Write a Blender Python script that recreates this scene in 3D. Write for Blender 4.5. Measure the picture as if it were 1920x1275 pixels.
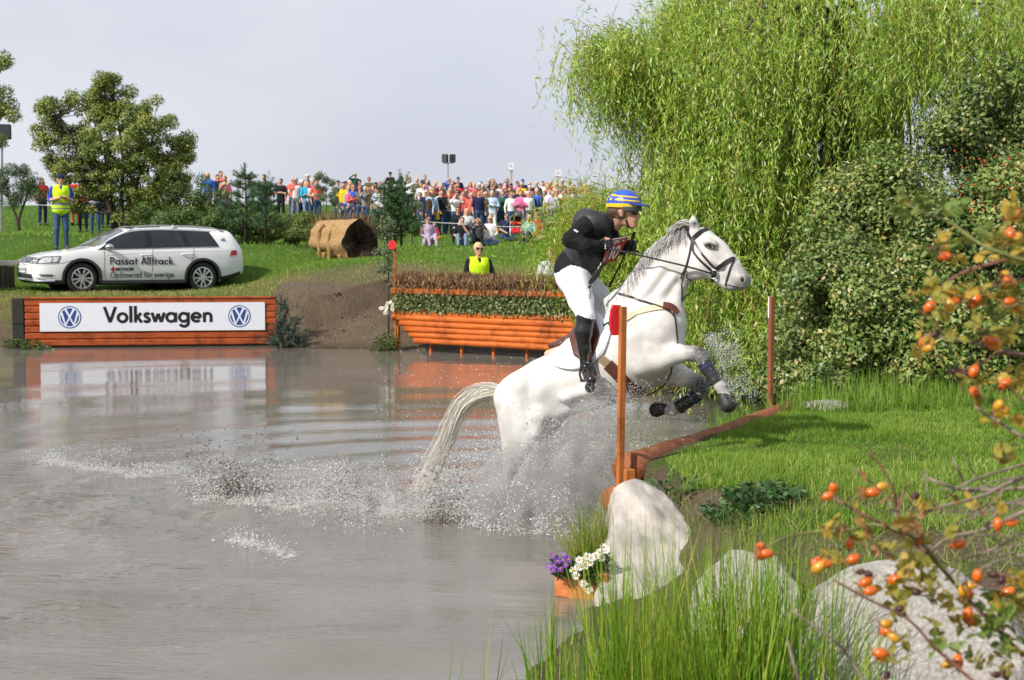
import bpy, bmesh, math, random
import numpy as np
from mathutils import Vector, Matrix
from mathutils.bvhtree import BVHTree
R = math.radians
rng = np.random.default_rng(11)
random.seed(11)
for o in list(bpy.data.objects):
 bpy.data.objects.remove(o)
S = bpy.context.scene
COL = S.collection
# camera
FPX = 2700.0            # focal length in photograph pixels (frame is 1920 wide)
CAM = np.array([0.0, 0.0, 1.87])
PITCH = math.atan((637.5 - 474.0) / FPX)
cd = bpy.data.cameras.new('camera')
cam = bpy.data.objects.new('camera', cd)
COL.objects.link(cam)
cam.location = CAM
cam.rotation_euler = (R(90) - PITCH, 0, 0)
cd.sensor_width = 36.0
cd.lens = 36.0 * FPX / 1920.0
cd.clip_start = 0.05
cd.clip_end = 3000
cd.dof.use_dof = True
cd.dof.focus_distance = 10.0
cd.dof.aperture_fstop = 6.3
S.camera = cam
S.render.resolution_x, S.render.resolution_y = 1024, 680
# sky and sun
SUN_AZ, SUN_EL = R(48), R(38)       # azimuth: to the left of straight behind the camera
TO_SUN = Vector((-math.sin(SUN_AZ) * math.cos(SUN_EL), -math.cos(SUN_AZ) * math.cos(SUN_EL), math.sin(SUN_EL)))
w = bpy.data.worlds.new('World')
S.world = w
w.use_nodes = True
nt = w.node_tree
nt.nodes.clear()
wo = nt.nodes.new('ShaderNodeOutputWorld')
bg = nt.nodes.new('ShaderNodeBackground')
sky = nt.nodes.new('ShaderNodeTexSky')
sky.sky_type = 'NISHITA'
sky.sun_disc = False
sky.sun_elevation = SUN_EL
sky.sun_rotation = math.atan2(TO_SUN.x, TO_SUN.y)
sky.altitude = 0
sky.air_density = 1.0
sky.dust_density = 3.0
sky.ozone_density = 1.5
tc = nt.nodes.new('ShaderNodeTexCoord')
mp = nt.nodes.new('ShaderNodeMapping')
mp.inputs['Scale'].default_value = (1.2, 1.2, 4.0)
nz = nt.nodes.new('ShaderNodeTexNoise')
nz.inputs['Scale'].default_value = 2.2
nz.inputs['Detail'].default_value = 5
nz.inputs['Roughness'].default_value = 0.45
veil = nt.nodes.new('ShaderNodeValToRGB')     # thin high cloud, pale lavender grey
veil.color_ramp.elements[0].position = 0.36
veil.color_ramp.elements[0].color = (6.1, 6.4, 7.3, 1)
veil.color_ramp.elements[1].position = 0.66
veil.color_ramp.elements[1].color = (7.5, 7.7, 8.4, 1)
mx = nt.nodes.new('ShaderNodeMix')
mx.data_type = 'RGBA'
mx.inputs['Factor'].default_value = 0.88
nt.links.new(tc.outputs['Generated'], mp.inputs['Vector'])
nt.links.new(mp.outputs['Vector'], nz.inputs['Vector'])
nt.links.new(nz.outputs['Fac'], veil.inputs['Fac'])
nt.links.new(sky.outputs['Color'], mx.inputs[6])
nt.links.new(veil.outputs['Color'], mx.inputs[7])
nt.links.new(mx.outputs[2], bg.inputs['Color'])
bg.inputs['Strength'].default_value = 0.1
nt.links.new(bg.outputs['Background'], wo.inputs['Surface'])
sl = bpy.data.lights.new('sun', 'SUN')
sl.energy = 5.0
sl.angle = R(0.6)
sl.color = (1.0, 0.95, 0.86)
so = bpy.data.objects.new('sun', sl)
COL.objects.link(so)
so.rotation_euler = TO_SUN.to_track_quat('Z', 'Y').to_euler()
S.view_settings.view_transform = 'Standard'
S.view_settings.look = 'None'
S.view_settings.exposure = 0.16
S.view_settings.gamma = 1.0
S.render.engine = 'CYCLES'
S.cycles.max_bounces = 6
S.cycles.diffuse_bounces = 3
S.cycles.glossy_bounces = 3
S.cycles.transmission_bounces = 4
S.cycles.transparent_max_bounces = 8
S.cycles.use_denoising = True
# pixel <-> world
_cp, _sp = math.cos(PITCH), math.sin(PITCH)
def ray(px, py):
 a = (px - 960.0) / FPX
 b = -(py - 637.5) / FPX
 return np.array([a, _cp + b * _sp, -_sp + b * _cp])
def W(px, py, Y):
 """world point seen at photograph pixel (px, py) at distance Y in front of the camera"""
 r = ray(px, py)
 return CAM + r * (Y / r[1])
def WZ(px, py, z):
 r = ray(px, py)
 return CAM + r * ((z - CAM[2]) / r[2])
def px_of(p):
 d = np.asarray(p) - CAM
 fw = d[1] * _cp - d[2] * _sp
 up = d[1] * _sp + d[2] * _cp
 return 960 + FPX * d[0] / fw, 637.5 - FPX * up / fw
# numpy noise
def _hash(i, j, s):
 n = (i * 374761393 + j * 668265263 + s * 974634777) & 0x7fffffff
 n = ((n ^ (n >> 13)) * 1274126177) & 0x7fffffff
 return ((n ^ (n >> 16)) & 0xffff) / 65535.0
def vnoise(x, y, s=0):
 x = np.asarray(x, float)
 y = np.asarray(y, float)
 i = np.floor(x).astype(np.int64)
 j = np.floor(y).astype(np.int64)
 u = x - i
 v = y - j
 u = u * u * (3 - 2 * u)
 v = v * v * (3 - 2 * v)
 return (_hash(i, j, s) * (1 - u) * (1 - v) + _hash(i + 1, j, s) * u * (1 - v)
   + _hash(i, j + 1, s) * (1 - u) * v + _hash(i + 1, j + 1, s) * u * v)
def fbm(x, y, s=0, oct=4):
 t = 0
 a = 0.5
 for k in range(oct):
  t = t + a * vnoise(np.asarray(x) * 2 ** k, np.asarray(y) * 2 ** k, s + k)
  a *= 0.5
 return t
# materials
_mats = {}
def srgb(r, g, b):
 f = lambda c: (c / 255.0) / 12.92 if c <= 10 else (((c / 255.0) + 0.055) / 1.055) ** 2.4
 return (f(r), f(g), f(b))
def M(name, col, rough=0.6, spec=0.4, var=0.12, scale=8.0, bump=0.0, bscale=40.0, metal=0.0, coat=0.0,
  stretch=None, col2=None, alpha=1.0, sss=0.0, detail=5):
 """a principled material whose colour is broken up by noise in object space"""
 if name in _mats:
  return _mats[name]
 m = bpy.data.materials.new(name)
 m.use_nodes = True
 n = m.node_tree.nodes
 L = m.node_tree.links
 b = n['Principled BSDF']
 b.inputs['Roughness'].default_value = rough
 b.inputs['Specular IOR Level'].default_value = spec
 b.inputs['Metallic'].default_value = metal
 b.inputs['Coat Weight'].default_value = coat
 b.inputs['Coat Roughness'].default_value = 0.08
 if sss:
  b.inputs['Subsurface Weight'].default_value = sss
  b.inputs['Subsurface Radius'].default_value = (0.01, 0.004, 0.002)
 tx = n.new('ShaderNodeTexCoord')
 mpn = n.new('ShaderNodeMapping')
 if stretch:
  mpn.inputs['Scale'].default_value = stretch
 L.new(tx.outputs['Object'], mpn.inputs['Vector'])
 no = n.new('ShaderNodeTexNoise')
 no.inputs['Scale'].default_value = scale
 no.inputs['Detail'].default_value = detail
 no.inputs['Roughness'].default_value = 0.6
 L.new(mpn.outputs['Vector'], no.inputs['Vector'])
 cr = n.new('ShaderNodeValToRGB')
 c2 = col2 if col2 else tuple(min(1, c * (1 + var)) for c in col)
 c1 = col if col2 else tuple(c * (1 - var) for c in col)
 cr.color_ramp.elements[0].position = 0.32
 cr.color_ramp.elements[0].color = (*c1, 1)
 cr.color_ramp.elements[1].position = 0.68
 cr.color_ramp.elements[1].color = (*c2, 1)
 L.new(no.outputs['Fac'], cr.inputs['Fac'])
 L.new(cr.outputs['Color'], b.inputs['Base Color'])
 if bump:
  nb = n.new('ShaderNodeTexNoise')
  nb.inputs['Scale'].default_value = bscale
  nb.inputs['Detail'].default_value = 4
  L.new(mpn.outputs['Vector'], nb.inputs['Vector'])
  bu = n.new('ShaderNodeBump')
  bu.inputs['Strength'].default_value = bump
  bu.inputs['Distance'].default_value = 0.02
  L.new(nb.outputs['Fac'], bu.inputs['Height'])
  L.new(bu.outputs['Normal'], b.inputs['Normal'])
 _mats[name] = m
 return m
def leafmat(name, cols, rough=0.5, trans=0.3, spec=0.35):
 """leaf or blade material: colour picked per leaf from attribute 'rnd', light shining through"""
 if name in _mats:
  return _mats[name]
 m = bpy.data.materials.new(name)
 m.use_nodes = True
 n = m.node_tree.nodes
 L = m.node_tree.links
 b = n['Principled BSDF']
 out = n['Material Output']
 b.inputs['Roughness'].default_value = rough
 b.inputs['Specular IOR Level'].default_value = spec
 at = n.new('ShaderNodeAttribute')
 at.attribute_name = 'rnd'
 cr = n.new('ShaderNodeValToRGB')
 e = cr.color_ramp.elements
 e[0].position = 0
 e[0].color = (*cols[0], 1)
 e[1].position = 1
 e[1].color = (*cols[-1], 1)
 for i, c in enumerate(cols[1:-1]):
  x = e.new((i + 1) / (len(cols) - 1))
  x.color = (*c, 1)
 L.new(at.outputs['Fac'], cr.inputs['Fac'])
 L.new(cr.outputs['Color'], b.inputs['Base Color'])
 tr = n.new('ShaderNodeBsdfTranslucent')
 ms = n.new('ShaderNodeMixShader')
 ms.inputs['Fac'].default_value = trans
 hs = n.new('ShaderNodeHueSaturation')
 hs.inputs['Saturation'].default_value = 1.1
 hs.inputs['Value'].default_value = 1.25
 L.new(cr.outputs['Color'], hs.inputs['Color'])
 L.new(hs.outputs['Color'], tr.inputs['Color'])
 L.new(b.outputs['BSDF'], ms.inputs[1])
 L.new(tr.outputs['BSDF'], ms.inputs[2])
 L.new(ms.outputs['Shader'], out.inputs['Surface'])
 _mats[name] = m
 return m
# objects
def tag(o, label=None, cat=None, group=None, kind=None):
 if label:
  o['label'] = label
 if cat:
  o['category'] = cat
 if group:
  o['group'] = group
 if kind:
  o['kind'] = kind
 return o
def thing(name, loc, label, cat, group=None):
 e = bpy.data.objects.new(name, None)
 e.empty_display_size = 0.1
 COL.objects.link(e)
 e.location = [float(v) for v in loc]
 return tag(e, label, cat, group)
def link(name, me, mats=None, parent=None):
 o = bpy.data.objects.new(name, me)
 COL.objects.link(o)
 if mats is not None:
  for m in (mats if isinstance(mats, (list, tuple)) else [mats]):
   me.materials.append(m)
 if parent is not None:
  o.parent = parent
  if parent.type == 'EMPTY':
   o.matrix_parent_inverse = Matrix.Translation(-parent.location)
 return o
def mesh_np(name, V, F, smooth=False, rnd=None, mi=None, attrs=None):
 """V (n,3); F (m,k) array or list of tuples"""
 me = bpy.data.meshes.new(name)
 V = np.asarray(V, np.float32).reshape(-1, 3)
 if isinstance(F, np.ndarray):
  m, k = F.shape
  me.vertices.add(len(V))
  me.vertices.foreach_set('co', V.ravel())
  me.loops.add(m * k)
  me.loops.foreach_set('vertex_index', F.astype(np.int32).ravel())
  me.polygons.add(m)
  me.polygons.foreach_set('loop_start', np.arange(0, m * k, k, dtype=np.int32))
  me.polygons.foreach_set('loop_total', np.full(m, k, np.int32))
  me.update(calc_edges=True)
 else:
  me.from_pydata(V.tolist(), [], F)
  me.update()
 if smooth:
  me.polygons.foreach_set('use_smooth', np.ones(len(me.polygons), bool))
 if mi is not None:
  me.polygons.foreach_set('material_index', np.asarray(mi, np.int32))
 if rnd is not None:
  a = me.attributes.new('rnd', 'FLOAT', 'POINT')
  a.data.foreach_set('value', np.asarray(rnd, np.float32))
 for kk, vv in (attrs or {}).items():
  a = me.attributes.new(kk, 'FLOAT', 'POINT')
  a.data.foreach_set('value', np.asarray(vv, np.float32))
 return me
def unit(v):
 v = np.asarray(v, float)
 n = np.linalg.norm(v, axis=-1, keepdims=True)
 return v / np.maximum(n, 1e-9)
class MB:
 """collects simple shapes into ONE mesh"""
 def __init__(s):
  s.v = []
  s.f = []
  s.m = []
 def add(s, V, F, mi=0):
  o = len(s.v)
  s.v.extend([tuple(map(float, p)) for p in V])
  s.f.extend([tuple(int(i) + o for i in f) for f in F])
  s.m.extend([mi] * len(F))
  return s
 def box(s, c, size, X=(1, 0, 0), Z=(0, 0, 1), bev=0.0, mi=0):
  c = np.asarray(c, float)
  X = unit(X)
  Z = unit(np.asarray(Z, float) - X * np.dot(Z, X))
  Y = np.cross(Z, X)
  hx, hy, hz = [q / 2 for q in size]
  b = min(bev, hx * .8, hy * .8, hz * .8)
  if b <= 0:
   V = [c + X * a * hx + Y * q * hy + Z * e * hz for e in (-1, 1) for q in (-1, 1) for a in (-1, 1)]
   F = [(0, 2, 3, 1), (4, 5, 7, 6), (0, 1, 5, 4), (2, 6, 7, 3), (0, 4, 6, 2), (1, 3, 7, 5)]
   return s.add(V, F, mi)
  ring = lambda x, k: [c + X * x + Y * (y * (hy - k[1])) + Z * (z * (hz - k[1])) + Y * yy + Z * zz
        for (y, z, yy, zz) in ((-1, -1, 0, 0),)]
  pts = []
  for x, sh in ((-hx, b), (-hx + b, 0), (hx - b, 0), (hx, b)):
   yy, zz = hy - sh, hz - sh
   k = b
   loop = [(-yy + k, -zz), (yy - k, -zz), (yy, -zz + k), (yy, zz - k), (yy - k, zz), (-yy + k, zz), (-yy, zz - k), (-yy, -zz + k)]
   if sh:
    loop = [(-yy, -zz), (yy, -zz), (yy, -zz), (yy, zz), (yy, zz), (-yy, zz), (-yy, zz), (-yy, -zz)]
    e = k * .3
    loop = [(-yy + e, -zz), (yy - e, -zz), (yy, -zz + e), (yy, zz - e), (yy - e, zz), (-yy + e, zz), (-yy, zz - e), (-yy, -zz + e)]
   pts.append([c + X * x + Y * u + Z * v for u, v in loop])
  V = [p for r_ in pts for p in r_]
  F = []
  for i in range(3):
   for j in range(8):
    a, d = i * 8 + j, i * 8 + (j + 1) % 8
    F.append((a, d, d + 8, a + 8))
  F.append(tuple(reversed(range(8))))
  F.append(tuple(range(24, 32)))
  return s.add(V, F, mi)
 def tube(s, P, r, n=8, caps=True, mi=0, flat=None, jitter=0.0):
  P = [np.asarray(p, float) for p in P]
  m = len(P)
  r = [r] * m if np.isscalar(r) else list(r)
  V = []
  up = None
  for i in range(m):
   t = unit(P[min(i + 1, m - 1)] - P[max(i - 1, 0)])
   if up is None:
    a = np.array([0, 0, 1.0]) if abs(t[2]) < 0.9 else np.array([1.0, 0, 0])
    up = unit(a - t * np.dot(a, t))
   else:
    up = unit(up - t * np.dot(up, t))
   sd = np.cross(t, up)
   for k in range(n):
    a = 2 * math.pi * k / n
    rr = r[i] * (1 + (random.uniform(-jitter, jitter) if jitter else 0))
    V.append(P[i] + (up * math.cos(a) + sd * math.sin(a)) * rr)
  F = []
  for i in range(m - 1):
   for k in range(n):
    F.append((i * n + k, i * n + (k + 1) % n, (i + 1) * n + (k + 1) % n, (i + 1) * n + k))
  if caps:
   F.append(tuple(reversed(range(n))))
   F.append(tuple(range((m - 1) * n, m * n)))
  return s.add(V, F, mi)
 def strap(s, P, N, width, th, mi=0):
  """flat band along P, its face turned to N"""
  P = np.asarray(P, float)
  m = len(P)
  N = np.broadcast_to(np.asarray(N, float), P.shape)
  wd = [width] * m if np.isscalar(width) else width
  V = []
  for i in range(m):
   t = unit(P[min(i + 1, m - 1)] - P[max(i - 1, 0)])
   nn = unit(N[i] - t * np.dot(N[i], t))
   sd = np.cross(t, nn)
   for a, b in ((-1, 0), (-.85, 1), (.85, 1), (1, 0), (.8, -1), (-.8, -1)):
    V.append(P[i] + sd * a * wd[i] / 2 + nn * b * th / 2)
  F = []
  for i in range(m - 1):
   for k in range(6):
    F.append((i * 6 + k, i * 6 + (k + 1) % 6, (i + 1) * 6 + (k + 1) % 6, (i + 1) * 6 + k))
  F.append(tuple(reversed(range(6))))
  F.append(tuple(range((m - 1) * 6, m * 6)))
  return s.add(V, F, mi)
 def prism(s, poly, o, X, Y, depth, mi=0):
  """polygon (list of 2-D points) in the plane o+X,Y, pushed along X x Y by depth"""
  o = np.asarray(o, float)
  X = unit(X)
  Y = unit(Y)
  Z = np.cross(X, Y)
  n = len(poly)
  V = [o + X * a + Y * b for a, b in poly] + [o + X * a + Y * b + Z * depth for a, b in poly]
  F = [tuple(reversed(range(n))), tuple(range(n, 2 * n))]
  F += [(i, (i + 1) % n, n + (i + 1) % n, n + i) for i in range(n)]
  return s.add(V, F, mi)
 def ell(s, c, rad, X=(1, 0, 0), Z=(0, 0, 1), nu=12, nv=7, mi=0):
  c = np.asarray(c, float)
  X = unit(X)
  Z = unit(np.asarray(Z, float) - X * np.dot(Z, X))
  Y = np.cross(Z, X)
  V = [c - Z * rad[2]]
  for j in range(1, nv):
   ph = -math.pi / 2 + math.pi * j / nv
   for i in range(nu):
    th = 2 * math.pi * i / nu
    V.append(c + X * rad[0] * math.cos(ph) * math.cos(th) + Y * rad[1] * math.cos(ph) * math.sin(th) + Z * rad[2] * math.sin(ph))
  V.append(c + Z * rad[2])
  F = []
  for i in range(nu):
   F.append((0, 1 + (i + 1) % nu, 1 + i))
   F.append((len(V) - 1, 1 + (nv - 2) * nu + i, 1 + (nv - 2) * nu + (i + 1) % nu))
  for j in range(nv - 2):
   for i in range(nu):
    a = 1 + j * nu + i
    b = 1 + j * nu + (i + 1) % nu
    F.append((a, b, b + nu, a + nu))
  return s.add(V, F, mi)
 def mesh(s, name, smooth=False):
  me = bpy.data.meshes.new(name)
  me.from_pydata(s.v, [], s.f)
  me.polygons.foreach_set('material_index', s.m)
  if smooth:
   me.polygons.foreach_set('use_smooth', [True] * len(me.polygons))
  me.update()
  return me
 def build(s, name, mats, parent=None, smooth=False):
  return link(name, s.mesh(name, smooth), mats, parent)
def spline(P, n):
 """Catmull-Rom through P, n points"""
 P = np.asarray(P, float)
 if len(P) == 2:
  return P[0] + (P[1] - P[0]) * np.linspace(0, 1, n)[:, None]
 Q = np.vstack([2 * P[0] - P[1], P, 2 * P[-1] - P[-2]])
 t = np.linspace(0, len(P) - 1 - 1e-9, n)
 i = t.astype(int)
 u = (t - i)[:, None]
 a, b, c, d = Q[i], Q[i + 1], Q[i + 2], Q[i + 3]
 return 0.5 * (2 * b + (c - a) * u + (2 * a - 5 * b + 4 * c - d) * u ** 2 + (3 * b - a - 3 * c + d) * u ** 3)
# implicit bodies (smooth union, surface nets)
def cap(a, b, ra, rb, k=0.03, t=0, w=None, ax=(0, 1, 0)):
 """tapered capsule; w squashes it (<1) or widens it (>1) along ax"""
 return ('c', np.asarray(a, float), np.asarray(b, float), ra, rb, k, t, w, unit(ax))
def elp(c, r, k=0.03, t=0, Rm=None):
 return ('e', np.asarray(c, float), np.asarray(r, float), Rm, None, k, t, None, None)
def prim_d(p, q):
 if q[0] == 'c':
  _, a, b, ra, rb, k, t, w_, ax = q
  ba = b - a
  L2 = max(float(ba @ ba), 1e-12)
  h = np.clip(((p - a) @ ba) / L2, 0, 1)
  v = p - a - h[..., None] * ba
  if w_ is not None:
   dv = v @ ax
   v = v + (dv * (1.0 / w_ - 1.0))[..., None] * ax
  d = np.sqrt((v * v).sum(-1)) - (ra + (rb - ra) * h)
  return d * (min(1.0, w_) if w_ else 1.0)
 _, c, r, Rm = q[:4]
 v = p - c
 if Rm is not None:
  v = v @ Rm
 k0 = np.sqrt(((v / r) ** 2).sum(-1))
 k1 = np.sqrt(((v / r ** 2) ** 2).sum(-1))
 return k0 * (k0 - 1) / np.maximum(k1, 1e-9)
def prim_box(q):
 if q[0] == 'c':
  r = max(q[3], q[4]) * max(1.0, q[7] or 1.0)
  return np.minimum(q[1], q[2]) - r, np.maximum(q[1], q[2]) + r
 r = q[2].max() if q[3] is not None else q[2]
 return q[1] - r, q[1] + r
def sdf_body(prims, h):
 """one continuous surface round all primitives; returns V, F(quads), tag per face"""
 lo = np.min([prim_box(q)[0] for q in prims], 0) - 4 * h
 hi = np.max([prim_box(q)[1] for q in prims], 0) + 4 * h
 n = np.ceil((hi - lo) / h).astype(int) + 1
 D = np.full(n, 9.0, np.float32)
 axs = [lo[i] + h * np.arange(n[i]) for i in range(3)]
 for q in prims:
  pad = abs(q[5]) + 3 * h
  a, b = prim_box(q)
  i0 = np.clip(((a - pad - lo) / h).astype(int), 0, n - 1)
  i1 = np.clip(((b + pad - lo) / h).astype(int) + 2, 1, n)
  sl_ = tuple(slice(i0[i], i1[i]) for i in range(3))
  g = np.stack(np.meshgrid(*[axs[i][sl_[i]] for i in range(3)], indexing='ij'), -1)
  d = prim_d(g, q).astype(np.float32)
  o = D[sl_]
  k = abs(q[5])
  if q[5] < 0:      # carve
   D[sl_] = np.maximum(o, -d)
  else:
   hh = np.clip(0.5 + 0.5 * (o - d) / k, 0, 1)
   D[sl_] = o + (d - o) * hh - k * hh * (1 - hh)
 s = D < 0
 c = [s[x:n[0] - 1 + x, y:n[1] - 1 + y, z:n[2] - 1 + z] for x in (0, 1) for y in (0, 1) for z in (0, 1)]
 allin = np.logical_and.reduce(c)
 anyin = np.logical_or.reduce(c)
 act = anyin & ~allin
 I = np.argwhere(act)
 idx = np.full(act.shape, -1, np.int64)
 idx[act] = np.arange(len(I))
 acc = np.zeros((len(I), 3))
 cnt = np.zeros(len(I))
 for axis in range(3):
  o1, o2 = [(1, 2), (0, 2), (0, 1)][axis]
  for u in (0, 1):
   for v in (0, 1):
    c0 = np.zeros(3, int)
    c0[o1], c0[o2] = u, v
    c1 = c0.copy()
    c1[axis] = 1
    p0 = I + c0
    p1 = I + c1
    v0 = D[p0[:, 0], p0[:, 1], p0[:, 2]].astype(float)
    v1 = D[p1[:, 0], p1[:, 1], p1[:, 2]].astype(float)
    m = (v0 < 0) != (v1 < 0)
    t = np.where(m, v0 / np.where(m, v0 - v1, 1), 0)
    pos = p0 + t[:, None] * (c1 - c0)
    acc[m] += pos[m]
    cnt[m] += 1
 V = lo + h * acc / np.maximum(cnt, 1)[:, None]
 F = []
 for axis in range(3):
  o1, o2 = [(1, 2), (2, 0), (0, 1)][axis]
  a = [slice(None)] * 3
  b = [slice(None)] * 3
  a[axis] = slice(0, -1)
  b[axis] = slice(1, None)
  s0, s1 = s[tuple(a)], s[tuple(b)]
  E = np.argwhere(s0 != s1)
  E = E[(E[:, o1] > 0) & (E[:, o2] > 0) & (E[:, o1] < n[o1] - 1) & (E[:, o2] < n[o2] - 1)]
  inside = s[E[:, 0], E[:, 1], E[:, 2]]
  q = []
  for d1, d2 in ((-1, -1), (0, -1), (0, 0), (-1, 0)):
   e = E.copy()
   e[:, o1] += d1
   e[:, o2] += d2
   q.append(idx[e[:, 0], e[:, 1], e[:, 2]])
  q = np.stack(q, 1)
  q[~inside] = q[~inside][:, ::-1]
  F.append(q)
 F = np.concatenate(F)
 C = V[F].mean(1)
 best = np.full(len(C), 1e9)
 tg = np.zeros(len(C), int)
 for q in prims:
  if q[5] < 0:
   continue
  d = prim_d(C, q)
  m = d < best
  best[m] = d[m]
  tg[m] = q[6]
 return V, F, tg
# foliage
def leaves(name, P, D, Ln, Wd, mat, parent=None, rnd=None, fold=0.25, kind='stuff', seed=1, nrm=None):
 """many leaf faces: P base points, D directions (unit), lengths, widths"""
 g = np.random.default_rng(seed)
 n = len(P)
 P = np.asarray(P, float)
 D = unit(D)
 Ln = np.broadcast_to(Ln, (n,))[:, None]
 Wd = np.broadcast_to(Wd, (n,))[:, None]
 a = unit(g.normal(size=(n, 3))) if nrm is None else unit(nrm)
 S_ = unit(np.cross(D, a))
 N = np.cross(S_, D)
 mid = P + D * Ln * 0.45
 V = np.stack([P, mid + S_ * Wd * .5 + N * Wd * fold, P + D * Ln, mid - S_ * Wd * .5 + N * Wd * fold], 1).reshape(-1, 3)
 F = np.arange(4 * n).reshape(n, 4)
 if rnd is None:
  rnd = g.random(n)
 me = mesh_np(name, V, F, rnd=np.repeat(rnd, 4))
 o = link(name, me, mat, parent)
 if kind:
  o['kind'] = kind
 return o
def blades(name, P, H, Wd, mat, lean=0.3, parent=None, rnd=None, seed=2, kind='stuff', dirs=None, curve=0.35):
 """grass blades: tapered, bent strips of 3 faces"""
 g = np.random.default_rng(seed)
 n = len(P)
 P = np.asarray(P, float)
 H = np.broadcast_to(H, (n,)).astype(float)
 Wd = np.broadcast_to(Wd, (n,)).astype(float)
 th = g.random(n) * 2 * math.pi
 S_ = np.stack([np.cos(th), np.sin(th), np.zeros(n)], 1)
 if dirs is None:
  ph = g.random(n) * 2 * math.pi
  l = np.abs(g.normal(0, lean, n))
  B = np.stack([np.cos(ph) * l, np.sin(ph) * l, np.zeros(n)], 1)
 else:
  B = dirs
 up = np.array([0, 0, 1.0])
 rows = []
 for t, wf in ((0, 1.0), (0.4, 0.85), (0.75, 0.55)):
  c = P + up * (H * t)[:, None] * (1 - 0.15 * t) + B * (H * (t * (1 - curve) + curve * t * t))[:, None]
  rows += [c - S_ * (Wd * wf / 2)[:, None], c + S_ * (Wd * wf / 2)[:, None]]
 l2 = np.linalg.norm(B, axis=1)
 tip = P + up * (H * (1 - 0.25 * np.minimum(l2, 1.2)))[:, None] + B * H[:, None]
 rows.append(tip)
 V = np.stack(rows, 1).reshape(-1, 3)
 b = np.arange(n)[:, None] * 7
 q = np.concatenate([b + np.array([[0, 1, 3, 2]]), b + np.array([[2, 3, 5, 4]]), b + np.array([[4, 5, 6, 6]])], 0)
 me = bpy.data.meshes.new(name)
 me.vertices.add(len(V))
 me.vertices.foreach_set('co', V.astype(np.float32).ravel())
 q2 = q[:2 * n]
 t3 = q[2 * n:, :3]
 me.loops.add(8 * n + 3 * n)
 me.loops.foreach_set('vertex_index', np.concatenate([q2.ravel(), t3.ravel()]).astype(np.int32))
 me.polygons.add(3 * n)
 me.polygons.foreach_set('loop_start', np.concatenate([np.arange(2 * n) * 4, 8 * n + np.arange(n) * 3]).astype(np.int32))
 me.polygons.foreach_set('loop_total', np.concatenate([np.full(2 * n, 4), np.full(n, 3)]).astype(np.int32))
 me.update(calc_edges=True)
 if rnd is None:
  rnd = g.random(n)
 at = me.attributes.new('rnd', 'FLOAT', 'POINT')
 at.data.foreach_set('value', np.repeat(np.asarray(rnd, np.float32), 7))
 me.polygons.foreach_set('use_smooth', np.ones(3 * n, bool))
 o = link(name, me, mat, parent)
 if kind:
  o['kind'] = kind
 return o
def strips(name, curves, w0, mat, parent=None, rnd=None, kind=None, taper=0.25):
 """hair-like flat strips: curves (n, m, 3)"""
 C = np.asarray(curves, float)
 n, m, _ = C.shape
 T = np.gradient(C, axis=1)
 sd = unit(np.cross(T, rng.normal(0, 1, (n, 1, 3))))
 prof = (1 - (1 - taper) * np.linspace(0, 1, m) ** 1.5)[None, :, None]
 w0 = np.broadcast_to(w0, (n,))[:, None, None]
 A = C - sd * w0 * prof / 2
 B = C + sd * w0 * prof / 2
 V = np.stack([A, B], 2).reshape(-1, 3)
 b = (np.arange(n)[:, None] * m + np.arange(m - 1)[None]).ravel() * 2
 F = np.stack([b, b + 1, b + 3, b + 2], 1)
 if rnd is None:
  rnd = rng.random(n)
 me = mesh_np(name, V, F, smooth=True, rnd=np.repeat(rnd, 2 * m))
 o = link(name, me, mat, parent)
 if kind:
  o['kind'] = kind
 return o
# == ground, pond
CAR_F, CAR_R = W(154, 549, 32.4), W(380, 549, 33.9)      # tyre contacts of the parked car
CAR_Z = float((CAR_F[2] + CAR_R[2]) / 2) - .012
POND = np.array([
 (-40, 27, .5), (-12, 28.4, .35), (-10.2, 28.5, .28), (-9.6, 28.0, .22), (-9.1, 28.2, .2), (-8.9, 28.9, 6), (-4.75, 29.35, 6), (-4.6, 28.6, .55),
 (-3.9, 28.0, .45), (-2.3, 27.75, .42), (-1.35, 27.5, .22), (-1.0, 27.9, .8), (1.5, 25.6, .9), (2.0, 22, .8),
 (1.75, 19.2, .6), (3.2, 18.2, .6), (3.4, 15, 1.0), (2.62, 13.15, 5), (2.30, 12.65, 9), (0.80, 9.42, 9), (0.86, 8.75, 2.5),
 (0.66, 8.2, .8), (0.48, 7.85, .3), (0.30, 7.45, .22), (0.22, 6.9, .2), (0.05, 6.2, .25), (-0.25, 5.2, .3), (-1.2, 3.6, .3), (-6, 2.2, .3), (-40, 2, .3)])
_cp3 = [(*W(a, b, c),) for a, b, c in [
 (154, 549, 32.4), (380, 549, 33.9), (47, 560, 29.2), (500, 560, 29.4), (-150, 545, 31), (270, 551, 30.8),
 (60, 468, 37.2), (113, 463, 37.5), (300, 466, 38), (0, 445, 42), (177, 441, 49), (155, 431, 55), (80, 398, 64), (20, 398, 62), (350, 448, 43),
 (520, 505, 33), (600, 505, 32.0), (700, 502, 31.5), (640, 488, 36), (760, 500, 31.5), (900, 506, 32), (1100, 508, 32), (560, 462, 42), (480, 470, 38),
 (780, 452, 57), (900, 457, 56), (1050, 449, 57), (650, 449, 57), (574, 433, 58), (450, 424, 58), (850, 423, 68), (1000, 421, 68), (700, 422, 68), (560, 408, 66), (420, 400, 64),
 (420, 385, 75), (650, 388, 77), (850, 388, 78), (1050, 388, 78), (1300, 388, 78), (1300, 430, 56), (250, 386, 72)]]
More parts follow.
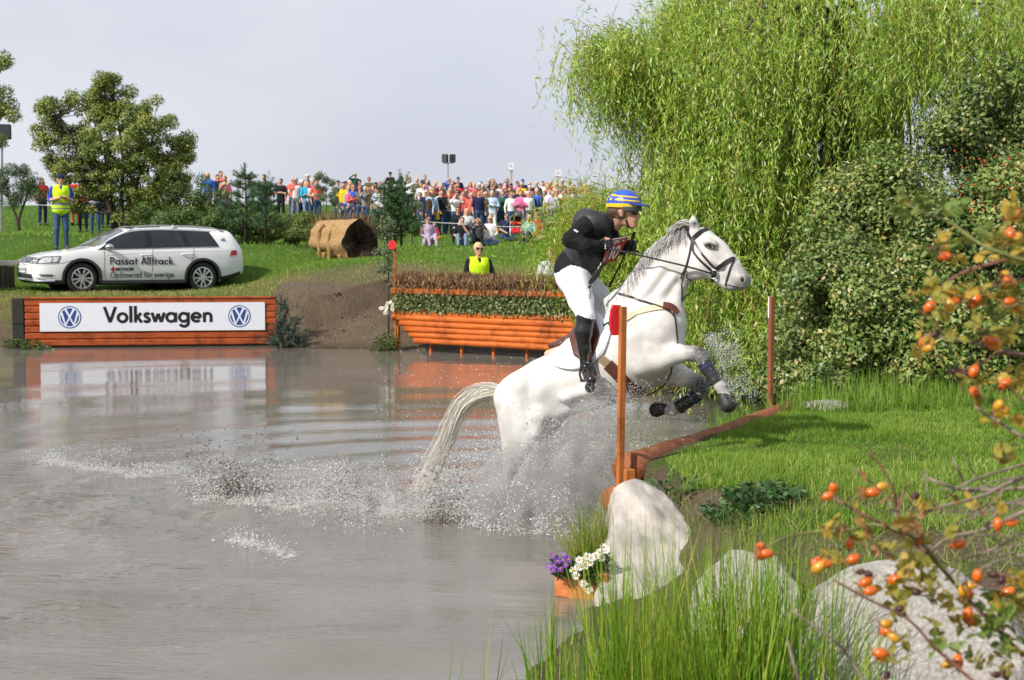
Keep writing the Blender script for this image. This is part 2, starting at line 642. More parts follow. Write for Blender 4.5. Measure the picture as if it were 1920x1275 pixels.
_cp3 += [(1.3, 9.3, .5), (2.7, 12.4, .5), (3.2, 10.2, .5), (4.6, 12, .52), (5.2, 9, .5), (3, 8.3, .5), (1.15, 8.9, .47), (1.7, 7.9, .47), (2.6, 7.6, .46), (1.3, 7.0, .26),
   (2.0, 6.6, .3), (3, 6.6, .4), (1.0, 5.6, .1), (2, 5.4, .18), (3, 5.0, .3), (0.6, 4.5, .06), (0, 2, .12), (0, 0, .25), (3, 0, .3), (6, 6, .5), (4.0, 7.2, .48),
   (5, 14, .55), (8, 16, .7), (4.4, 18, .6), (6, 25, 1.1), (3.5, 24, .9), (10, 40, 1.9), (14, 10, .6), (20, 60, 2.6), (-45, 40, 2), (-45, 80, 4), (60, 80, 4), (-30, 10, .5),
   (40, 20, 1), (0, 100, 3.9), (-40, 120, 4), (40, 120, 4), (-12, 120, 4)]
_cp3 = np.array(_cp3)
def _phi(r):
 return np.where(r > 0, r * r * np.log(np.maximum(r, 1e-9)), 0)
_n = len(_cp3)
_A = np.zeros((_n + 3, _n + 3))
_A[:_n, :_n] = _phi(np.linalg.norm(_cp3[:, None, :2] - _cp3[None, :, :2], axis=2)) + np.eye(_n) * 0.02
_A[:_n, _n] = 1
_A[:_n, _n + 1:] = _cp3[:, :2]
_A[_n:, :_n] = _A[:_n, _n:].T
_wt = np.linalg.solve(_A, np.concatenate([_cp3[:, 2], np.zeros(3)]))
def rbf(x, y):
 out = _wt[_n] + _wt[_n + 1] * x + _wt[_n + 2] * y
 for i in range(_n):
  out = out + _wt[i] * _phi(np.hypot(x - _cp3[i, 0], y - _cp3[i, 1]))
 return out
def pond_d(x, y):
 """signed distance to the pond edge (positive on land) and the bank's steepness there"""
 x = np.asarray(x, float)
 y = np.asarray(y, float)
 best = np.full(x.shape, 1e9)
 st = np.zeros(x.shape)
 ins = np.zeros(x.shape, bool)
 m = len(POND)
 for i in range(m):
  a, b = POND[i], POND[(i + 1) % m]
  dx, dy = b[0] - a[0], b[1] - a[1]
  t = np.clip(((x - a[0]) * dx + (y - a[1]) * dy) / (dx * dx + dy * dy), 0, 1)
  d = np.hypot(x - a[0] - t * dx, y - a[1] - t * dy)
  mm = d < best
  best = np.where(mm, d, best)
  st = np.where(mm, a[2] + (b[2] - a[2]) * t, st)
  c = ((a[1] > y) != (b[1] > y)) & (x < dx * (y - a[1]) / (dy if abs(dy) > 1e-9 else 1e-9) + a[0])
  ins ^= c
 return np.where(ins, -best, best), st
def ground_z(x, y, rough=True):
 x = np.asarray(x, float)
 y = np.asarray(y, float)
 d, st = pond_d(x, y)
 nz_ = fbm(x * .9, y * .9, 5) - .47
 far = np.clip((np.hypot(x, y) - 20) / 20, 0, 1)
 top = rbf(x, y) + nz_ * (0.10 + .12 * far) * rough
 top = np.maximum(top, 0.06)
 pw = np.exp(-(((x + 8.45) / 2.9) ** 4 + ((y - 33.2) / 1.6) ** 4))      # level pad under the car
 top = top * (1 - pw) + CAR_Z * pw
 mudn = (fbm(x * 2.2, y * 2.2, 9) - .47) * .34 + (fbm(x * 6, y * 6, 19) - .47) * .14
 r = d * st + mudn * np.clip(d, 0, .6) * 1.6 * (st < 3)
 r = r - 0.012
 k = 0.12
 h = np.clip(0.5 + 0.5 * (top - r) / k, 0, 1)
 z = top + (r - top) * h - k * h * (1 - h)
 return np.where(d < 0, np.maximum(d * np.clip(st, .3, 3), -.9) - .02, np.maximum(z, -0.012 + 0 * z))
def _axis(parts):
 out = []
 for a, b, st in parts:
  out.append(np.arange(a, b, st))
 return np.concatenate(out)
gx = _axis([(-120, -40, 8), (-40, -14, 1.0), (-14, -1.0, .16), (-1.0, 6, .075), (6, 12, .3), (12, 40, 1.2), (40, 121, 8)])
gy = _axis([(-8, 3, 1.0), (3, 5, .2), (5, 13.5, .075), (13.5, 24, .3), (24, 40, .16), (40, 90, .6), (90, 200, 6), (200, 421, 20)])
GX, GY = np.meshgrid(gx, gy, indexing='ij')
GZ = ground_z(GX, GY)
fade = np.clip((GY - 90) / 60, 0, 1)
GZ = GZ * (1 - fade) + 3.6 * fade
V = np.stack([GX, GY, GZ], -1).reshape(-1, 3)
nx_, ny_ = len(gx), len(gy)
I = (np.arange(nx_ - 1)[:, None] * ny_ + np.arange(ny_ - 1)[None]).ravel()
F = np.stack([I, I + ny_, I + ny_ + 1, I + 1], 1)
dd, ss = pond_d(GX, GY)
slope = np.hypot(*np.gradient(GZ, gx, gy))
def mud_at(x, y, z, slope=None):
 """1 = bare soil, 0 = turf"""
 d, s_ = pond_d(x, y)
 m = np.clip(1.6 - d * 1.1, 0, 1) * (s_ < 2)
 m = np.maximum(m, np.clip(1.25 - (z - .05) / .6, 0, 1) * (y > 24) * (s_ < 2))
 for cx, cy, rx, ry in ((1.72, 7.95, .62, .17), (2.45, 7.75, .5, .15), (1.15, 8.15, .25, .2), (2.2, 7.2, .6, .3), (3.1, 7.3, .6, .25), (1.35, 7.2, .5, .5), (2.6, 6.3, .9, .6)):
  q = ((x - cx) / rx) ** 2 + ((y - cy) / ry) ** 2
  m = np.maximum(m, np.clip(1.4 - q, 0, 1) * .9)
 m = np.maximum(m, np.clip((7.0 - y) * .8, 0, .75) * (y < 9))
 m = m + (fbm(x * 3, y * 3, 33) - .47) * .9 * (m > .02)
 m = np.maximum(m, ((x > -4.9) & (x < -1.0) & (y > 27) & (y < 31) & (z < 1.25)) * np.clip(1.6 - fbm(x * 1.5, y * 1.5, 61) * 1.1, 0, 1))
 if slope is not None:
  m = np.maximum(m, np.clip((slope - .45) * 2.2, 0, 1))
 q = ((x + 3.1) / 1.6) ** 2 + ((y - 31.2) / 1.4) ** 2
 m = np.maximum(m, np.clip(1.2 - q, 0, .55))
 return np.clip(m, 0, 1)
MUD = mud_at(GX, GY, GZ, slope)
DRY = np.clip(1.1 - np.abs(GY - 31) / 2.5, 0, 1) * np.clip(fbm(GX * .8, GY * .8, 44) * 2.4 - .25, 0, 1)
DRY = np.maximum(DRY, np.clip(.55 - np.abs(GY - 9.9) / .8, 0, 1) * (GX > 1))
me = mesh_np('ground', V, F, smooth=True, attrs={'mud': MUD.ravel(), 'dry': DRY.ravel(), 'wet': np.clip(1 - (GZ - .0) / .12, 0, 1).ravel()})
def ground_mat():
 m = bpy.data.materials.new('ground')
 m.use_nodes = True
 n = m.node_tree.nodes
 L = m.node_tree.links
 b = n['Principled BSDF']
 b.inputs['Specular IOR Level'].default_value = 0.15
 ge = n.new('ShaderNodeNewGeometry')
 def noise(sc, det=6, rough=.6):
  q = n.new('ShaderNodeTexNoise')
  q.inputs['Scale'].default_value = sc
  q.inputs['Detail'].default_value = det
  q.inputs['Roughness'].default_value = rough
  L.new(ge.outputs['Position'], q.inputs['Vector'])
  return q
 def ramp(src, stops):
  q = n.new('ShaderNodeValToRGB')
  e = q.color_ramp.elements
  e[0].position, e[0].color = stops[0][0], (*stops[0][1], 1)
  e[1].position, e[1].color = stops[-1][0], (*stops[-1][1], 1)
  for p_, c_ in stops[1:-1]:
   e.new(p_).color = (*c_, 1)
  L.new(src, q.inputs['Fac'])
  return q
 def attr(a):
  q = n.new('ShaderNodeAttribute')
  q.attribute_name = a
  return q
 def mix(f, a, c):
  q = n.new('ShaderNodeMix')
  q.data_type = 'RGBA'
  if isinstance(f, float):
   q.inputs[0].default_value = f
  else:
   L.new(f, q.inputs[0])
  L.new(a, q.inputs[6])
  L.new(c, q.inputs[7])
  return q.outputs[2]
 g1 = noise(1.1, 8, .7)
 grass = ramp(g1.outputs['Fac'], [(.28, (.045, .105, .012)), (.5, (.085, .19, .018)), (.72, (.15, .26, .035))])
 g2 = noise(14, 6, .75)
 fine = ramp(g2.outputs['Fac'], [(.3, (.03, .08, .008)), (.7, (.16, .27, .04))])
 gr = mix(.5, grass.outputs['Color'], fine.outputs['Color'])
 g3 = noise(9, 8, .8)
 dry = ramp(g3.outputs['Fac'], [(.3, (.12, .13, .03)), (.55, (.25, .24, .07)), (.75, (.36, .33, .13))])
 gr = mix(attr('dry').outputs['Fac'], gr, dry.outputs['Color'])
 m1 = noise(3.0, 9, .75)
 soil = ramp(m1.outputs['Fac'], [(.25, (.10, .068, .042)), (.5, (.20, .145, .098)), (.75, (.31, .24, .17))])
 m2 = noise(38, 4, .7)
 grit = ramp(m2.outputs['Fac'], [(.35, (.09, .062, .04)), (.65, (.30, .23, .165))])
 so_ = mix(.45, soil.outputs['Color'], grit.outputs['Color'])
 wet = n.new('ShaderNodeMix')
 wet.data_type = 'RGBA'
 L.new(attr('wet').outputs['Fac'], wet.inputs[0])
 L.new(so_, wet.inputs[6])
 dk = n.new('ShaderNodeMix')
 dk.data_type = 'RGBA'
 dk.blend_type = 'MULTIPLY'
 dk.inputs[0].default_value = 1
 dk.inputs[7].default_value = (.5, .47, .44, 1)
 L.new(so_, dk.inputs[6])
 L.new(dk.outputs[2], wet.inputs[7])
 L.new(mix(attr('mud').outputs['Fac'], gr, wet.outputs[2]), b.inputs['Base Color'])
 ro = n.new('ShaderNodeMapRange')
 ro.inputs[3].default_value = .9
 ro.inputs[4].default_value = .45
 L.new(attr('wet').outputs['Fac'], ro.inputs[0])
 L.new(ro.outputs[0], b.inputs['Roughness'])
 bu = n.new('ShaderNodeBump')
 bu.inputs['Strength'].default_value = 1.0
 bu.inputs['Distance'].default_value = .09
 ad = n.new('ShaderNodeMath')
 ad.operation = 'ADD'
 L.new(g2.outputs['Fac'], ad.inputs[0])
 L.new(m2.outputs['Fac'], ad.inputs[1])
 L.new(ad.outputs[0], bu.inputs['Height'])
 L.new(bu.outputs['Normal'], b.inputs['Normal'])
 return m
ground = link('ground', me, ground_mat())
tag(ground, 'grassy banks and hill with bare muddy slopes around the pond', 'ground', kind='structure')
# water
SPL = W(945, 950, 10.55)[:2]      # where the hind legs stand in the water
wx = _axis([(-45, -14, 1.0), (-14, -5, .14), (-5, 3.6, .055)])
wy = _axis([(1.5, 4, .2), (4, 14, .055), (14, 30, .12)])
WX, WY = np.meshgrid(wx, wy, indexing='ij')
rad = np.hypot(WX - SPL[0], WY - SPL[1])
WZ_ = (0.010 * np.sin(rad * 7.0 + 1.2 * fbm(WX, WY, 3)) * np.exp(-((rad - 3.2) / 2.4) ** 2)
  + .009 * np.sin(rad * 3.1 + 2 + 2.2 * fbm(WX * .7, WY * .7, 4)) * np.exp(-rad / 9))
churn = np.exp(-((WX - (SPL[0] - 1.4)) / 2.3) ** 2 - ((WY - SPL[1]) / .75) ** 2)
WZ_ += churn * ((fbm(WX * 3, WY * 3, 7) - .47) * .16 + (fbm(WX * 9, WY * 9, 8, 3) - .44) * .07)
wv = np.clip((WX + 14) / 3, 0, 1) * np.clip((30 - WY) / 2, 0, 1)
near = np.clip((9.5 - WY) / 3, 0, 1)
WZ_ += near * (.024 * np.sin(WY * 5.2 - WX * 2.4 + 3.0 * fbm(WX * .8, WY * .8, 23)) + .010 * np.sin(WY * 9.5 + WX * 1.5 + 4 * fbm(WX * 1.1, WY * 1.1, 24)))
WZ_ = WZ_ * wv
V = np.stack([WX, WY, WZ_], -1).reshape(-1, 3)
a_, b_ = len(wx), len(wy)
I = (np.arange(a_ - 1)[:, None] * b_ + np.arange(b_ - 1)[None]).ravel()
F = np.stack([I, I + b_, I + b_ + 1, I + 1], 1)
ruf = np.clip(.035 + .12 * np.clip((17.5 - WY) / 2.5, 0, 1) + .75 * np.clip((0.2 - WX) / 2.5, 0, 1) * np.clip((13.5 - WY) / 4, 0, 1) * np.clip((WY - 4.4) / 2.5, .25, 1) + .8 * churn, 0, 1)
foam = np.zeros_like(WX)
for p0, p1, wd, am in (((95, 862), (250, 892), .22, .85), ((250, 892), (345, 884), .2, .8), ((30, 852), (240, 846), .14, .6), ((380, 935), (620, 948), .30, .8), ((620, 948), (900, 965), .3, .75),
      ((440, 1012), (545, 1040), .16, .85), ((560, 985), (760, 975), .3, .4), ((840, 965), (1080, 985), .35, .75), ((260, 870), (330, 880), .2, .7), ((900, 1000), (1060, 1000), .2, .5)):
 A_, B_ = WZ(*p0, 0)[:2], WZ(*p1, 0)[:2]
 e = B_ - A_
 t = np.clip(((WX - A_[0]) * e[0] + (WY - A_[1]) * e[1]) / (e @ e), 0, 1)
 dist = np.hypot(WX - A_[0] - t * e[0], (WY - A_[1] - t * e[1]) * .55)
 foam = np.maximum(foam, am * np.exp(-(dist / wd) ** 2))
me = mesh_np('water', V, F, smooth=True, attrs={'ruffle': ruf.ravel(), 'foam': foam.ravel()})
def water_mat():
 m = bpy.data.materials.new('muddy_water')
 m.use_nodes = True
 n = m.node_tree.nodes
 L = m.node_tree.links
 b = n['Principled BSDF']
 b.inputs['IOR'].default_value = 1.333
 b.inputs['Specular IOR Level'].default_value = .5
 ge = n.new('ShaderNodeNewGeometry')
 def noise(scale, det=4, rough=.55):
  mpn = n.new('ShaderNodeMapping')
  mpn.inputs['Scale'].default_value = scale
  L.new(ge.outputs['Position'], mpn.inputs['Vector'])
  q = n.new('ShaderNodeTexNoise')
  q.inputs['Scale'].default_value = 1
  q.inputs['Detail'].default_value = det
  q.inputs['Roughness'].default_value = rough
  L.new(mpn.outputs['Vector'], q.inputs['Vector'])
  return q.outputs['Fac']
 def math_(op, a, c):
  q = n.new('ShaderNodeMath')
  q.operation = op
  for i, v in enumerate((a, c)):
   if isinstance(v, (int, float)):
    q.inputs[i].default_value = v
   else:
    L.new(v, q.inputs[i])
  return q.outputs[0]
 ra = n.new('ShaderNodeAttribute')
 ra.attribute_name = 'ruffle'
 fo = n.new('ShaderNodeAttribute')
 fo.attribute_name = 'foam'
 big = noise((.6, 2.0, 1), 1)
 mid = noise((2.0, 6.5, 1), 2)
 small = noise((6, 24, 1), 3, .5)
 h = math_('ADD', math_('MULTIPLY', math_('MULTIPLY', big, .05), math_('ADD', ra.outputs['Fac'], .06)), math_('MULTIPLY', math_('MULTIPLY', mid, .045), math_('ADD', ra.outputs['Fac'], .0)))
 h = math_('ADD', h, math_('MULTIPLY', math_('MULTIPLY', small, .045), ra.outputs['Fac']))
 fn = noise((26, 34, 26), 8, .85)
 fm = math_('SUBTRACT', math_('ADD', math_('MULTIPLY', fo.outputs['Fac'], .50), fn), .83)
 fm = math_('MULTIPLY', fm, 7.0)
 cl = n.new('ShaderNodeClamp')
 L.new(fm, cl.inputs[0])
 h = math_('ADD', h, math_('MULTIPLY', cl.outputs[0], .012))
 bu = n.new('ShaderNodeBump')
 bu.inputs['Strength'].default_value = .55
 bu.inputs['Distance'].default_value = 1.0
 L.new(h, bu.inputs['Height'])
 L.new(bu.outputs['Normal'], b.inputs['Normal'])
 silt = noise((.35, .6, 1), 4)
 cr = n.new('ShaderNodeValToRGB')
 cr.color_ramp.elements[0].position = .35
 cr.color_ramp.elements[0].color = (.150, .138, .118, 1)
 cr.color_ramp.elements[1].position = .65
 cr.color_ramp.elements[1].color = (.192, .179, .157, 1)
 L.new(silt, cr.inputs['Fac'])
 mx_ = n.new('ShaderNodeMix')
 mx_.data_type = 'RGBA'
 L.new(cl.outputs[0], mx_.inputs[0])
 L.new(cr.outputs['Color'], mx_.inputs[6])
 mx_.inputs[7].default_value = (.52, .50, .47, 1)
 L.new(mx_.outputs[2], b.inputs['Base Color'])
 ro = math_('ADD', .03, math_('MULTIPLY', cl.outputs[0], .5))
 L.new(ro, b.inputs['Roughness'])
 return m
water = link('water', me, water_mat())
tag(water, 'muddy grey pond water with ripples and a foam track', 'water', kind='structure')
# == lettering (drawn as strokes of one width, geometric sans)
def _arc(cx, cy, r, a0, a1, n=18, ry=None):
 ry = ry or r
 return [(cx + r * math.cos(R(a0 + (a1 - a0) * i / n)), cy + ry * math.sin(R(a0 + (a1 - a0) * i / n))) for i in range(n + 1)]
GLY = {
 'V': (.72, [[(.03, 1), (.36, .02), (.69, 1)]]),
 'o': (.66, [_arc(.32, .31, .26, 0, 360, 28)]),
 'l': (.22, [[(.10, 0), (.10, 1.05)]]),
 'k': (.52, [[(.10, 0), (.10, 1.05)], [(.44, .60), (.14, .27)], [(.22, .34), (.47, .0)]]),
 's': (.42, [[(.34, .49), (.28, .56), (.19, .57), (.11, .52), (.09, .44), (.14, .36), (.24, .30), (.33, .24), (.35, .15), (.29, .07), (.19, .04), (.09, .07), (.05, .14)]]),
 'w': (.80, [[(.03, .62), (.22, .02), (.40, .56), (.58, .02), (.77, .62)]]),
 'a': (.70, [_arc(.32, .31, .26, 0, 360, 28), [(.59, 0), (.59, .62)]]),
 'g': (.70, [_arc(.32, .31, .26, 0, 360, 28), [(.59, .62), (.59, .0)] + _arc(.33, -.02, .26, 0, -155, 12, .24)]),
 'e': (.65, [[(.06, .31), (.58, .31)], _arc(.32, .31, .26, 0, 318, 26)]),
 'n': (.60, [[(.10, 0), (.10, .62)], [(.10, .30)] + _arc(.30, .36, .20, 170, 0, 12) + [(.50, 0)]]),
 'm': (.94, [[(.10, 0), (.10, .62)], [(.10, .30)] + _arc(.29, .38, .18, 170, 0, 12) + [(.47, 0)], [(.47, .30)] + _arc(.66, .38, .18, 170, 0, 12) + [(.84, 0)]]),
 'P': (.60, [[(.10, 0), (.10, 1)], [(.10, .94), (.30, .94)] + _arc(.30, .70, .24, 90, -90, 12) + [(.10, .46)]]),
 't': (.36, [[(.17, 0), (.17, .92)], [(.02, .57), (.33, .57)]]),
 'A': (.74, [[(.03, 0), (.37, .98), (.71, 0)], [(.16, .31), (.58, .31)]]),
 'r': (.38, [[(.10, 0), (.10, .62)], [(.10, .34), (.15, .50), (.25, .57), (.35, .56)]]),
 'c': (.54, [_arc(.32, .31, .26, 48, 312, 22)]),
 '.': (.22, [[(.09, 0), (.09, .12)]]),
 '4': (.62, [[(.44, 0), (.44, 1), (.06, .28), (.60, .28)]]),
 'M': (.92, [[(.10, 0), (.14, .98), (.46, .15), (.78, .98), (.82, 0)]]),
 'O': (.98, [_arc(.49, .5, .42, 0, 360, 32, .44)]),
 'T': (.60, [[(.30, 0), (.30, .94)], [(.02, .94), (.58, .94)]]),
 'I': (.24, [[(.12, 0), (.12, 1)]]),
 'N': (.82, [[(.10, 0), (.10, .98), (.70, .02), (.70, 1)]]),
 'p': (.70, [_arc(.38, .31, .26, 0, 360, 28), [(.10, -.32), (.10, .62)]]),
 'd': (.70, [_arc(.32, .31, .26, 0, 360, 28), [(.59, 0), (.59, 1.05)]]),
 'i': (.22, [[(.10, 0), (.10, .62)], [(.10, .80), (.10, .92)]]),
 'f': (.36, [[(.16, 0), (.16, .84)] + _arc(.30, .84, .14, 180, 75, 6), [(.02, .57), (.32, .57)]]),
 'ö': (.66, [_arc(.32, .31, .26, 0, 360, 28), [(.20, .76), (.20, .89)], [(.44, .76), (.44, .89)]]),
 'v': (.56, [[(.03, .62), (.28, .02), (.53, .62)]]),
 'H': (.76, [[(.10, 0), (.10, 1)], [(.66, 0), (.66, 1)], [(.10, .5), (.66, .5)]]),
 'S': (.56, [[(.47, .84), (.38, .94), (.25, .95), (.13, .88), (.11, .74), (.2, .6), (.36, .5), (.47, .38), (.47, .2), (.38, .07), (.24, .04), (.12, .09), (.06, .2)]]),
 'B': (.62, [[(.10, 0), (.10, 1)], [(.10, .94), (.28, .94)] + _arc(.28, .74, .20, 90, -90, 10) + [(.10, .53)], [(.28, .53)] + _arc(.30, .29, .24, 90, -90, 12) + [(.10, .05)]]),
 'C': (.80, [_arc(.46, .5, .38, 50, 310, 24, .44)]),
 '1': (.36, [[(.05, .80), (.22, .97), (.22, 0)]]),
 '0': (.66, [_arc(.33, .5, .25, 0, 360, 26, .45)]),
 '2': (.60, [[(.08, .72), (.14, .88), (.30, .95), (.46, .87), (.50, .70), (.42, .50), (.08, .05), (.54, .05)]]),
 '3': (.60, [[(.08, .82), (.20, .94), (.36, .94), (.47, .82), (.46, .64), (.34, .53), (.22, .52)], [(.30, .52), (.46, .42), (.50, .25), (.40, .08), (.24, .04), (.06, .14)]]),
 'X': (.66, [[(.05, 0), (.61, 1)], [(.05, 1), (.61, 0)]]),
 ' ': (.30, []),
}
def stroke2d(P, wd):
 """outline strip (list of quads) for a polyline of width wd in the plane, mitred"""
 P = np.asarray(P, float)
 closed = np.linalg.norm(P[0] - P[-1]) < 1e-6
 Q = P[:-1] if closed else P
 n = len(Q)
 Lf, Rt = [], []
 for i in range(n):
  if closed:
   a, b = Q[(i - 1) % n], Q[(i + 1) % n]
   d0, d1 = unit(Q[i] - a), unit(b - Q[i])
  else:
   d0 = unit(Q[i] - Q[i - 1]) if i else unit(Q[1] - Q[0])
   d1 = unit(Q[i + 1] - Q[i]) if i < n - 1 else d0
  n0, n1 = np.array([-d0[1], d0[0]]), np.array([-d1[1], d1[0]])
  m = unit(n0 + n1) if np.linalg.norm(n0 + n1) > .2 else n0
  k = min(1 / max(m @ n0, .38), 1.45)
  Lf.append(Q[i] + m * wd / 2 * k)
  Rt.append(Q[i] - m * wd / 2 * k)
 V = np.array(Lf + Rt)
 rngn = range(n if closed else n - 1)
 F = [(n + i, n + (i + 1) % n, (i + 1) % n, i) for i in rngn]
 return V, F
def text2d(txt, wd, track=.06):
 """-> list of (V2, F) strokes, total width, in cap-height units"""
 x = 0
 out = []
 for ch in txt:
  adv, st = GLY[ch]
  for q in st:
   cur = [q[0]]
   for i in range(1, len(q)):          # sharp corners are drawn as two overlapping straight strokes
    cur.append(q[i])
    if i < len(q) - 1:
     d0, d1 = unit(np.subtract(q[i], q[i - 1])), unit(np.subtract(q[i + 1], q[i]))
     if d0 @ d1 < .2:
      V, F = stroke2d(cur, wd)
      out.append((V + np.array([x, 0]), F))
      cur = [q[i]]
   V, F = stroke2d(cur, wd)
   out.append((V + np.array([x, 0]), F))
  x += adv + track
 return out, x - track
def put_text(mb, txt, place, wd=.17, track=.06, mi=0, depth=.004):
 """place(u, v, lift) -> world point; each stroke is a thin raised strip"""
 st, tw = text2d(txt, wd, track)
 for i, (V, F) in enumerate(st):
  lift = depth + .0005 * (i % 4)
  n = len(V)
  A = [place(u / tw, v, lift) for u, v in V]
  B = [place(u / tw, v, 0.0) for u, v in V]
  h = n // 2
  FF = [tuple(f) for f in F] + [(i0, i0 + 1, n + i0 + 1, n + i0) for i0 in range(h - 1)] + [(h + i0 + 1, h + i0, n + h + i0, n + h + i0 + 1) for i0 in range(h - 1)]
  mb.add(A + B, FF, mi)
 return tw
def disc_ring(mb, place, r0, r1, lift, mi, n=40):
 V = []
 for i in range(n):
  a = 2 * math.pi * i / n
  for r_, l in ((r0, lift), (r1, lift), (r1, 0)):
   V.append(place(r_ * math.cos(a), r_ * math.sin(a), l))
 F = []
 for i in range(n):
  j = (i + 1) % n
  F += [(3 * i, 3 * i + 1, 3 * j + 1, 3 * j), (3 * i + 1, 3 * i + 2, 3 * j + 2, 3 * j + 1)]
 mb.add(V, F, mi)
def round_emblem(place, parent, k=1.0, name='emblem'):
 """blue disc, pale ring and the two stacked letters; place(u, v, lift) in units of the radius"""
 mb = MB()
 disc_ring(mb, place, 0.0, .99, .003 * k, 0)
 o = mb.build(name, M('emblem_blue', (.02, .055, .21), rough=.35, var=.15, scale=20), parent)
 mb = MB()
 disc_ring(mb, place, .80, .90, .006 * k, 0)
 for i, q in enumerate(([(-.37, .72), (0, .02), (.37, .72)], [(-.70, .42), (-.36, -.70), (0, .0), (.36, -.70), (.70, .42)])):
  V, F = stroke2d(q, .20)
  A = [place(u, v, (.0065 + .0006 * i) * k) for u, v in V]
  mb.add(A, F)
 mb.build('emblem_letters', M('emblem_silver', (.62, .65, .72), rough=.3, var=.1), o)
 return o
# wood
def woodmat(name, c1, c2, axis=(1, 0, 0), rough=.55, ring=1.0, spec=.3, bump=.25):
 """stained timber: long grain along axis, darker knots"""
 if name in _mats:
  return _mats[name]
 m = bpy.data.materials.new(name)
 m.use_nodes = True
 n = m.node_tree.nodes
 L = m.node_tree.links
 b = n['Principled BSDF']
 b.inputs['Roughness'].default_value = rough
 b.inputs['Specular IOR Level'].default_value = spec
 tx = n.new('ShaderNodeTexCoord')
 mpn = n.new('ShaderNodeMapping')
 mpn.inputs['Scale'].default_value = [2.0 if abs(a) > .5 else 26.0 for a in axis]
 L.new(tx.outputs['Object'], mpn.inputs['Vector'])
 no = n.new('ShaderNodeTexNoise')
 no.inputs['Scale'].default_value = 1
 no.inputs['Detail'].default_value = 7
 no.inputs['Roughness'].default_value = .65
 L.new(mpn.outputs['Vector'], no.inputs['Vector'])
 cr = n.new('ShaderNodeValToRGB')
 cr.color_ramp.elements[0].position = .3
 cr.color_ramp.elements[0].color = (*c1, 1)
 cr.color_ramp.elements[1].position = .7
 cr.color_ramp.elements[1].color = (*c2, 1)
 L.new(no.outputs['Fac'], cr.inputs['Fac'])
 n2 = n.new('ShaderNodeTexNoise')
 n2.inputs['Scale'].default_value = 2.6
 n2.inputs['Detail'].default_value = 6
 n2.inputs['Roughness'].default_value = .7
 L.new(tx.outputs['Object'], n2.inputs['Vector'])
 c2_ = n.new('ShaderNodeValToRGB')
 c2_.color_ramp.elements[0].position = .30
 c2_.color_ramp.elements[0].color = (.30, .24, .20, 1)
 c2_.color_ramp.elements[1].position = .52
 c2_.color_ramp.elements[1].color = (1, 1, 1, 1)
 L.new(n2.outputs['Fac'], c2_.inputs['Fac'])
 mu = n.new('ShaderNodeMix')
 mu.data_type = 'RGBA'
 mu.blend_type = 'MULTIPLY'
 mu.inputs[0].default_value = 1.0
 L.new(cr.outputs['Color'], mu.inputs[6])
 L.new(c2_.outputs['Color'], mu.inputs[7])
 L.new(mu.outputs[2], b.inputs['Base Color'])
 bu = n.new('ShaderNodeBump')
 bu.inputs['Strength'].default_value = bump
 bu.inputs['Distance'].default_value = .01
 L.new(no.outputs['Fac'], bu.inputs['Height'])
 L.new(bu.outputs['Normal'], b.inputs['Normal'])
 _mats[name] = m
 return m
def plank_tube(mb, a, b, r, n=12, seg=9, wob=.006, half=False, Z=None):
 """a log from a to b, slightly uneven"""
 a = np.asarray(a, float)
 b = np.asarray(b, float)
 P = [a + (b - a) * t for t in np.linspace(0, 1, seg)]
 ph = random.random() * 9
 rr = [r * (1 + .06 * math.sin(3 * t + ph) + random.uniform(-.05, .05)) for t in np.linspace(0, 1, seg)]
 P = [p + np.array([0, 0, wob * math.sin(5 * t + ph)]) for p, t in zip(P, np.linspace(0, 1, seg))]
 mb.tube(P, rr, n)
# sponsor board jump
BA, BB = W(47, 650, 28.25), W(519, 646, 28.95)
BA[2] = BB[2] = 0
bX = unit(BB - BA)
bN = np.array([bX[1], -bX[0], 0])      # towards the camera
BL = np.linalg.norm(BB - BA)
wood_red = woodmat('red_stained_pine', (.24, .042, .009), (.40, .088, .018), axis=bX.round())
t = thing('sponsor_board_jump', (BA + BB) / 2, 'low red-stained timber jump with a white sponsor panel at the water edge', 'jump')
zs = np.linspace(.03, .955, 8)
for i in range(7):
 h = zs[i + 1] - zs[i]
 inset = [.1, 0, 0, 0, 0.0, 0, 0][i]
 mb = MB()
 mb.box(BA + bX * (BL + inset) / 2 + np.array([0, 0, (zs[i] + zs[i + 1]) / 2]) - bN * (.05 + random.uniform(0, .006)), (BL - inset, .09, h - .006), X=bX, bev=.02)
 mb.build('plank', wood_red, t)
mb = MB()
mb.box(BA + bX * BL / 2 + np.array([0, 0, .978]) - bN * .06, (BL + .02, .15, .042), X=bX, bev=.012)
mb.build('cap_board', wood_red, t)
mb = MB()
mb.box(BA - bX * .125 + np.array([0, 0, .72]) - bN * .16, (.24, .3, .52), X=bX, bev=.02)
mb.box(BA - bX * .125 + np.array([0, 0, .24]) - bN * .162, (.235, .29, .46), X=bX, bev=.02)
mb.build('end_post', M('tarred_timber', (.022, .02, .017), rough=.8, var=.3, bump=.3), t)
z0, z1 = 1.87 - (621 - 474) / 95.0, 1.87 - (568 - 474) / 95.2
xa = .29
xb = BL - .23
mb = MB()
mb.box(BA + bX * (xa + xb) / 2 + np.array([0, 0, (z0 + z1) / 2]) + bN * .008, (xb - xa, .012, z1 - z0), X=bX)
sign = mb.build('sign_panel', M('sign_white', (.62, .64, .70), rough=.35, var=.02), t)
sh = z1 - z0
def _pl(x0_, zb, w_, h_):
 return lambda u, v, l: BA + bX * (x0_ + u * w_) + np.array([0, 0, zb + v * h_]) + bN * (.0145 + l)
mb = MB()
put_text(mb, 'Volkswagen', _pl(xa + (xb - xa) * .281, z0 + sh * .30, (xb - xa) * .483, sh * .56), wd=.185, track=.055)
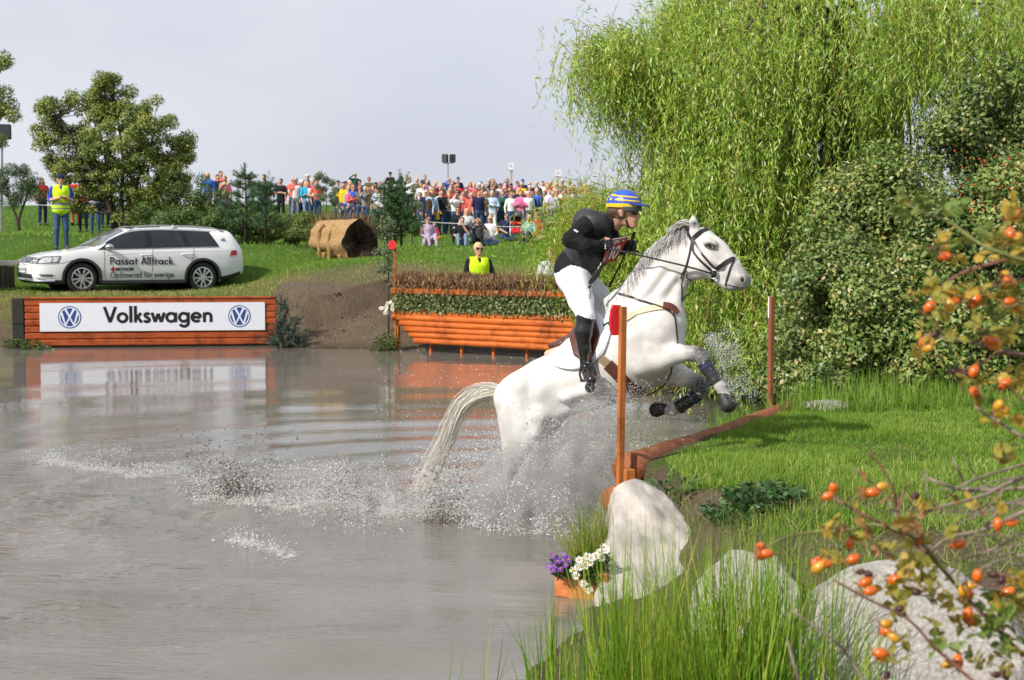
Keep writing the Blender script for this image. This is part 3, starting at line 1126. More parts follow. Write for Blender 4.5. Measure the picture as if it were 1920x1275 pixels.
mb.build('lettering', M('sign_black', (.006, .009, .008), rough=.4, var=.1), sign)
for fx in (.131, .885):
 cx, cz, rr = xa + (xb - xa) * fx, z0 + sh * .5, sh * .40
 round_emblem(lambda u, v, l, cx=cx, cz=cz, rr=rr: BA + bX * (cx + u * rr) + np.array([0, 0, cz + v * rr]) + bN * (.0145 + l), sign)
# brush fence in the water
FA, FB = W(738, 655, 27.6), W(1112, 680, 24.7)
FA[2] = FB[2] = 0
fX = unit(FB - FA)
fN = np.array([fX[1], -fX[0], 0])
FL = np.linalg.norm(FB - FA)
wood_or = woodmat('orange_stained_pine', (.36, .070, .010), (.60, .155, .022), axis=fX.round())
t = thing('brush_fence', (FA + FB) / 2, 'orange log fence topped with a leafy band and brown brush, standing in the water', 'jump')
for i, z in enumerate((.215, .32, .425, .53, .635)):
 mb = MB()
 a = FA + fX * (.55 - .12 * i if i < 4 else 0) + np.array([0, 0, z])
 plank_tube(mb, a, FB + np.array([0, 0, z - .01]) + fX * .02 * i, .060, 12, 14, .004)
 mb.build('log_rail', wood_or, t, smooth=True)
for z, h, nm in ((.735, .09, 'board_rail'), (1.145, .10, 'top_rail')):
 mb = MB()
 mb.box(FA + fX * FL / 2 + np.array([0, 0, z]) - fN * .01 + (fN * .04 if z > 1 else 0), (FL + .04, .05, h), X=fX, bev=.012)
 mb.build(nm, wood_or, t)
for k, u in enumerate((.85, 1.62, 2.38, 3.15, 3.9)):
 if u < FL:
  mb = MB()
  mb.box(FA + fX * u - fN * .12 + np.array([0, 0, -.1]), (.055, .06, .75), X=fX, bev=.01)
  mb.build('post', wood_or, t)
mb = MB()
mb.box(FA + fX * .03 - fN * .1 + np.array([0, 0, .62]), (.06, .07, 1.2), X=fX, bev=.01)
mb.build('end_post', wood_or, t)
mb = MB()
mb.box(FA + fX * FL / 2 - fN * .12 + np.array([0, 0, .95]), (FL, .12, .40), X=fX)
mb.build('turf_core', M('dark_turf', (.035, .04, .015), rough=.95, var=.4, bump=.5), t)
n = 5200
P = FA + fX * (rng.random(n) * FL)[:, None] + fN * (.0 + rng.random(n)[:, None] * .09 - .05)
P[:, 2] = .76 + rng.random(n) ** .9 * .36 - (rng.random(n) < .12) * .07
D = np.stack([rng.normal(0, .6, n), rng.normal(0, .35, n), rng.normal(-.5, .55, n)], 1) + fN * .55
leaves('hedge_leaves', P, D, rng.uniform(.045, .085, n), rng.uniform(.03, .055, n),
  leafmat('oak_leaf', [(.06, .10, .03), (.14, .19, .065), (.23, .28, .12), (.32, .33, .17)], rough=.45, trans=.15), t, seed=3)
n = 9000
P = FA + fX * (rng.random(n) * (FL + .1) - .03)[:, None] - fN * (.02 + rng.random(n)[:, None] * .45)
P[:, 2] = 1.14 + rng.random(n) * .17
hh = rng.uniform(.12, .30, n) * (.85 + .3 * vnoise(P[:, 0] * 4, P[:, 1] * 4, 2))
hh = np.minimum(hh, 1.52 + .07 * vnoise(P[:, 0] * 6, P[:, 1] * 6, 8) - P[:, 2])
hh = np.maximum(hh, .06)
blades('brush', P, hh, rng.uniform(.012, .026, n), leafmat('dry_brush', [(.06, .03, .014), (.15, .085, .04), (.25, .15, .07), (.36, .24, .12)], rough=.8, trans=.1), lean=.28, parent=t, seed=5)
n = 2200
P = FA + fX * (rng.random(n) * (FL + .1) - .03)[:, None] + fN * (.0 + rng.random(n)[:, None] * .09)
P[:, 2] = 1.14 + rng.random(n) * .3
D = np.stack([rng.normal(0, .5, n), rng.normal(-.3, .4, n), rng.normal(-.9, .4, n)], 1)
leaves('brush_front', P, D, rng.uniform(.06, .16, n), rng.uniform(.012, .025, n), leafmat('dry_brush', []), t, seed=6)
# log edge of the near bank, its posts and flag poles
LA, LB = W(1180, 862, 9.42), W(1492, 757, 12.95)
LA[2] = LB[2] = .445
lX = unit(LB - LA)
lN = np.array([lX[1], -lX[0], 0])       # away from the water
wood_log = woodmat('brown_stained_log', (.16, .052, .024), (.31, .115, .058), axis=(0, 1, 0), rough=.6)
end_m = M('sawn_log_end', (.23, .075, .028), rough=.7, var=.35, scale=30, bump=.3)
def log_thing(name, a, b, r, label, seg=16):
 mb = MB()
 plank_tube(mb, a, b, r, 18, seg, .012)
 o = mb.build(name, [wood_log, end_m], None, smooth=True)
 o.data.polygons[-2].material_index = 1
 o.data.polygons[-1].material_index = 1
 return tag(o, label, 'log')
log_thing('edge_log', LA - lX * .02, LB, .108, 'long peeled brown log capping the landing bank edge')
lo = LA + np.array([0, 0, -.20]) - lN * .10
log_thing('support_log', lo - lX * .03, lo + lX * 3.4 + np.array([0, 0, -.03]), .10, 'second brown log lying lower on the water side of the landing bank', 12)
wood_post = woodmat('orange_post', (.30, .085, .018), (.50, .17, .04), axis=(0, 0, 1), rough=.6)
def stake(name, base, top, w_, label, mat, yaw=0.3):
 mb = MB()
 base = np.asarray(base, float)
 top = np.asarray(top, float)
 c = (base + top) / 2
 mb.box(c, (np.linalg.norm(top - base), w_, w_ * .8), X=top - base, Z=(math.sin(yaw), -math.cos(yaw), 0), bev=.004)
 o = mb.build(name, mat)
 return tag(o, label, 'post')
pst = LA - lX * .12 + lN * .02
p1 = W(1180, 880, 9.26)
stake('short_post', (p1[0], p1[1], -.5), (p1[0], p1[1], p1[2]), .065, 'short orange post holding the log ends beside the grey boulder', wood_post)
pole_b = W(1160, 990, 9.30)
pole_t = W(1168, 575, 9.30)
tp = thing('flag_pole', (pole_b[0], pole_b[1], -.3), 'orange square pole with a red flag in front of the horse', 'flag pole', 'flag poles of the jump')
mb = MB()
c = np.array([*(pole_b[:2]), -.25])
mb.box((c + pole_t) / 2, (np.linalg.norm(pole_t - c), .044, .034), X=pole_t - c, Z=(.45, -.89, 0), bev=.003)
mb.build('pole', wood_post, tp)
fr = W(1149, 600, 9.34)
mb = MB()
poly = [(0, -.135), (.012, -.14), (.085, -.12), (.088, .0), (.085, .12), (.0, .14)]
fx_ = unit(np.array([-.93, -.35, 0]))
mb.prism([(-.01, -.098), (.040, -.10), (.054, -.07), (.062, 0), (.054, .07), (.040, .098), (-.01, .096)], W(1161, 600, 9.315), fx_, (.03, 0, 1), .028)
mb.build('flag', M('flag_red', (.52, .012, .018), rough=.45, var=.05), tp)
pb2, pt2 = W(1445, 768, 12.7), W(1446, 556, 12.7)
tp = thing('flag_pole', (pb2[0], pb2[1], .3), 'brown square pole with a white flag seen edge-on, at the far end of the log', 'flag pole', 'flag poles of the jump')
mb = MB()
mb.box((pb2 + pt2) / 2 - np.array([0, 0, .15]), (pt2[2] - pb2[2] + .3, .044, .044), X=(0, 0, 1), Z=(.45, -.89, 0), bev=.003)
mb.build('pole', woodmat('brown_post', (.16, .055, .025), (.27, .10, .045), axis=(0, 0, 1)), tp)
mb = MB()
mb.box(W(1444, 576, 12.74), (.012, .10, .19), X=(.9, -.43, 0), bev=.003)
mb.build('flag', M('flag_white', (.72, .72, .74), rough=.5, var=.03), tp)
fb = W(742, 640, 27.55)
ft = W(741, 455, 27.55)
tp = thing('flag_pole', (fb[0], fb[1], .0), 'thin brown stake with a small red flag at the brush fence end', 'flag pole')
mb = MB()
mb.tube([fb + np.array([0, 0, -.1]), ft], .024, 6)
mb.build('pole', wood_post, tp)
mb = MB()
c = W(736, 459, 27.5)
mb.prism([(.085 * math.cos(R(22.5 + 45 * i)), .095 * math.sin(R(22.5 + 45 * i))) for i in range(8)], c, (1, -.2, 0), (0, 0, 1), .02)
mb.build('flag', M('flag_red', ()), tp)
a, b = W(892, 455, 52), W(891, 421, 52)
stake('white_stake', (a[0], a[1], a[2] - .2), b, .07, 'thin white stake on the lawn in front of the seated crowd', M('white_paint', (.75, .75, .73), rough=.5, var=.05))
# hollow log jump on the rise
A, B = W(612, 446, 37.9), W(672, 452, 36.0)
ax_ = unit(B - A)
up = np.array([0, 0, 1.0])
sd = unit(np.cross(ax_, up))
t = thing('hollow_log_jump', ((A + B) / 2)[:2].tolist() + [1.55], 'huge weathered tree trunk jump with a dark sawn end, resting on wooden supports', 'jump')
V, F = [], []
nseg, nr = 22, 44
Lg = np.linalg.norm(B - A) + .25
for i in range(nseg):
 u = i / (nseg - 1)
 for k in range(nr):
  a = 2 * math.pi * k / nr
  r_ = (.42 + .09 * u) * (1 + .05 * math.sin(3 * a + 1) + .05 * math.sin(7 * a + 2 * u) + .09 * (fbm(np.array(k * .35), np.array(u * 6), 3) - .47))
  if u > .9:
   r_ *= 1 + .05 * math.sin(5 * a)
  slant = (.10 * math.sin(4 * a) + .12 * math.sin(a + .5)) * (u - .5) * 2 * .6
  p = A - ax_ * .12 + ax_ * (Lg * u + slant) + (up * math.cos(a) + sd * math.sin(a)) * r_
  V.append(p)
for i in range(nseg - 1):
 for k in range(nr):
  F.append((i * nr + k, (i + 1) * nr + k, (i + 1) * nr + (k + 1) % nr, i * nr + (k + 1) % nr))
mb = MB()
mb.add(V, F)
bark = M('weathered_trunk', (.20, .105, .042), rough=.85, col2=(.46, .29, .13), scale=3.5, bump=1.0, bscale=9, stretch=(1, 5, 5), detail=9)
mb.build('trunk', bark, t, smooth=True)
for i, nm in ((0, 'far_end'), (nseg - 1, 'sawn_end')):
 mb = MB()
 ring = [V[i * nr + k] for k in range(nr)]
 c = np.mean(ring, 0)
 VV = list(ring)
 for f_, dep in ((.82, .03), (.45, .14), (.15, .22)):
  VV += [c + (p - c) * f_ * (1 + random.uniform(-.05, .05)) - ax_ * dep * (1 if i else -1) * random.uniform(.7, 1.3) for p in ring]
 VV.append(c - ax_ * .2 * (1 if i else -1))
 FF = []
 for j in range(3):
  for k in range(nr):
   FF.append((j * nr + k, j * nr + (k + 1) % nr, (j + 1) * nr + (k + 1) % nr, (j + 1) * nr + k))
 FF += [(3 * nr + k, 3 * nr + (k + 1) % nr, 4 * nr) for k in range(nr)]
 mb.add(VV, FF if i == 0 else [f[::-1] for f in FF])
 mb.build(nm, M('rotten_heartwood', (.012, .008, .006), rough=.95, col2=(.06, .034, .017), scale=6, bump=1.0, bscale=12), t)
sup = woodmat('pale_support', (.25, .15, .045), (.42, .28, .10), axis=(0, 0, 1))
for f_ in (.26, .55):
 mb = MB()
 c = A + ax_ * Lg * f_ - sd * 0
 c = c + sd * .44
 gz = float(ground_z(np.array(c[0]), np.array(c[1])))
 pts = [(c[0], c[1], gz - .1), (c[0], c[1], c[2] - .05), tuple(c + up * .18 - sd * .02), tuple(c + up * .36 - sd * .13)]
 mb.strap(spline(pts, 12), sd, .10, .08)
 mb.build('support', sup, t)
for f_ in (.3, .75):
 mb = MB()
 c = A + ax_ * Lg * f_
 gz = float(ground_z(np.array(c[0]), np.array(c[1])))
 mb.box((c[0], c[1], gz + .02), (.16, .8, .22), X=ax_, bev=.02)
 mb.build('bearer', sup, t)
n = 1700
c = W(645, 432, 38.2)
P = c + np.stack([rng.normal(0, .22, n), rng.normal(.1, .16, n), rng.uniform(-.4, .12, n)], 1)
P = P + unit(rng.normal(size=(n, 3))) * .05
lobe = np.where(rng.random(n) < .4, -.33, .32)
P[:, 0] += lobe
o = blades('dry_brush_pile', P, rng.uniform(.25, .62, n) * np.where(lobe < 0, 1.1, .9), rng.uniform(.008, .018, n), leafmat('dry_brush', []), lean=.55, seed=9, kind=None)
tag(o, 'heap of dry brown brushwood behind the hollow log', 'brushwood')
# timber wall left of the car
a, b = W(-60, 545, 31.6), W(42, 520, 33.2)
t = thing('timber_wall', ((a + b) / 2)[:2].tolist() + [.9], 'low dark upright timber wall at the left edge beside the car', 'wall')
X_ = unit(np.array([b[0] - a[0], b[1] - a[1], 0]))
for i in range(9):
 mb = MB()
 c = a + X_ * (i + .5) * .16
 mb.tube([(c[0], c[1], .6), (c[0], c[1], 1.58 + random.uniform(-.02, .02))], .078, 9)
 mb.build('timber', M('grey_timber', (.06, .048, .036), rough=.85, var=.4, scale=14, bump=.5), t)
mb = MB()
mb.box(a * 1.0 + X_ * .9 + np.array([0, 0, 0]) + np.array([0, 0, 1.64 - a[2]]), (1.6, .2, .11), X=X_, bev=.01)
mb.build('cap', M('pale_cap', (.34, .33, .31), rough=.8, var=.25, bump=.3), t)
# rocks
def rock(name, c, rad, label, seed, mat, lean=(0, 0), rough=.12, n=36, m=24):
 g = random.Random(seed)
 cuts = [(unit(np.array([g.gauss(0, 1), g.gauss(0, 1), g.gauss(0, .7)])), g.uniform(.62, .9)) for _ in range(11)]
 V = []
 for j in range(m + 1):
  ph = -math.pi / 2 + math.pi * j / m
  for i in range(n):
   th = 2 * math.pi * i / n
   d = np.array([math.cos(ph) * math.cos(th), math.cos(ph) * math.sin(th), math.sin(ph)])
   r_ = 1.0
   for q, k in cuts:
    x = d @ q
    if x > .05:
     s_ = k / x
     r_ = -0.06 * math.log(math.exp(-min(r_, 3) / .06) + math.exp(-min(s_, 3) / .06)) if True else min(r_, s_)
   r_ *= 1 + rough * (float(fbm(np.array(d[0] * 2.3 + seed), np.array(d[1] * 2.3 + d[2] * 3.1), seed)) - .47) + .05 * (float(fbm(np.array(d[0] * 8 + seed), np.array(d[1] * 8 + d[2] * 9), seed + 4)) - .47)
   p = d * r_ * np.asarray(rad)
   p[0] += lean[0] * p[2]
   p[1] += lean[1] * p[2]
   V.append(np.asarray(c) + p)
 F = []
 for j in range(m):
  for i in range(n):
   F.append((j * n + i, j * n + (i + 1) % n, (j + 1) * n + (i + 1) % n, (j + 1) * n + i))
 mb = MB()
 mb.add(V, F)
 o = mb.build(name, mat, None, smooth=True)
 return tag(o, label, 'boulder')
gran = M('granite_grey', (.22, .20, .18), rough=.85, col2=(.52, .47, .42), scale=4.0, bump=.22, bscale=45, stretch=(1.7, 1, .8), detail=14)
gran2 = M('granite_pale', (.22, .20, .18), rough=.85, col2=(.44, .41, .37), scale=55, bump=.3, bscale=120, detail=10)
def rock_hull(label, pts, mat, seed, cuts=4, amp=.05):
 """angular boulder: hull of (px, py, Y) points, roughened"""
 bm = bmesh.new()
 for p in pts:
  bm.verts.new(W(*p))
 r_ = bmesh.ops.convex_hull(bm, input=bm.verts)
 bmesh.ops.delete(bm, geom=[e for e in r_['geom_interior'] if isinstance(e, bmesh.types.BMVert)], context='VERTS')
 bmesh.ops.triangulate(bm, faces=bm.faces)
 for _ in range(cuts):
  bmesh.ops.subdivide_edges(bm, edges=bm.edges, cuts=1, use_grid_fill=True)
  bmesh.ops.smooth_vert(bm, verts=bm.verts, factor=.17, use_axis_x=True, use_axis_y=True, use_axis_z=True)
 bmesh.ops.recalc_face_normals(bm, faces=bm.faces)
 bm.normal_update()
 for v in bm.verts:
  x, y, z = v.co
  q = (float(fbm(np.array(x * 4 + y * 3), np.array(z * 4 + seed), seed)) - .47) * amp * 1.6 + (float(fbm(np.array(x * 15 + y * 9), np.array(z * 14 + y * 6), seed + 3)) - .47) * amp * .6
  v.co += v.normal * q
 me = bpy.data.meshes.new('boulder')
 bm.to_mesh(me)
 bm.free()
 me.polygons.foreach_set('use_smooth', [True] * len(me.polygons))
 return tag(link('boulder', me, mat), label, 'boulder')
def slab(front, dY):
 return front + [(a + (b_ - 1) * 0, b_, y + dY) for a, b_, y in front]
rock_hull('tall grey streaked boulder standing beside the flower box', slab([(1152, 915, 8.3), (1190, 892, 8.45), (1245, 918, 8.4), (1305, 1000, 8.1), (1312, 1090, 7.7), (1295, 1225, 7.2), (1112, 1230, 7.15), (1120, 1120, 7.5), (1140, 990, 7.95)], .55), gran, 4)
rock_hull('pale boulder behind the reed clump, between the other two stones', slab([(1305, 1085, 6.9), (1370, 1032, 7.0), (1455, 1040, 6.95), (1510, 1110, 6.7), (1500, 1215, 6.3), (1285, 1215, 6.3)], .5), gran2, 9)
rock_hull('large white granite boulder behind the rose hip branches', slab([(1490, 1215, 5.1), (1525, 1110, 5.2), (1600, 1066, 5.3), (1690, 1052, 5.35), (1790, 1075, 5.3), (1880, 1140, 5.2), (1930, 1230, 5.1), (1930, 1400, 4.9), (1480, 1400, 4.9)], .6), gran2, 12)
c = W(1548, 757, 12.6)
rock('boulder', c + np.array([0, 0, -.03]), (.23, .22, .075), 'small flat pale stone lying at the back of the lawn', 3, gran2)
# flower box
A, B = W(1041, 1118, 7.78), W(1140, 1124, 7.60)
A[2] = B[2] = .0
X_ = unit(B - A)
N_ = np.array([X_[1], -X_[0], 0])
Lb = np.linalg.norm(B - A)
wood_box = woodmat('box_timber', (.36, .105, .03), (.60, .22, .075), axis=(1, 0, 0))
t = thing('flower_box', (A + B) / 2, 'small orange timber box with purple and white flowers at the water edge', 'flower box')
for s_, dz in ((0, 0.012), (1, 0)):
 mb = MB()
 mb.box((A + B) / 2 + np.array([0, 0, .075 + dz / 4]) - N_ * (.0 if not s_ else .17), (Lb, .022, .15 + dz), X=X_, bev=.004)
 mb.build('side_board', wood_box, t)
for p in (A, B):
 mb = MB()
 mb.box(p + np.array([0, 0, .072]) - N_ * .085 + X_ * (.014 if p is A else -.014), (.022, .145, .14), X=X_, bev=.004)
 mb.build('end_board', wood_box, t)
mb = MB()
mb.box((A + B) / 2 + np.array([0, 0, .11]) - N_ * .085, (Lb - .05, .14, .02), X=X_)
mb.build('soil', M('potting_soil', (.03, .02, .013), rough=.95, var=.4, bump=.6), t)
leafg = leafmat('bed_leaf', [(.018, .05, .012), (.04, .095, .02), (.075, .14, .035)], rough=.45, trans=.2)
purp = M('purple_petals', (.24, .06, .50), rough=.6, var=.25, scale=60)
whit = M('white_petals', (.78, .77, .70), rough=.6, var=.05, scale=60)
yelc = M('flower_eye', (.55, .33, .02), rough=.7, var=.1)
def flower(c, nrm, r, npet, mat, parent, name):
 nrm = unit(nrm)
 a = unit(np.cross(nrm, (.3, .2, 1)))
 b = np.cross(nrm, a)
 mb = MB()
 for i in range(npet):
  th = 2 * math.pi * i / npet + random.uniform(-.1, .1)
  d = a * math.cos(th) + b * math.sin(th)
  e = np.cross(nrm, d)
  rr = r * random.uniform(.85, 1.1)
  wd = r * 2.6 / npet
  mb.add([c + d * r * .15, c + d * rr * .65 + e * wd * .6 + nrm * r * .12, c + d * rr + nrm * r * random.uniform(-.1, .15), c + d * rr * .65 - e * wd * .6 + nrm * r * .12], [(0, 1, 2, 3)])
 o = mb.build(name, mat, parent)
 mb = MB()
 mb.ell(c + nrm * r * .08, (r * .24, r * .24, r * .16), Z=nrm, X=a, nu=8, nv=5)
 mb.build('flower_eye', yelc, o, smooth=True)
 return o
fc = lambda px, py, Y=7.66: W(px, py, Y)
for px_, py_ in ((1036, 1042), (1046, 1052), (1057, 1040), (1040, 1061), (1051, 1066), (1061, 1058), (1037, 1068), (1030, 1061), (1066, 1049), (1055, 1050)):
 flower(fc(px_, py_, 7.62), (random.uniform(-.5, .3), -1, random.uniform(.2, .8)), .022, 14, purp, t, 'purple_flower')
for px_, py_ in ((1132, 1026), (1124, 1036), (1136, 1031), (1110, 1046), (1101, 1043), (1093, 1052), (1086, 1050), (1098, 1061), (1090, 1062), (1076, 1070), (1080, 1080), (1106, 1055), (1116, 1043), (1098, 1100), (1104, 1106), (1094, 1094), (1128, 1046), (1085, 1063)):
 flower(fc(px_, py_, 7.58), (random.uniform(-.4, .4), -1, random.uniform(.1, .8)), .026, 13, whit, t, 'white_flower')
for lo_, hi_, n, c0 in (((1036, 1047), (1075, 1082), 420, 0), ((1080, 1040), (1141, 1085), 800, 0), ((1098, 1070), (1120, 1100), 130, 1)):
 P = np.array([fc(random.uniform(lo_[0], hi_[0]), random.uniform(lo_[1], hi_[1]), 7.68 + random.uniform(-.06, .08) - .05 * c0) for _ in range(n)])
 D = rng.normal(size=(n, 3)) + np.array([0, -.4, .7])
 leaves('flower_leaves', P, D, rng.uniform(.018, .036, n), rng.uniform(.009, .018, n), leafg, t, seed=21)
# == estate car
cF, cR = CAR_F, CAR_R
cz = float((cF[2] + cR[2]) / 2)
FW, RW = 1.03, 3.74                      # axle positions along the car
_e = np.array([cR[0] - cF[0], cR[1] - cF[1], 0])
SC = np.linalg.norm(_e) / (RW - FW)
_e = unit(_e)
_k = np.array([_e[1], -_e[0], 0])       # towards the camera: the car's left side
_O = np.array([cF[0], cF[1], cz]) - _e * FW * SC - _k * .86 * SC
def CW(p):
 p = np.atleast_2d(np.asarray(p, float))
 return _O + SC * (p[:, :1] * _e + p[:, 1:2] * _k + p[:, 2:3] * np.array([0, 0, 1.0]))
def _ip(x, tab):
 xs = [q[0] for q in tab]
 ys = [q[1] for q in tab]
 x = np.asarray(x, float)
 i = np.clip(np.searchsorted(xs, x) - 1, 0, len(xs) - 2)
 xs = np.array(xs)
 ys = np.array(ys)
 d = np.gradient(ys, xs)
 s_ = np.diff(ys) / np.diff(xs)
 for k in range(1, len(xs) - 1):
  d[k] = 0 if s_[k - 1] * s_[k] <= 0 else 2 * s_[k - 1] * s_[k] / (s_[k - 1] + s_[k])
 d[0], d[-1] = s_[0], s_[-1]
 h = xs[i + 1] - xs[i]
 t = np.clip((x - xs[i]) / h, 0, 1)
 return (ys[i] * (1 + 2 * t) * (1 - t) ** 2 + h * d[i] * t * (1 - t) ** 2 + ys[i + 1] * t * t * (3 - 2 * t) + h * d[i + 1] * t * t * (t - 1))
T_zb = [(0, .30), (.12, .235), (.5, .20), (1, .185), (3.7, .19), (4.3, .27), (4.8, .40)]
T_hw = [(0, .50), (.05, .63), (.14, .74), (.30, .825), (.60, .885), (1.0, .905), (3.0, .91), (3.9, .905), (4.3, .885), (4.6, .83), (4.76, .74), (4.8, .66)]
T_be = [(0, .60), (.04, .69), (.12, .755), (.3, .815), (.6, .87), (1.0, .92), (1.4, .955), (1.9, .965), (2.8, .985), (3.6, 1.005), (4.3, 1.015), (4.6, 1.0), (4.74, .93), (4.8, .84)]
T_re = [(0, .61), (.04, .70), (.12, .765), (.3, .828), (.6, .886), (1.0, .94), (1.30, .985), (1.5, 1.07), (1.8, 1.235), (2.1, 1.355), (2.4, 1.40), (2.9, 1.415), (3.5, 1.405), (4.1, 1.37), (4.46, 1.335), (4.54, 1.30), (4.64, 1.16), (4.73, 1.03), (4.78, .95), (4.8, .88)]
T_rw = [(0, .40), (.05, .52), (.14, .60), (.3, .66), (.6, .70), (1.2, .74), (1.5, .745), (1.8, .70), (2.1, .655), (2.6, .635), (3.4, .625), (4.2, .61), (4.5, .60), (4.7, .64), (4.8, .58)]
T_tp = [(0, .62), (.04, .715), (.12, .785), (.3, .855), (.6, .915), (1.0, .97), (1.28, 1.01), (1.5, 1.12), (1.8, 1.30), (2.08, 1.425), (2.4, 1.468), (2.9, 1.485), (3.5, 1.475), (4.1, 1.445), (4.5, 1.415), (4.56, 1.39), (4.64, 1.24), (4.73, 1.06), (4.78, .97), (4.8, .89)]
def car_ring(x):
 zb, hw, be, re, rw, tp = [float(_ip(x, t_)) for t_ in (T_zb, T_hw, T_be, T_re, T_rw, T_tp)]
 hb = hw - .055 if x > .3 else hw - .03
 cr = .028 * max(0, min(1, (re - be) / .3))
 mid = zb + (be - zb) * .45
 pts = [(0, zb), (hw - .16, zb), (hw - .05, zb + .03), (hw - .012, zb + .10), (hw, mid), (hw - .004, be - .20 if be > .75 else be - .1), (hw - .012, be - .13), (hw - .030, be - .045), (hb, be)]
 for t_ in (.25, .5, .75):
  pts.append((hb + (rw - hb) * t_ + cr * math.sin(math.pi * t_), be + (re - be) * t_))
 pts += [(rw, re), (rw * .9, re + (tp - re) * .38), (rw * .66, re + (tp - re) * .74), (rw * .33, re + (tp - re) * .95), (0, tp)]
 return pts
xs = np.concatenate([[0, .015, .04, .08, .13], np.linspace(.2, 1.2, 14), np.linspace(1.26, 2.2, 18), np.linspace(2.3, 4.3, 22), [4.38, 4.44, 4.48, 4.52, 4.56, 4.62, 4.68, 4.73, 4.77, 4.79, 4.8]])
V, F = [], []
NR = None
for x in xs:
 h = car_ring(x)
 full = h + [(-y, z) for y, z in h[-2:0:-1]]
 NR = len(full)
 for y, z in full:
  V.append((x, y, z))
for i in range(len(xs) - 1):
 for k in range(NR):
  F.append((i * NR + k, i * NR + (k + 1) % NR, (i + 1) * NR + (k + 1) % NR, (i + 1) * NR + k))
F.append(tuple(reversed(range(NR))))
F.append(tuple(range((len(xs) - 1) * NR, len(xs) * NR)))
hull_bvh = BVHTree.FromPolygons([tuple(v) for v in V], F)
bm = bmesh.new()
bv = [bm.verts.new(v) for v in V]
for f in F:
 bm.faces.new([bv[i] for i in f])
bmesh.ops.recalc_face_normals(bm, faces=bm.faces)
me = bpy.data.meshes.new('car_hull')
bm.to_mesh(me)
bm.free()
hull = bpy.data.objects.new('car_hull', me)
COL.objects.link(hull)
mb = MB()
for ax in (FW, RW):
 for s_ in (1, -1):
  mb.tube([(ax, s_ * .62, .335), (ax, s_ * 1.1, .335)], .385, 40)
cut = link('cutter', mb.mesh('cutter'))
md = hull.modifiers.new('b', 'BOOLEAN')
md.operation = 'DIFFERENCE'
md.solver = 'EXACT'
md.object = cut
dg = bpy.context.evaluated_depsgraph_get()
me2 = bpy.data.meshes.new_from_object(hull.evaluated_get(dg))
bpy.data.objects.remove(hull)
bpy.data.objects.remove(cut)
Vn = np.zeros(len(me2.vertices) * 3)
me2.vertices.foreach_get('co', Vn)
Vn = Vn.reshape(-1, 3)
mi = []
for p in me2.polygons:
 c = p.center
 dark = c.z < .275 or (c.x > 4.05 and c.z < .43) or (c.x < .55 and c.z < .30)
 well = min(math.hypot(c.x - FW, c.z - .335), math.hypot(c.x - RW, c.z - .335)) < .384
 mi.append(1 if (dark or well) else 0)
me2.vertices.foreach_set('co', CW(Vn).astype(np.float32).ravel())
me2.update()
car = thing('estate_car', (_O + _e * 2.4), 'white estate car with black lettering on its side, parked above the board', 'car')
paint = M('white_car_paint', (.70, .70, .71), rough=.28, spec=.5, var=.015, coat=.8)
plast = M('dark_car_plastic', (.028, .030, .033), rough=.55, var=.1)
me2.materials.clear()
body = link('body', me2, [paint, plast], car)
me2.polygons.foreach_set('use_smooth', [True] * len(me2.polygons))
me2.polygons.foreach_set('material_index', mi)
me2.set_sharp_from_angle(angle=R(38))
glass = M('dark_car_glass', (.012, .017, .021), rough=.06, spec=.6, var=.3, scale=3)
chrome = M('bright_trim', (.55, .57, .60), rough=.22, metal=.9, var=.05)
black = M('black_rubber', (.012, .012, .012), rough=.8, var=.2)
def hull_pt(x, s, side=1):
 """s 0..1 from window bottom to roof edge"""
 h = car_ring(x)[8:13]
 q = s * 4
 i = min(int(q), 3)
 u = q - i
 return np.array([x, side * (h[i][0] + (h[i + 1][0] - h[i][0]) * u), h[i][1] + (h[i + 1][1] - h[i][1]) * u])
def side_patch(x0b, x1b, x0t, x1t, s0, s1, off, name, mat, parent, nx=14, ns=6, side=1, rim=True):
 V, F = [], []
 for j in range(ns + 1):
  v = j / ns
  for i in range(nx + 1):
   u = i / nx
   x = (x0b + (x0t - x0b) * v) * (1 - u) + (x1b + (x1t - x1b) * v) * u
   p = hull_pt(x, s0 + (s1 - s0) * v, side)
   V.append(p + np.array([0, side * off, off * .4]))
 for j in range(ns):
  for i in range(nx):
   a = j * (nx + 1) + i
   q = (a, a + 1, a + nx + 2, a + nx + 1)
   F.append(q if side < 0 else q[::-1])
 mb = MB()
 mb.add(CW(V), F)
 return mb.build(name, mat, parent, smooth=True)
for side in (1, -1):
 side_patch(1.36, 4.16, 1.62, 3.98, .01, .93, .004, 'window_surround', M('pillar_black', (.010, .011, .012), rough=.3, var=.1), car, 40, 6, side)
 for q in ((1.52, 2.47, 1.80, 2.47), (2.60, 3.36, 2.60, 3.26), (3.50, 4.10, 3.38, 3.92)):
  side_patch(*q, .05, .86, .008, 'side_window', glass, car, side=side)
mb = MB()
P = [CW(hull_pt(x, 0.0) + np.array([0, .012, .0]))[0] for x in np.linspace(1.40, 4.16, 30)]
mb.strap(P, _k, .022, .006)
P = [CW(hull_pt(x, .955) + np.array([0, .010, .006]))[0] for x in np.linspace(1.42, 4.02, 30)]
mb.strap(P, _k, .020, .006)
mb.build('window_trim', chrome, car)
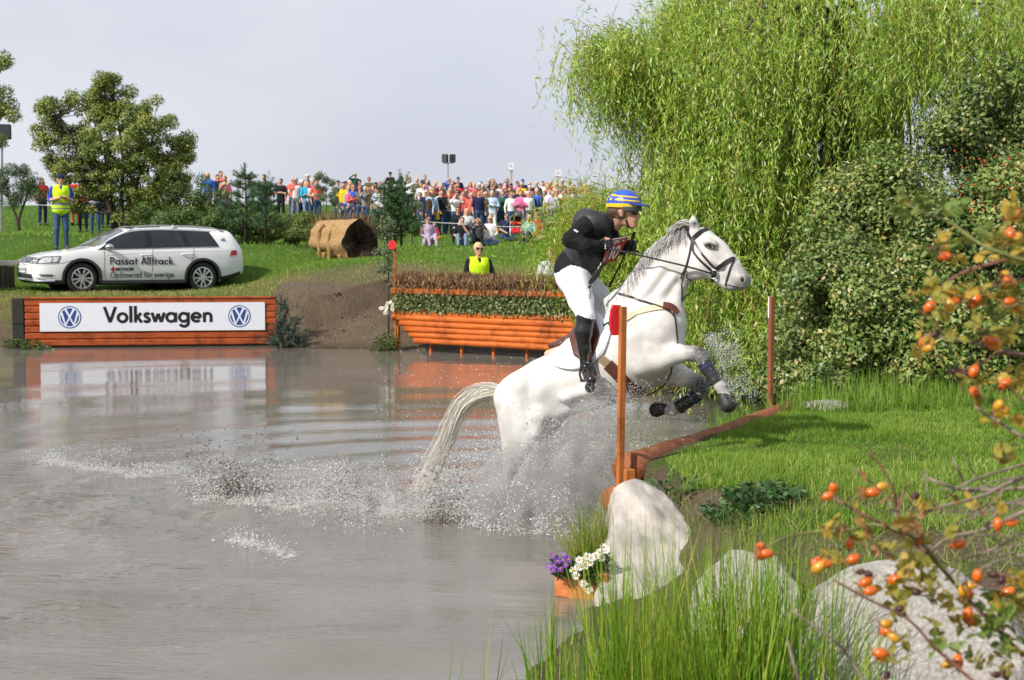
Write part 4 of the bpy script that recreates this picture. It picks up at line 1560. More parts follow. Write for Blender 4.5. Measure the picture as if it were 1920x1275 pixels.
def top_patch(x0, x1, fr, off, name, mat, nx=12, ny=14, fr2=None):
 V, F = [], []
 for i in range(nx + 1):
  x = x0 + (x1 - x0) * i / nx
  h = car_ring(x)[12:]
  ys = [q[0] for q in h][::-1]
  zs_ = [q[1] for q in h][::-1]
  f_ = fr + ((fr2 or fr) - fr) * i / nx
  for j in range(ny + 1):
   y = (-1 + 2 * j / ny) * ys[-1] * f_
   z = np.interp(abs(y), ys, zs_)
   V.append((x - off * .6, y, z + off))
 for i in range(nx):
  for j in range(ny):
   a = i * (ny + 1) + j
   F.append((a, a + ny + 1, a + ny + 2, a + 1))
 mb = MB()
 mb.add(CW(V), F)
 return mb.build(name, mat, car, smooth=True)
top_patch(1.34, 2.04, .955, .006, 'windscreen', M('windscreen_glass', (.10, .11, .115), rough=.05, spec=.6, var=.4, scale=2), fr2=.93)
top_patch(2.16, 2.90, .80, .007, 'sunroof', glass)
top_patch(4.535, 4.70, .93, .007, 'rear_window', glass)
for ax in (FW, RW):
 for s_ in (1, -1):
  w_ = MB()
  prof = [(.215, -.10), (.30, -.105), (.326, -.085), (.334, -.05), (.334, .05), (.326, .085), (.30, .105), (.235, .10), (.225, .06)]
  n = 44
  Vv = []
  for r_, y in prof:
   for k in range(n):
    a = 2 * math.pi * k / n
    Vv.append((ax + r_ * math.cos(a), s_ * (.80 + y), .334 + r_ * math.sin(a)))
  Ff = [(i * n + k, i * n + (k + 1) % n, (i + 1) * n + (k + 1) % n, (i + 1) * n + k) for i in range(len(prof) - 1) for k in range(n)]
  w_.add(CW(Vv), Ff)
  tyre = w_.build('tyre', M('tyre_rubber', (.014, .014, .015), rough=.85, var=.25, scale=40), car, smooth=True)
  q = MB()
  q.add(CW([(ax + .228 * math.cos(2 * math.pi * k / 40), s_ * .84, .334 + .228 * math.sin(2 * math.pi * k / 40)) for k in range(40)]), [tuple(range(40))])
  q.build('wheel_shadow_disc', M('wheel_shade_dark', (.01, .01, .011), rough=.6, var=.2), tyre)  # flat near-black disc: the shade behind the spokes put into its colour
  q = MB()
  for k in range(40):
   pass
  ring = []
  for r_, y in ((.232, .87), (.232, .893), (.213, .897), (.205, .878)):
   for k in range(40):
    a = 2 * math.pi * k / 40
    ring.append((ax + r_ * math.cos(a), s_ * y, .334 + r_ * math.sin(a)))
  q.add(CW(ring), [(i * 40 + k, i * 40 + (k + 1) % 40, (i + 1) * 40 + (k + 1) % 40, (i + 1) * 40 + k) for i in range(3) for k in range(40)])
  alloy = M('alloy', (.62, .63, .66), rough=.3, metal=.75, var=.05)
  for k in range(10):
   a = 2 * math.pi * (k + .2 * (1 if k % 2 else 0)) / 10
   d = np.array([math.cos(a), 0, math.sin(a)])
   e = np.array([-math.sin(a), 0, math.cos(a)])
   c = np.array([ax, 0, .334])
   pts = []
   for r_, wd, y in ((.04, .020, .885), (.12, .0165, .888), (.21, .022, .884)):
    for sg in (-1, 1):
     pts.append(c + d * r_ + e * wd * sg + np.array([0, s_ * y, 0]))
    for sg in (1, -1):
     pts.append(c + d * r_ + e * wd * .8 * sg + np.array([0, s_ * (y - .03), 0]))
   fs = []
   for i in range(2):
    for j in range(4):
     fs.append((i * 4 + j, i * 4 + (j + 1) % 4, (i + 1) * 4 + (j + 1) % 4, (i + 1) * 4 + j))
   q.add(CW(pts), fs)
  hub = [(ax + .05 * math.cos(2 * math.pi * k / 20), s_ * .893, .334 + .05 * math.sin(2 * math.pi * k / 20)) for k in range(20)]
  q.add(CW(hub), [tuple(range(20))])
  q.build('rim', alloy, tyre)
  q = MB()
  P = []
  for a in np.linspace(-14, 194, 34):
   xx, zz = ax + .405 * math.cos(R(a)), .335 + .405 * math.sin(R(a))
   hit = hull_bvh.ray_cast(Vector((xx, s_ * 2, zz)), Vector((0, -s_, 0)))
   yy = hit[0].y if hit[0] is not None else s_ * .89
   P.append((xx, yy + s_ * .006, zz))
  q.strap(CW(P), s_ * _k, .065, .035)
  q.build('arch_trim', plast, car, smooth=False)
for s_ in (1, -1):
 q = MB()
 q.strap(CW([(x, s_ * .902, .245) for x in np.linspace(FW + .42, RW - .42, 12)]), s_ * _k, .07, .03)
 q.build('sill_trim', plast, car)
for s_ in (1, -1):
 q = MB()
 P = []
 for x in np.linspace(2.12, 4.36, 26):
  u = (x - 2.12) / 2.24
  P.append((x, s_ * (float(_ip(x, T_rw)) - .02), float(_ip(x, T_re)) + .02 + .055 * min(1, math.sin(math.pi * u) * 2.6)))
 q.tube(CW(P), .016, 8)
 for u in (.03, .5, .96):
  i = int(u * 25)
  p = P[i]
  q.box(CW((p[0], p[1], p[2] - .03))[0], (.12, .03, .06), X=_e)
 q.build('roof_rail', chrome, car, smooth=True)
def on_hull(px, py, off=.006):
 """where the sight line through a pixel meets the bodywork (car axes), lifted off it"""
 r_ = ray(px, py)
 o = CAM - _O
 lo = Vector((o @ _e, o @ _k, o[2])) / SC
 ld = Vector((r_ @ _e, r_ @ _k, r_[2])).normalized()
 h = hull_bvh.ray_cast(lo, ld)
 if h[0] is None:
  return on_hull(px + (2 if px < 240 else -2), py + .7, off) if 20 < px < 470 else None
 nrm = h[1] if h[1].dot(ld) < 0 else -h[1]
 return np.array(h[0] + nrm * off)
def hull_patch(poly, name, mat, parent, off=.006, n=9, thick=0):
 """four-sided patch on the bodywork, corners as pixels (tl, tr, br, bl)"""
 tl, tr, br, bl = [np.array(q, float) for q in poly]
 V = []
 for j in range(n + 1):
  for i in range(n + 1):
   u, v = i / n, j / n
   p = (tl * (1 - u) + tr * u) * (1 - v) + (bl * (1 - u) + br * u) * v
   h = on_hull(*p, off)
   V.append(h if h is not None else (V[-1] if V else np.zeros(3)))
 F = [(j * (n + 1) + i, (j + 1) * (n + 1) + i, (j + 1) * (n + 1) + i + 1, j * (n + 1) + i + 1) for j in range(n) for i in range(n)]
 mb = MB()
 mb.add(CW(V), F)
 return mb.build(name, mat, parent, smooth=True)
def hull_line(pts, name, mat, parent, wd, th=.006, off=.004, n=24):
 P = [on_hull(*p, off) for p in spline(np.array(pts, float), n)]
 P = [p for p in P if p is not None]
 mb = MB()
 nr = [CW(p + np.array([-.3, .8, .2]))[0] - CW(p)[0] for p in P]
 mb.strap([CW(p)[0] for p in P], nr, wd, th)
 return mb.build(name, mat, parent)
lamp = M('headlamp_glass', (.50, .52, .55), rough=.12, spec=.7, var=.45, scale=16)
hl = hull_patch([(79, 481), (115, 480), (110, 493), (67, 495)], 'headlight', M('headlamp_dark', (.10, .105, .11), rough=.2, var=.2), car, .007)
hull_patch([(80, 483), (98, 482), (96, 492), (71, 493.5)], 'lamp_lens', lamp, hl, .012, 5)
hull_patch([(99, 482), (112, 481.5), (107, 491), (98, 492)], 'lamp_lens', lamp, hl, .012, 5)
gr = hull_patch([(41, 480), (77, 484), (70, 495), (37, 492)], 'grille', plast, car, .006)
for k in range(3):
 y0 = 483.5 + k * 4
 hull_line([(40 - k * 1.5, y0 - .5), (56, y0 + 1.2), (73 - k * 2, y0 + 1.6)], 'grille_bar', chrome, gr, .022, .008, .012, 12)
eb = on_hull(47.5, 489.5, .02)
round_emblem(lambda u, v, l: CW(eb + np.array([-l * .6 - .002, u * -.055 + l * .5, v * .055]))[0], gr, .6, 'front_emblem')
pl = hull_patch([(32.5, 498.5), (49.5, 500), (49, 511), (32, 509)], 'number_plate', M('plate_white', (.68, .69, .72), rough=.4, var=.03), car, .02, 4)
hull_patch([(32.6, 498.7), (34.6, 498.9), (34.3, 509), (32.2, 508.8)], 'plate_band', M('plate_blue', (.02, .06, .35), rough=.4, var=.05), pl, .024, 3)
for x0_ in (36.2, 38.4, 40.6, 43.6, 45.6, 47.4):
 hull_patch([(x0_, 502), (x0_ + 1.3, 502), (x0_ + 1.2, 507), (x0_, 507)], 'plate_mark', M('plate_grey', (.25, .26, .28), rough=.5, var=.1), pl, .025, 2)
hull_patch([(33, 511), (59, 514), (62, 523), (34, 519)], 'lower_grille', plast, car, .008, 8)
fg = hull_patch([(60, 513), (101, 513), (103, 521), (66, 521)], 'fog_lamp_panel', M('fog_white', (.66, .66, .68), rough=.3, var=.05, coat=.5), car, .010, 8)
hull_patch([(73, 514), (100, 514.5), (99, 519.5), (78, 519)], 'fog_lamp', M('headlamp_dark', ()), fg, .014, 6)
hull_line([(31.5, 519.5), (48, 524), (75, 526), (103, 525.5)], 'lower_lip', chrome, car, .045, .02, .006)
tl_ = hull_patch([(434, 469.5), (443.5, 469), (444.5, 479), (430.5, 480)], 'tail_light', M('tail_red', (.42, .008, .012), rough=.15, var=.2, scale=20), car, .007, 6)
hull_patch([(431, 479.2), (444.5, 478.6), (444.5, 481.3), (430.2, 481.8)], 'lamp_strip', lamp, tl_, .011, 4)
seam = M('shut_line', (.05, .05, .052), rough=.6, var=.1)
hull_line([(195.5, 466), (196, 490), (196, 510), (198, 527)], 'door_seam', seam, car, .008, .004, .001)
hull_line([(286.5, 464), (286, 490), (285, 526)], 'door_seam', seam, car, .008, .004, .001)
hull_line([(362, 463), (364, 476), (357, 497), (345, 520)], 'door_seam', seam, car, .008, .004, .001)
hull_line([(198, 479.5), (250, 475.5), (330, 472.5), (430, 470)], 'side_crease', M('crease', (.52, .52, .54), rough=.35, var=.03), car, .010, .003, .001)
hull_line([(48, 492), (44, 496), (70, 497), (112, 494), (150, 484)], 'bumper_seam', seam, car, .007, .004, .001)
for px_, py_ in ((274, 478), (351.5, 476.5)):
 mb = MB()
 a, b = on_hull(px_ - 9, py_ + .5, .028), on_hull(px_ + 9, py_, .028)
 mb.tube(CW(spline([a - np.array([0, .03, 0]), a, (a + b) / 2 + np.array([0, .006, 0]), b, b - np.array([0, .03, 0])], 14)), .017, 8)
 mb.build('door_handle', paint, car, smooth=True)
c = CW((1.60, 1.00, 1.015))[0]
mb = MB()
mb.ell(c, (.10, .115, .068), X=_e, nu=16, nv=10)
mr = mb.build('mirror', chrome, car, smooth=True)
mb = MB()
mb.box(CW((1.62, .90, .955))[0], (.09, .13, .025), X=_e, bev=.008)
mb.build('mirror_foot', plast, mr)
def _door(x0_, z0_, w_, h_):
 def f(u, v, l):
  x, z = x0_ + u * w_, z0_ + v * h_
  hit = hull_bvh.ray_cast(Vector((x, 2, z)), Vector((0, -1, 0)))
  return CW((x, (hit[0].y if hit[0] is not None else .9) + .003 + l, z))[0]
 return f
def d_of(px, py):
 return on_hull(px, py, 0)
ink = M('door_lettering', (.010, .011, .012), rough=.45, var=.1)
for txt, a, b, cap_px, wd, mi_, tr in (('Passat Alltrack.', (206, 496.0), (328, 494.5), 13.0, .14, 0, .07), ('Optimerad för sverige.', (207, 520.5), (329, 518.5), 10.6, .105, 0, .08), ('4', (207.5, 508.5), (215, 508.5), 7.6, .26, 1, 0), ('MOTION', (217, 507.5), (250, 506.5), 5.6, .24, 0, .12)):
 A_, B_ = d_of(*a), d_of(*b)
 f = _door(A_[0], A_[2], B_[0] - A_[0], cap_px / 82.0)
 let = MB()
 put_text(let, txt, f, wd, tr, 0, .007)
 let.build('lettering', M('lettering_red', (.5, .01, .015), rough=.45, var=.05) if mi_ else ink, car)
eb2 = on_hull(418.5, 451.5, .006)
round_emblem(lambda u, v, l: CW(eb2 + np.array([u * .055, l + .002, v * .06]))[0], car, .6, 'rear_emblem')
# == horse and rider
HYAW = R(25)
_h = np.array([math.cos(HYAW), -math.sin(HYAW), 0])      # where the horse is heading
_l = np.array([math.sin(HYAW), math.cos(HYAW), 0])       # its left side, away from the camera
_P0 = W(1160, 640, 10.2)
PXM = 268.0                                               # photograph pixels per metre at the horse
def HP(px, py, y=0.0):
 """world point at a pixel, in the upright plane lying y metres to the horse's left of its middle"""
 r_ = ray(px, py)
 t_ = ((_P0 - CAM) @ _l + y) / (r_ @ _l)
 return CAM + r_ * t_
def hc(x0, y0, r0, x1, y1, r1, ya=0.0, yb=None, k=.05, t=0, w=None):
 yb = ya if yb is None else yb
 return cap(HP(x0, y0, ya), HP(x1, y1, yb), r0 / PXM, r1 / PXM, k, t, w, _l)
HB = []
HB += [hc(990, 752, 61, 1035, 728, 58, k=.05, w=1.02), hc(1035, 728, 58, 1100, 698, 71, k=.08, w=1.0), hc(1100, 698, 71, 1160, 664, 82, k=.08, w=.92),
  hc(1160, 664, 82, 1203, 640, 74, k=.08, w=.82)]
HB += [hc(1128, 612, 33, 1168, 578, 32, k=.10, w=.55)]                         # withers
HB += [hc(955, 742, 26, 1010, 706, 22, k=.08, w=1.3)]                         # croup
HB += [hc(1200, 612, 66, 1228, 545, 49, k=.09, w=.50), hc(1228, 545, 49, 1256, 497, 41, k=.06, w=.46), hc(1256, 497, 41, 1288, 462, 33, k=.05, w=.46)]
HB += [hc(1238, 640, 40, 1250, 604, 34, ya=-.07, k=.08, w=.9), hc(1238, 640, 40, 1250, 604, 34, ya=.08, k=.08, w=.9)]   # breast
HB += [hc(1272, 545, 7, 1262, 600, 9, ya=-.045, k=.05)]                       # jugular groove edge
HB += [hc(1306, 482, 34, 1312, 474, 33, k=.04, w=.50), hc(1309, 497, 24, 1316, 488, 24, ya=-.045, k=.04, w=.6), hc(1309, 497, 24, 1316, 488, 24, ya=.045, k=.04, w=.6),
  hc(1316, 455, 26, 1336, 482, 33, k=.04, w=.62), hc(1336, 484, 33, 1361, 505, 25, k=.03, w=.56), hc(1361, 505, 25, 1386, 523, 18.5, k=.03, w=.66), hc(1386, 523, 18.5, 1392, 526, 16, k=.02, w=.9)]
HB += [hc(1340, 520, 8, 1368, 535, 8, k=.03, w=1.3), hc(1366, 534, 9, 1375, 537, 8, k=.02, w=1.5, t=3)]           # jaw bar, lower lip
HB += [hc(1352, 466, 7, 1380, 497, 7, k=.03, w=1.5)]                          # nose bone
for s_ in (-1, 1):
 HB += [hc(1325, 452, 7, 1338, 458, 7, ya=s_ * .082, k=.03)]                # brow over the eye
 HB += [hc(1321, 478, 5, 1352, 497, 4, ya=s_ * .075, k=.025)]               # cheek ridge
 HB += [elp(HP(1393, 521, s_ * .050), (.026, .018, .030), .02, 3)]        # nostril wing
 HB.append(elp(HP(1392, 522.5, s_ * .068), (.015, .016, .019), -.001, 4))  # nostril hollow
HB += [hc(1302, 432, 9, 1300, 418, 8.5, ya=-.055, k=.02, w=.6), hc(1300, 418, 8.5, 1299, 403, 2.2, ya=-.055, yb=-.06, k=.01, w=.6)]
HB += [hc(1303, 434, 9, 1302, 422, 7.5, ya=.055, k=.02, w=.6), hc(1302, 422, 7.5, 1302, 411, 2.2, ya=.055, yb=.06, k=.01, w=.6)]
HB += [hc(1222, 612, 44, 1215, 668, 36, ya=-.13, k=.07, w=.62), hc(1212, 668, 33, 1262, 664, 18.5, ya=-.155, k=.05, w=.8), hc(1205, 680, 17, 1240, 676, 14, ya=-.17, k=.05),
  hc(1262, 664, 18.5, 1300, 662, 13.5, ya=-.155, k=.03), hc(1302, 662, 13.5, 1316, 668, 14.5, ya=-.155, k=.02, t=1), hc(1317, 674, 11, 1338, 708, 8.6, ya=-.155, k=.02, t=2),
  hc(1345, 718, 11.5, 1352, 726, 11, ya=-.155, k=.02, t=2), hc(1352, 728, 9, 1360, 741, 9, ya=-.155, k=.015, t=2), hc(1358, 744, 11.5, 1365, 759, 15, ya=-.155, k=.008, t=4)]
HB += [hc(1228, 640, 44, 1224, 684, 35, ya=.13, k=.07, w=.62), hc(1222, 686, 31, 1275, 704, 19, ya=.155, k=.05, w=.8), hc(1275, 704, 19, 1306, 717, 15, ya=.155, k=.03),
  hc(1308, 717, 15, 1318, 730, 14.5, ya=.155, k=.02, t=1), hc(1312, 736, 11, 1276, 760, 9.5, ya=.155, k=.02, t=2), hc(1268, 765, 12, 1261, 768, 11.5, ya=.155, k=.02, t=2),
  hc(1260, 769, 9.5, 1247, 768, 9.5, ya=.155, k=.015, t=2), hc(1244, 766, 11.5, 1231, 768, 15, ya=.155, k=.008, t=4)]
HB += [hc(988, 760, 52, 985, 802, 42, ya=-.12, k=.08, w=.72), hc(1012, 770, 34, 1004, 806, 27, ya=-.14, k=.07, w=.7), hc(975, 803, 43, 966, 838, 26, ya=-.13, k=.06, w=.6), hc(966, 838, 26, 961, 862, 18, ya=-.13, k=.03, w=.7),
  hc(952, 858, 9, 946, 852, 5, ya=-.13, k=.03), hc(961, 866, 16, 945, 912, 11, ya=-.13, k=.03), hc(943, 918, 12, 938, 942, 13, ya=-.13, k=.02, t=2), hc(938, 946, 10, 943, 962, 11, ya=-.13, k=.02, t=2), hc(943, 964, 13, 946, 978, 16, ya=-.13, k=.008, t=4)]
HB += [hc(1012, 765, 52, 1030, 806, 38, ya=.12, k=.08, w=.72), hc(1036, 800, 32, 1018, 852, 21, ya=.13, k=.06, w=.6), hc(1018, 852, 21, 1003, 882, 17, ya=.13, k=.03, w=.8),
  hc(1001, 886, 15, 990, 930, 10, ya=.13, k=.03), hc(989, 934, 12, 988, 950, 12, ya=.13, k=.02, t=2), hc(989, 952, 12, 992, 972, 15, ya=.13, k=.01, t=4)]
HB += [hc(1040, 770, 18, 1020, 790, 20, ya=-.11, k=.08, w=.5)]                # flank fold
HB += [hc(944, 738, 11, 915, 737, 9, k=.03), hc(915, 737, 9, 890, 744, 7, k=.02)]   # dock
for s_ in (-1, 1):
 HB += [hc(1172, 600, 17, 1236, 632, 15, ya=s_ * .215, yb=s_ * .175, k=.035), hc(1236, 632, 17, 1256, 634, 15, ya=s_ * .165, yb=s_ * .12, k=.03),
   hc(1188, 632, 24, 1204, 684, 19, ya=s_ * .195, yb=s_ * .185, k=.03), hc(1218, 652, 15, 1258, 655, 8, ya=s_ * .195, yb=s_ * .18, k=.02), hc(1212, 682, 11, 1262, 675, 7, ya=s_ * .185, yb=s_ * .17, k=.02),
   hc(1010, 780, 22, 1006, 808, 15, ya=s_ * .20, k=.03), hc(958, 760, 24, 955, 832, 14, ya=s_ * .175, yb=s_ * .165, k=.03), hc(1012, 735, 18, 1040, 712, 12, ya=s_ * .20, k=.04),
   hc(980, 726, 20, 985, 790, 16, ya=s_ * .215, yb=s_ * .20, k=.04), hc(1048, 768, 12, 1150, 742, 14, ya=s_ * .13, yb=s_ * .12, k=.03), hc(1060, 745, 10, 1110, 728, 12, ya=s_ * .22, yb=s_ * .24, k=.03),
   hc(1215, 585, 10, 1262, 520, 7, ya=s_ * .105, yb=s_ * .075, k=.025), hc(1190, 575, 12, 1240, 505, 9, ya=s_ * .115, yb=s_ * .08, k=.03)]
HV, HF, HT = sdf_body(HB, .0103)
def relax(V, F, it=2, f=.5):
 n = len(V)
 for _ in range(it):
  A = np.zeros_like(V)
  c = np.zeros(n)
  for i, j in ((0, 1), (1, 2), (2, 3), (3, 0)):
   np.add.at(A, F[:, i], V[F[:, j]])
   np.add.at(A, F[:, j], V[F[:, i]])
   np.add.at(c, F[:, i], 1)
   np.add.at(c, F[:, j], 1)
  V = V + f * (A / np.maximum(c, 1)[:, None] - V)
 return V
HV = relax(HV, HF, 2)
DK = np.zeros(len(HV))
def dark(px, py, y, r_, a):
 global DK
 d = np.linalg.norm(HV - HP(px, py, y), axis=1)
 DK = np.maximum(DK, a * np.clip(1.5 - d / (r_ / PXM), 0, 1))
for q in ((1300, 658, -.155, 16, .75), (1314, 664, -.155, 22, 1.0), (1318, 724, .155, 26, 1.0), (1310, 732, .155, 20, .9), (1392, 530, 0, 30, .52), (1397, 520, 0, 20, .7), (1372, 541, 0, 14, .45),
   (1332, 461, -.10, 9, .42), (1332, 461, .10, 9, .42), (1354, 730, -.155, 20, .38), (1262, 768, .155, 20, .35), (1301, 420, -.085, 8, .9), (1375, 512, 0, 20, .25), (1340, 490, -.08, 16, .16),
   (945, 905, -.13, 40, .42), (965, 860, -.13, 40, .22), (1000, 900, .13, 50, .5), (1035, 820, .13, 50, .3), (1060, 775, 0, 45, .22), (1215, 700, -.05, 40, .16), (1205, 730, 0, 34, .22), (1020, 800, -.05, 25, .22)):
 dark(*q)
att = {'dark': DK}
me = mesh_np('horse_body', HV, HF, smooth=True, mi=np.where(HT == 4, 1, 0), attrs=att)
def coat_mat():
 m = bpy.data.materials.new('grey_coat')
 m.use_nodes = True
 n = m.node_tree.nodes
 L = m.node_tree.links
 b = n['Principled BSDF']
 b.inputs['Roughness'].default_value = .5
 b.inputs['Specular IOR Level'].default_value = .28
 b.inputs['Sheen Weight'].default_value = .08
 ge = n.new('ShaderNodeNewGeometry')
 fl = n.new('ShaderNodeTexNoise')                 # flea-bitten flecks
 fl.inputs['Scale'].default_value = 95
 fl.inputs['Detail'].default_value = 2
 L.new(ge.outputs['Position'], fl.inputs['Vector'])
 pt = n.new('ShaderNodeTexNoise')
 pt.inputs['Scale'].default_value = 5
 pt.inputs['Detail'].default_value = 5
 L.new(ge.outputs['Position'], pt.inputs['Vector'])
 c1 = n.new('ShaderNodeValToRGB')
 c1.color_ramp.elements[0].position = .30
 c1.color_ramp.elements[0].color = (.46, .435, .41, 1)
 c1.color_ramp.elements[1].position = .62
 c1.color_ramp.elements[1].color = (.63, .615, .595, 1)
 L.new(pt.outputs['Fac'], c1.inputs['Fac'])
 c2 = n.new('ShaderNodeValToRGB')
 c2.color_ramp.elements[0].position = .27
 c2.color_ramp.elements[0].color = (.70, .58, .50, 1)
 c2.color_ramp.elements[1].position = .36
 c2.color_ramp.elements[1].color = (1, 1, 1, 1)
 L.new(fl.outputs['Fac'], c2.inputs['Fac'])
 mu = n.new('ShaderNodeMix')
 mu.data_type = 'RGBA'
 mu.blend_type = 'MULTIPLY'
 mu.inputs[0].default_value = .8
 L.new(c1.outputs['Color'], mu.inputs[6])
 L.new(c2.outputs['Color'], mu.inputs[7])
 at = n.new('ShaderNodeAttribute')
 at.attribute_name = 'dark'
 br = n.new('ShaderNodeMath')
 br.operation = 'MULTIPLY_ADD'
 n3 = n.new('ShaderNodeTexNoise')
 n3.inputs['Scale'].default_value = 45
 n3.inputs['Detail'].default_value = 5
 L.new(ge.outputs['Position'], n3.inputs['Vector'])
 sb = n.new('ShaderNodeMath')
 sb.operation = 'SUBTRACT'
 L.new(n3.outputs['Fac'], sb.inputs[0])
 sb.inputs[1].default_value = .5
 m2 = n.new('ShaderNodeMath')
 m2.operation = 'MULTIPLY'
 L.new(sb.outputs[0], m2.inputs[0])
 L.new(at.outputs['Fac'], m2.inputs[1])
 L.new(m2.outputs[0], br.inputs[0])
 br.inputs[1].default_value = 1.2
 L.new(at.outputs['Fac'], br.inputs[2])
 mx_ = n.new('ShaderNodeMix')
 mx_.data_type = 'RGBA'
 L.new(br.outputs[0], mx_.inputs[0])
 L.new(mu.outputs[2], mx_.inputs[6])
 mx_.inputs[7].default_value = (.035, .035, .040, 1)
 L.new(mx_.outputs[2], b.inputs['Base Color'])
 hb = n.new('ShaderNodeTexNoise')
 hb.inputs['Scale'].default_value = 9
 hb.inputs['Detail'].default_value = 6
 L.new(ge.outputs['Position'], hb.inputs['Vector'])
 bu = n.new('ShaderNodeBump')
 bu.inputs['Strength'].default_value = .22
 bu.inputs['Distance'].default_value = .03
 L.new(hb.outputs['Fac'], bu.inputs['Height'])
 L.new(bu.outputs['Normal'], b.inputs['Normal'])
 return m
horse = thing('horse', HP(1060, 955), 'white-grey horse leaping out of the water onto the bank', 'horse')
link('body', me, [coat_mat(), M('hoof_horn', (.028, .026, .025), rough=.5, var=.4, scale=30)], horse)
HBVH = BVHTree.FromPolygons([tuple(v) for v in HV], [tuple(int(i) for i in f) for f in HF])
def HS(px, py, off=.005):
 """where the sight line through a pixel meets the horse, lifted off the coat; with the surface normal"""
 r_ = ray(px, py)
 d = Vector(r_).normalized()
 h = HBVH.ray_cast(Vector(CAM), d)
 if h[0] is None:
  return None, None
 nrm = h[1] if h[1].dot(d) < 0 else -h[1]
 return np.array(h[0] + nrm * off), np.array(nrm)
def on_horse(pts, n=24, off=.005):
 P, N = [], []
 for p in spline(np.array(pts, float), n):
  a, b = HS(*p, off)
  if a is not None:
   P.append(a)
   N.append(b)
 return P, N
for s_, p_ in ((-1, HS(1331, 461, -.006)[0]), (1, HP(1333, 462, .098))):
 mb = MB()
 mb.ell(p_, (.017, .012, .0145), X=_h, nu=16, nv=10)
 mb.build('eye', M('horse_eye', (.010, .007, .006), rough=.08, spec=.7, var=.2), horse, smooth=True)
p_, n_ = HS(1331, 461, .004)
mb = MB()
for dy, rr in ((-5.0, .006), (4.2, .004)):
 P = []
 for x_ in np.linspace(-9, 9, 9):
  q, _ = HS(1331 + x_, 461 + dy * (1 - (x_ / 10) ** 2) - x_ * -.12, .003)
  P.append(q)
 mb.tube(P, rr, 6)
mb.build('eyelid', M('eyelid_grey', (.10, .09, .088), rough=.5, var=.2), horse, smooth=True)
for px_, py_, rx_, rz_, nm_ in ((1392.5, 522.5, .021, .024, 'nostril'), (1391, 523.5, .012, .014, 'nostril_depth')):
 q, nn = HS(px_, py_, -.004 if nm_ == 'nostril' else .001)
 mb = MB()
 mb.ell(q, (rx_, .007, rz_), X=unit(np.cross(nn, (0, 0, 1))), Z=(.2, 0, 1), nu=14, nv=8)
 mb.build(nm_, M(nm_, (.045, .030, .030) if nm_ == 'nostril' else (.045, .012, .012), rough=.5, var=.2), horse, smooth=True)
P, N = on_horse([(1362, 533), (1372, 536), (1383, 538), (1392, 539)], 10, .001)
mb = MB()
mb.tube(P, .0035, 6)
mb.build('mouth_line', M('nostril', ()), horse, smooth=True)
crest = np.array([(1296, 428), (1280, 433), (1262, 441), (1245, 451), (1228, 465), (1212, 482), (1198, 501), (1186, 518), (1172, 536), (1158, 550), (1146, 560)])
n = 1500
u = rng.random(n)
C0 = spline(crest, 200)
T0 = np.gradient(C0, axis=0)
idx_ = (u * 199).astype(int)
curves = []
for i in range(n):
 c, t_ = C0[idx_[i]], unit(T0[idx_[i]])
 nrm = np.array([t_[1], -t_[0]])
 if nrm[1] > 0:
  nrm = -nrm
 root = c + nrm * rng.uniform(-4, 4) - nrm * 3
 Lh = rng.uniform(22, 44) * (1.0 if u[i] > .15 else .8)
 sw = rng.normal(1.0, .15)
 ya = rng.uniform(-.035, .03)
 yb = ya - rng.uniform(.02, .09)
 pts = [HP(*(root), ya), HP(*(root + t_ * Lh * .3 * sw + nrm * (5 + rng.normal(0, 1.5))), ya - .012), HP(*(root + t_ * Lh * .65 * sw - nrm * (1 + rng.normal(0, 3))), (ya + yb) / 2 - .02),
   HP(*(root + t_ * Lh * sw - nrm * (10 + rng.normal(0, 4))), yb - .02)]
 curves.append(spline(pts, 8))
manem = leafmat('mane_hair', [(.30, .295, .29), (.43, .42, .41), (.55, .54, .525), (.66, .645, .625)], rough=.45, trans=.12)
strips('mane', curves, rng.uniform(.003, .007, n), manem, horse)
n = 260
curves = []
for i in range(n):
 a = rng.normal(0, 1)
 ya = rng.uniform(-.05, .03)
 k = rng.uniform(.7, 1.05)
 x1, y1 = 1250 + (1 - k) * 45, 437 + a * 2.2
 pts = [HP(1300 + rng.normal(0, 4), 429 + rng.normal(0, 3), ya), HP(1290, 418 + a * 1.5 + rng.normal(0, 1.6), ya - .03), HP(1272, 420.5 + a * 2 + rng.normal(0, 1.5), ya - .04), HP(x1, y1 - 3, ya - .04)]
 curves.append(spline(pts, 8))
strips('forelock', curves, rng.uniform(.004, .008, n), manem, horse)
guide = np.array([(946, 739), (920, 734), (893, 740), (868, 758), (852, 790), (838, 828), (820, 868), (806, 905), (797, 922)])
G0 = spline(guide, 60)
GT = np.gradient(G0, axis=0)
GN = unit(np.stack([GT[:, 1], -GT[:, 0]], 1))
spread = np.interp(np.linspace(0, 1, 60), [0, .2, .35, .6, .85, 1], [6, 11, 11, 7, 6, 7])
n = 2600
curves = []
for i in range(n):
 a, b = rng.normal(0, .42), rng.normal(0, .42)
 end = rng.uniform(.55, 1.0) if rng.random() < .7 else 1.0
 wob = rng.normal(0, 4, 2)
 fly = rng.random() < .06
 pts = []
 for u_ in np.linspace(0, end, 9):
  j = min(int(u_ * 59), 59)
  s_ = spread[j] * (1 + .5 * u_)
  p = G0[j] + GN[j] * (a * s_ + wob[0] * math.sin(5 * u_ + wob[1]) + rng.normal(0, 1.1))
  if fly:
   p = p + np.array([-34, 4]) * max(0, u_ - .3) * rng.uniform(.6, 1.3)
  pts.append(HP(*p, b * s_ / PXM * 1.3 + wob[1] * .002 * math.sin(4 * u_)))
 curves.append(spline(pts, 14))
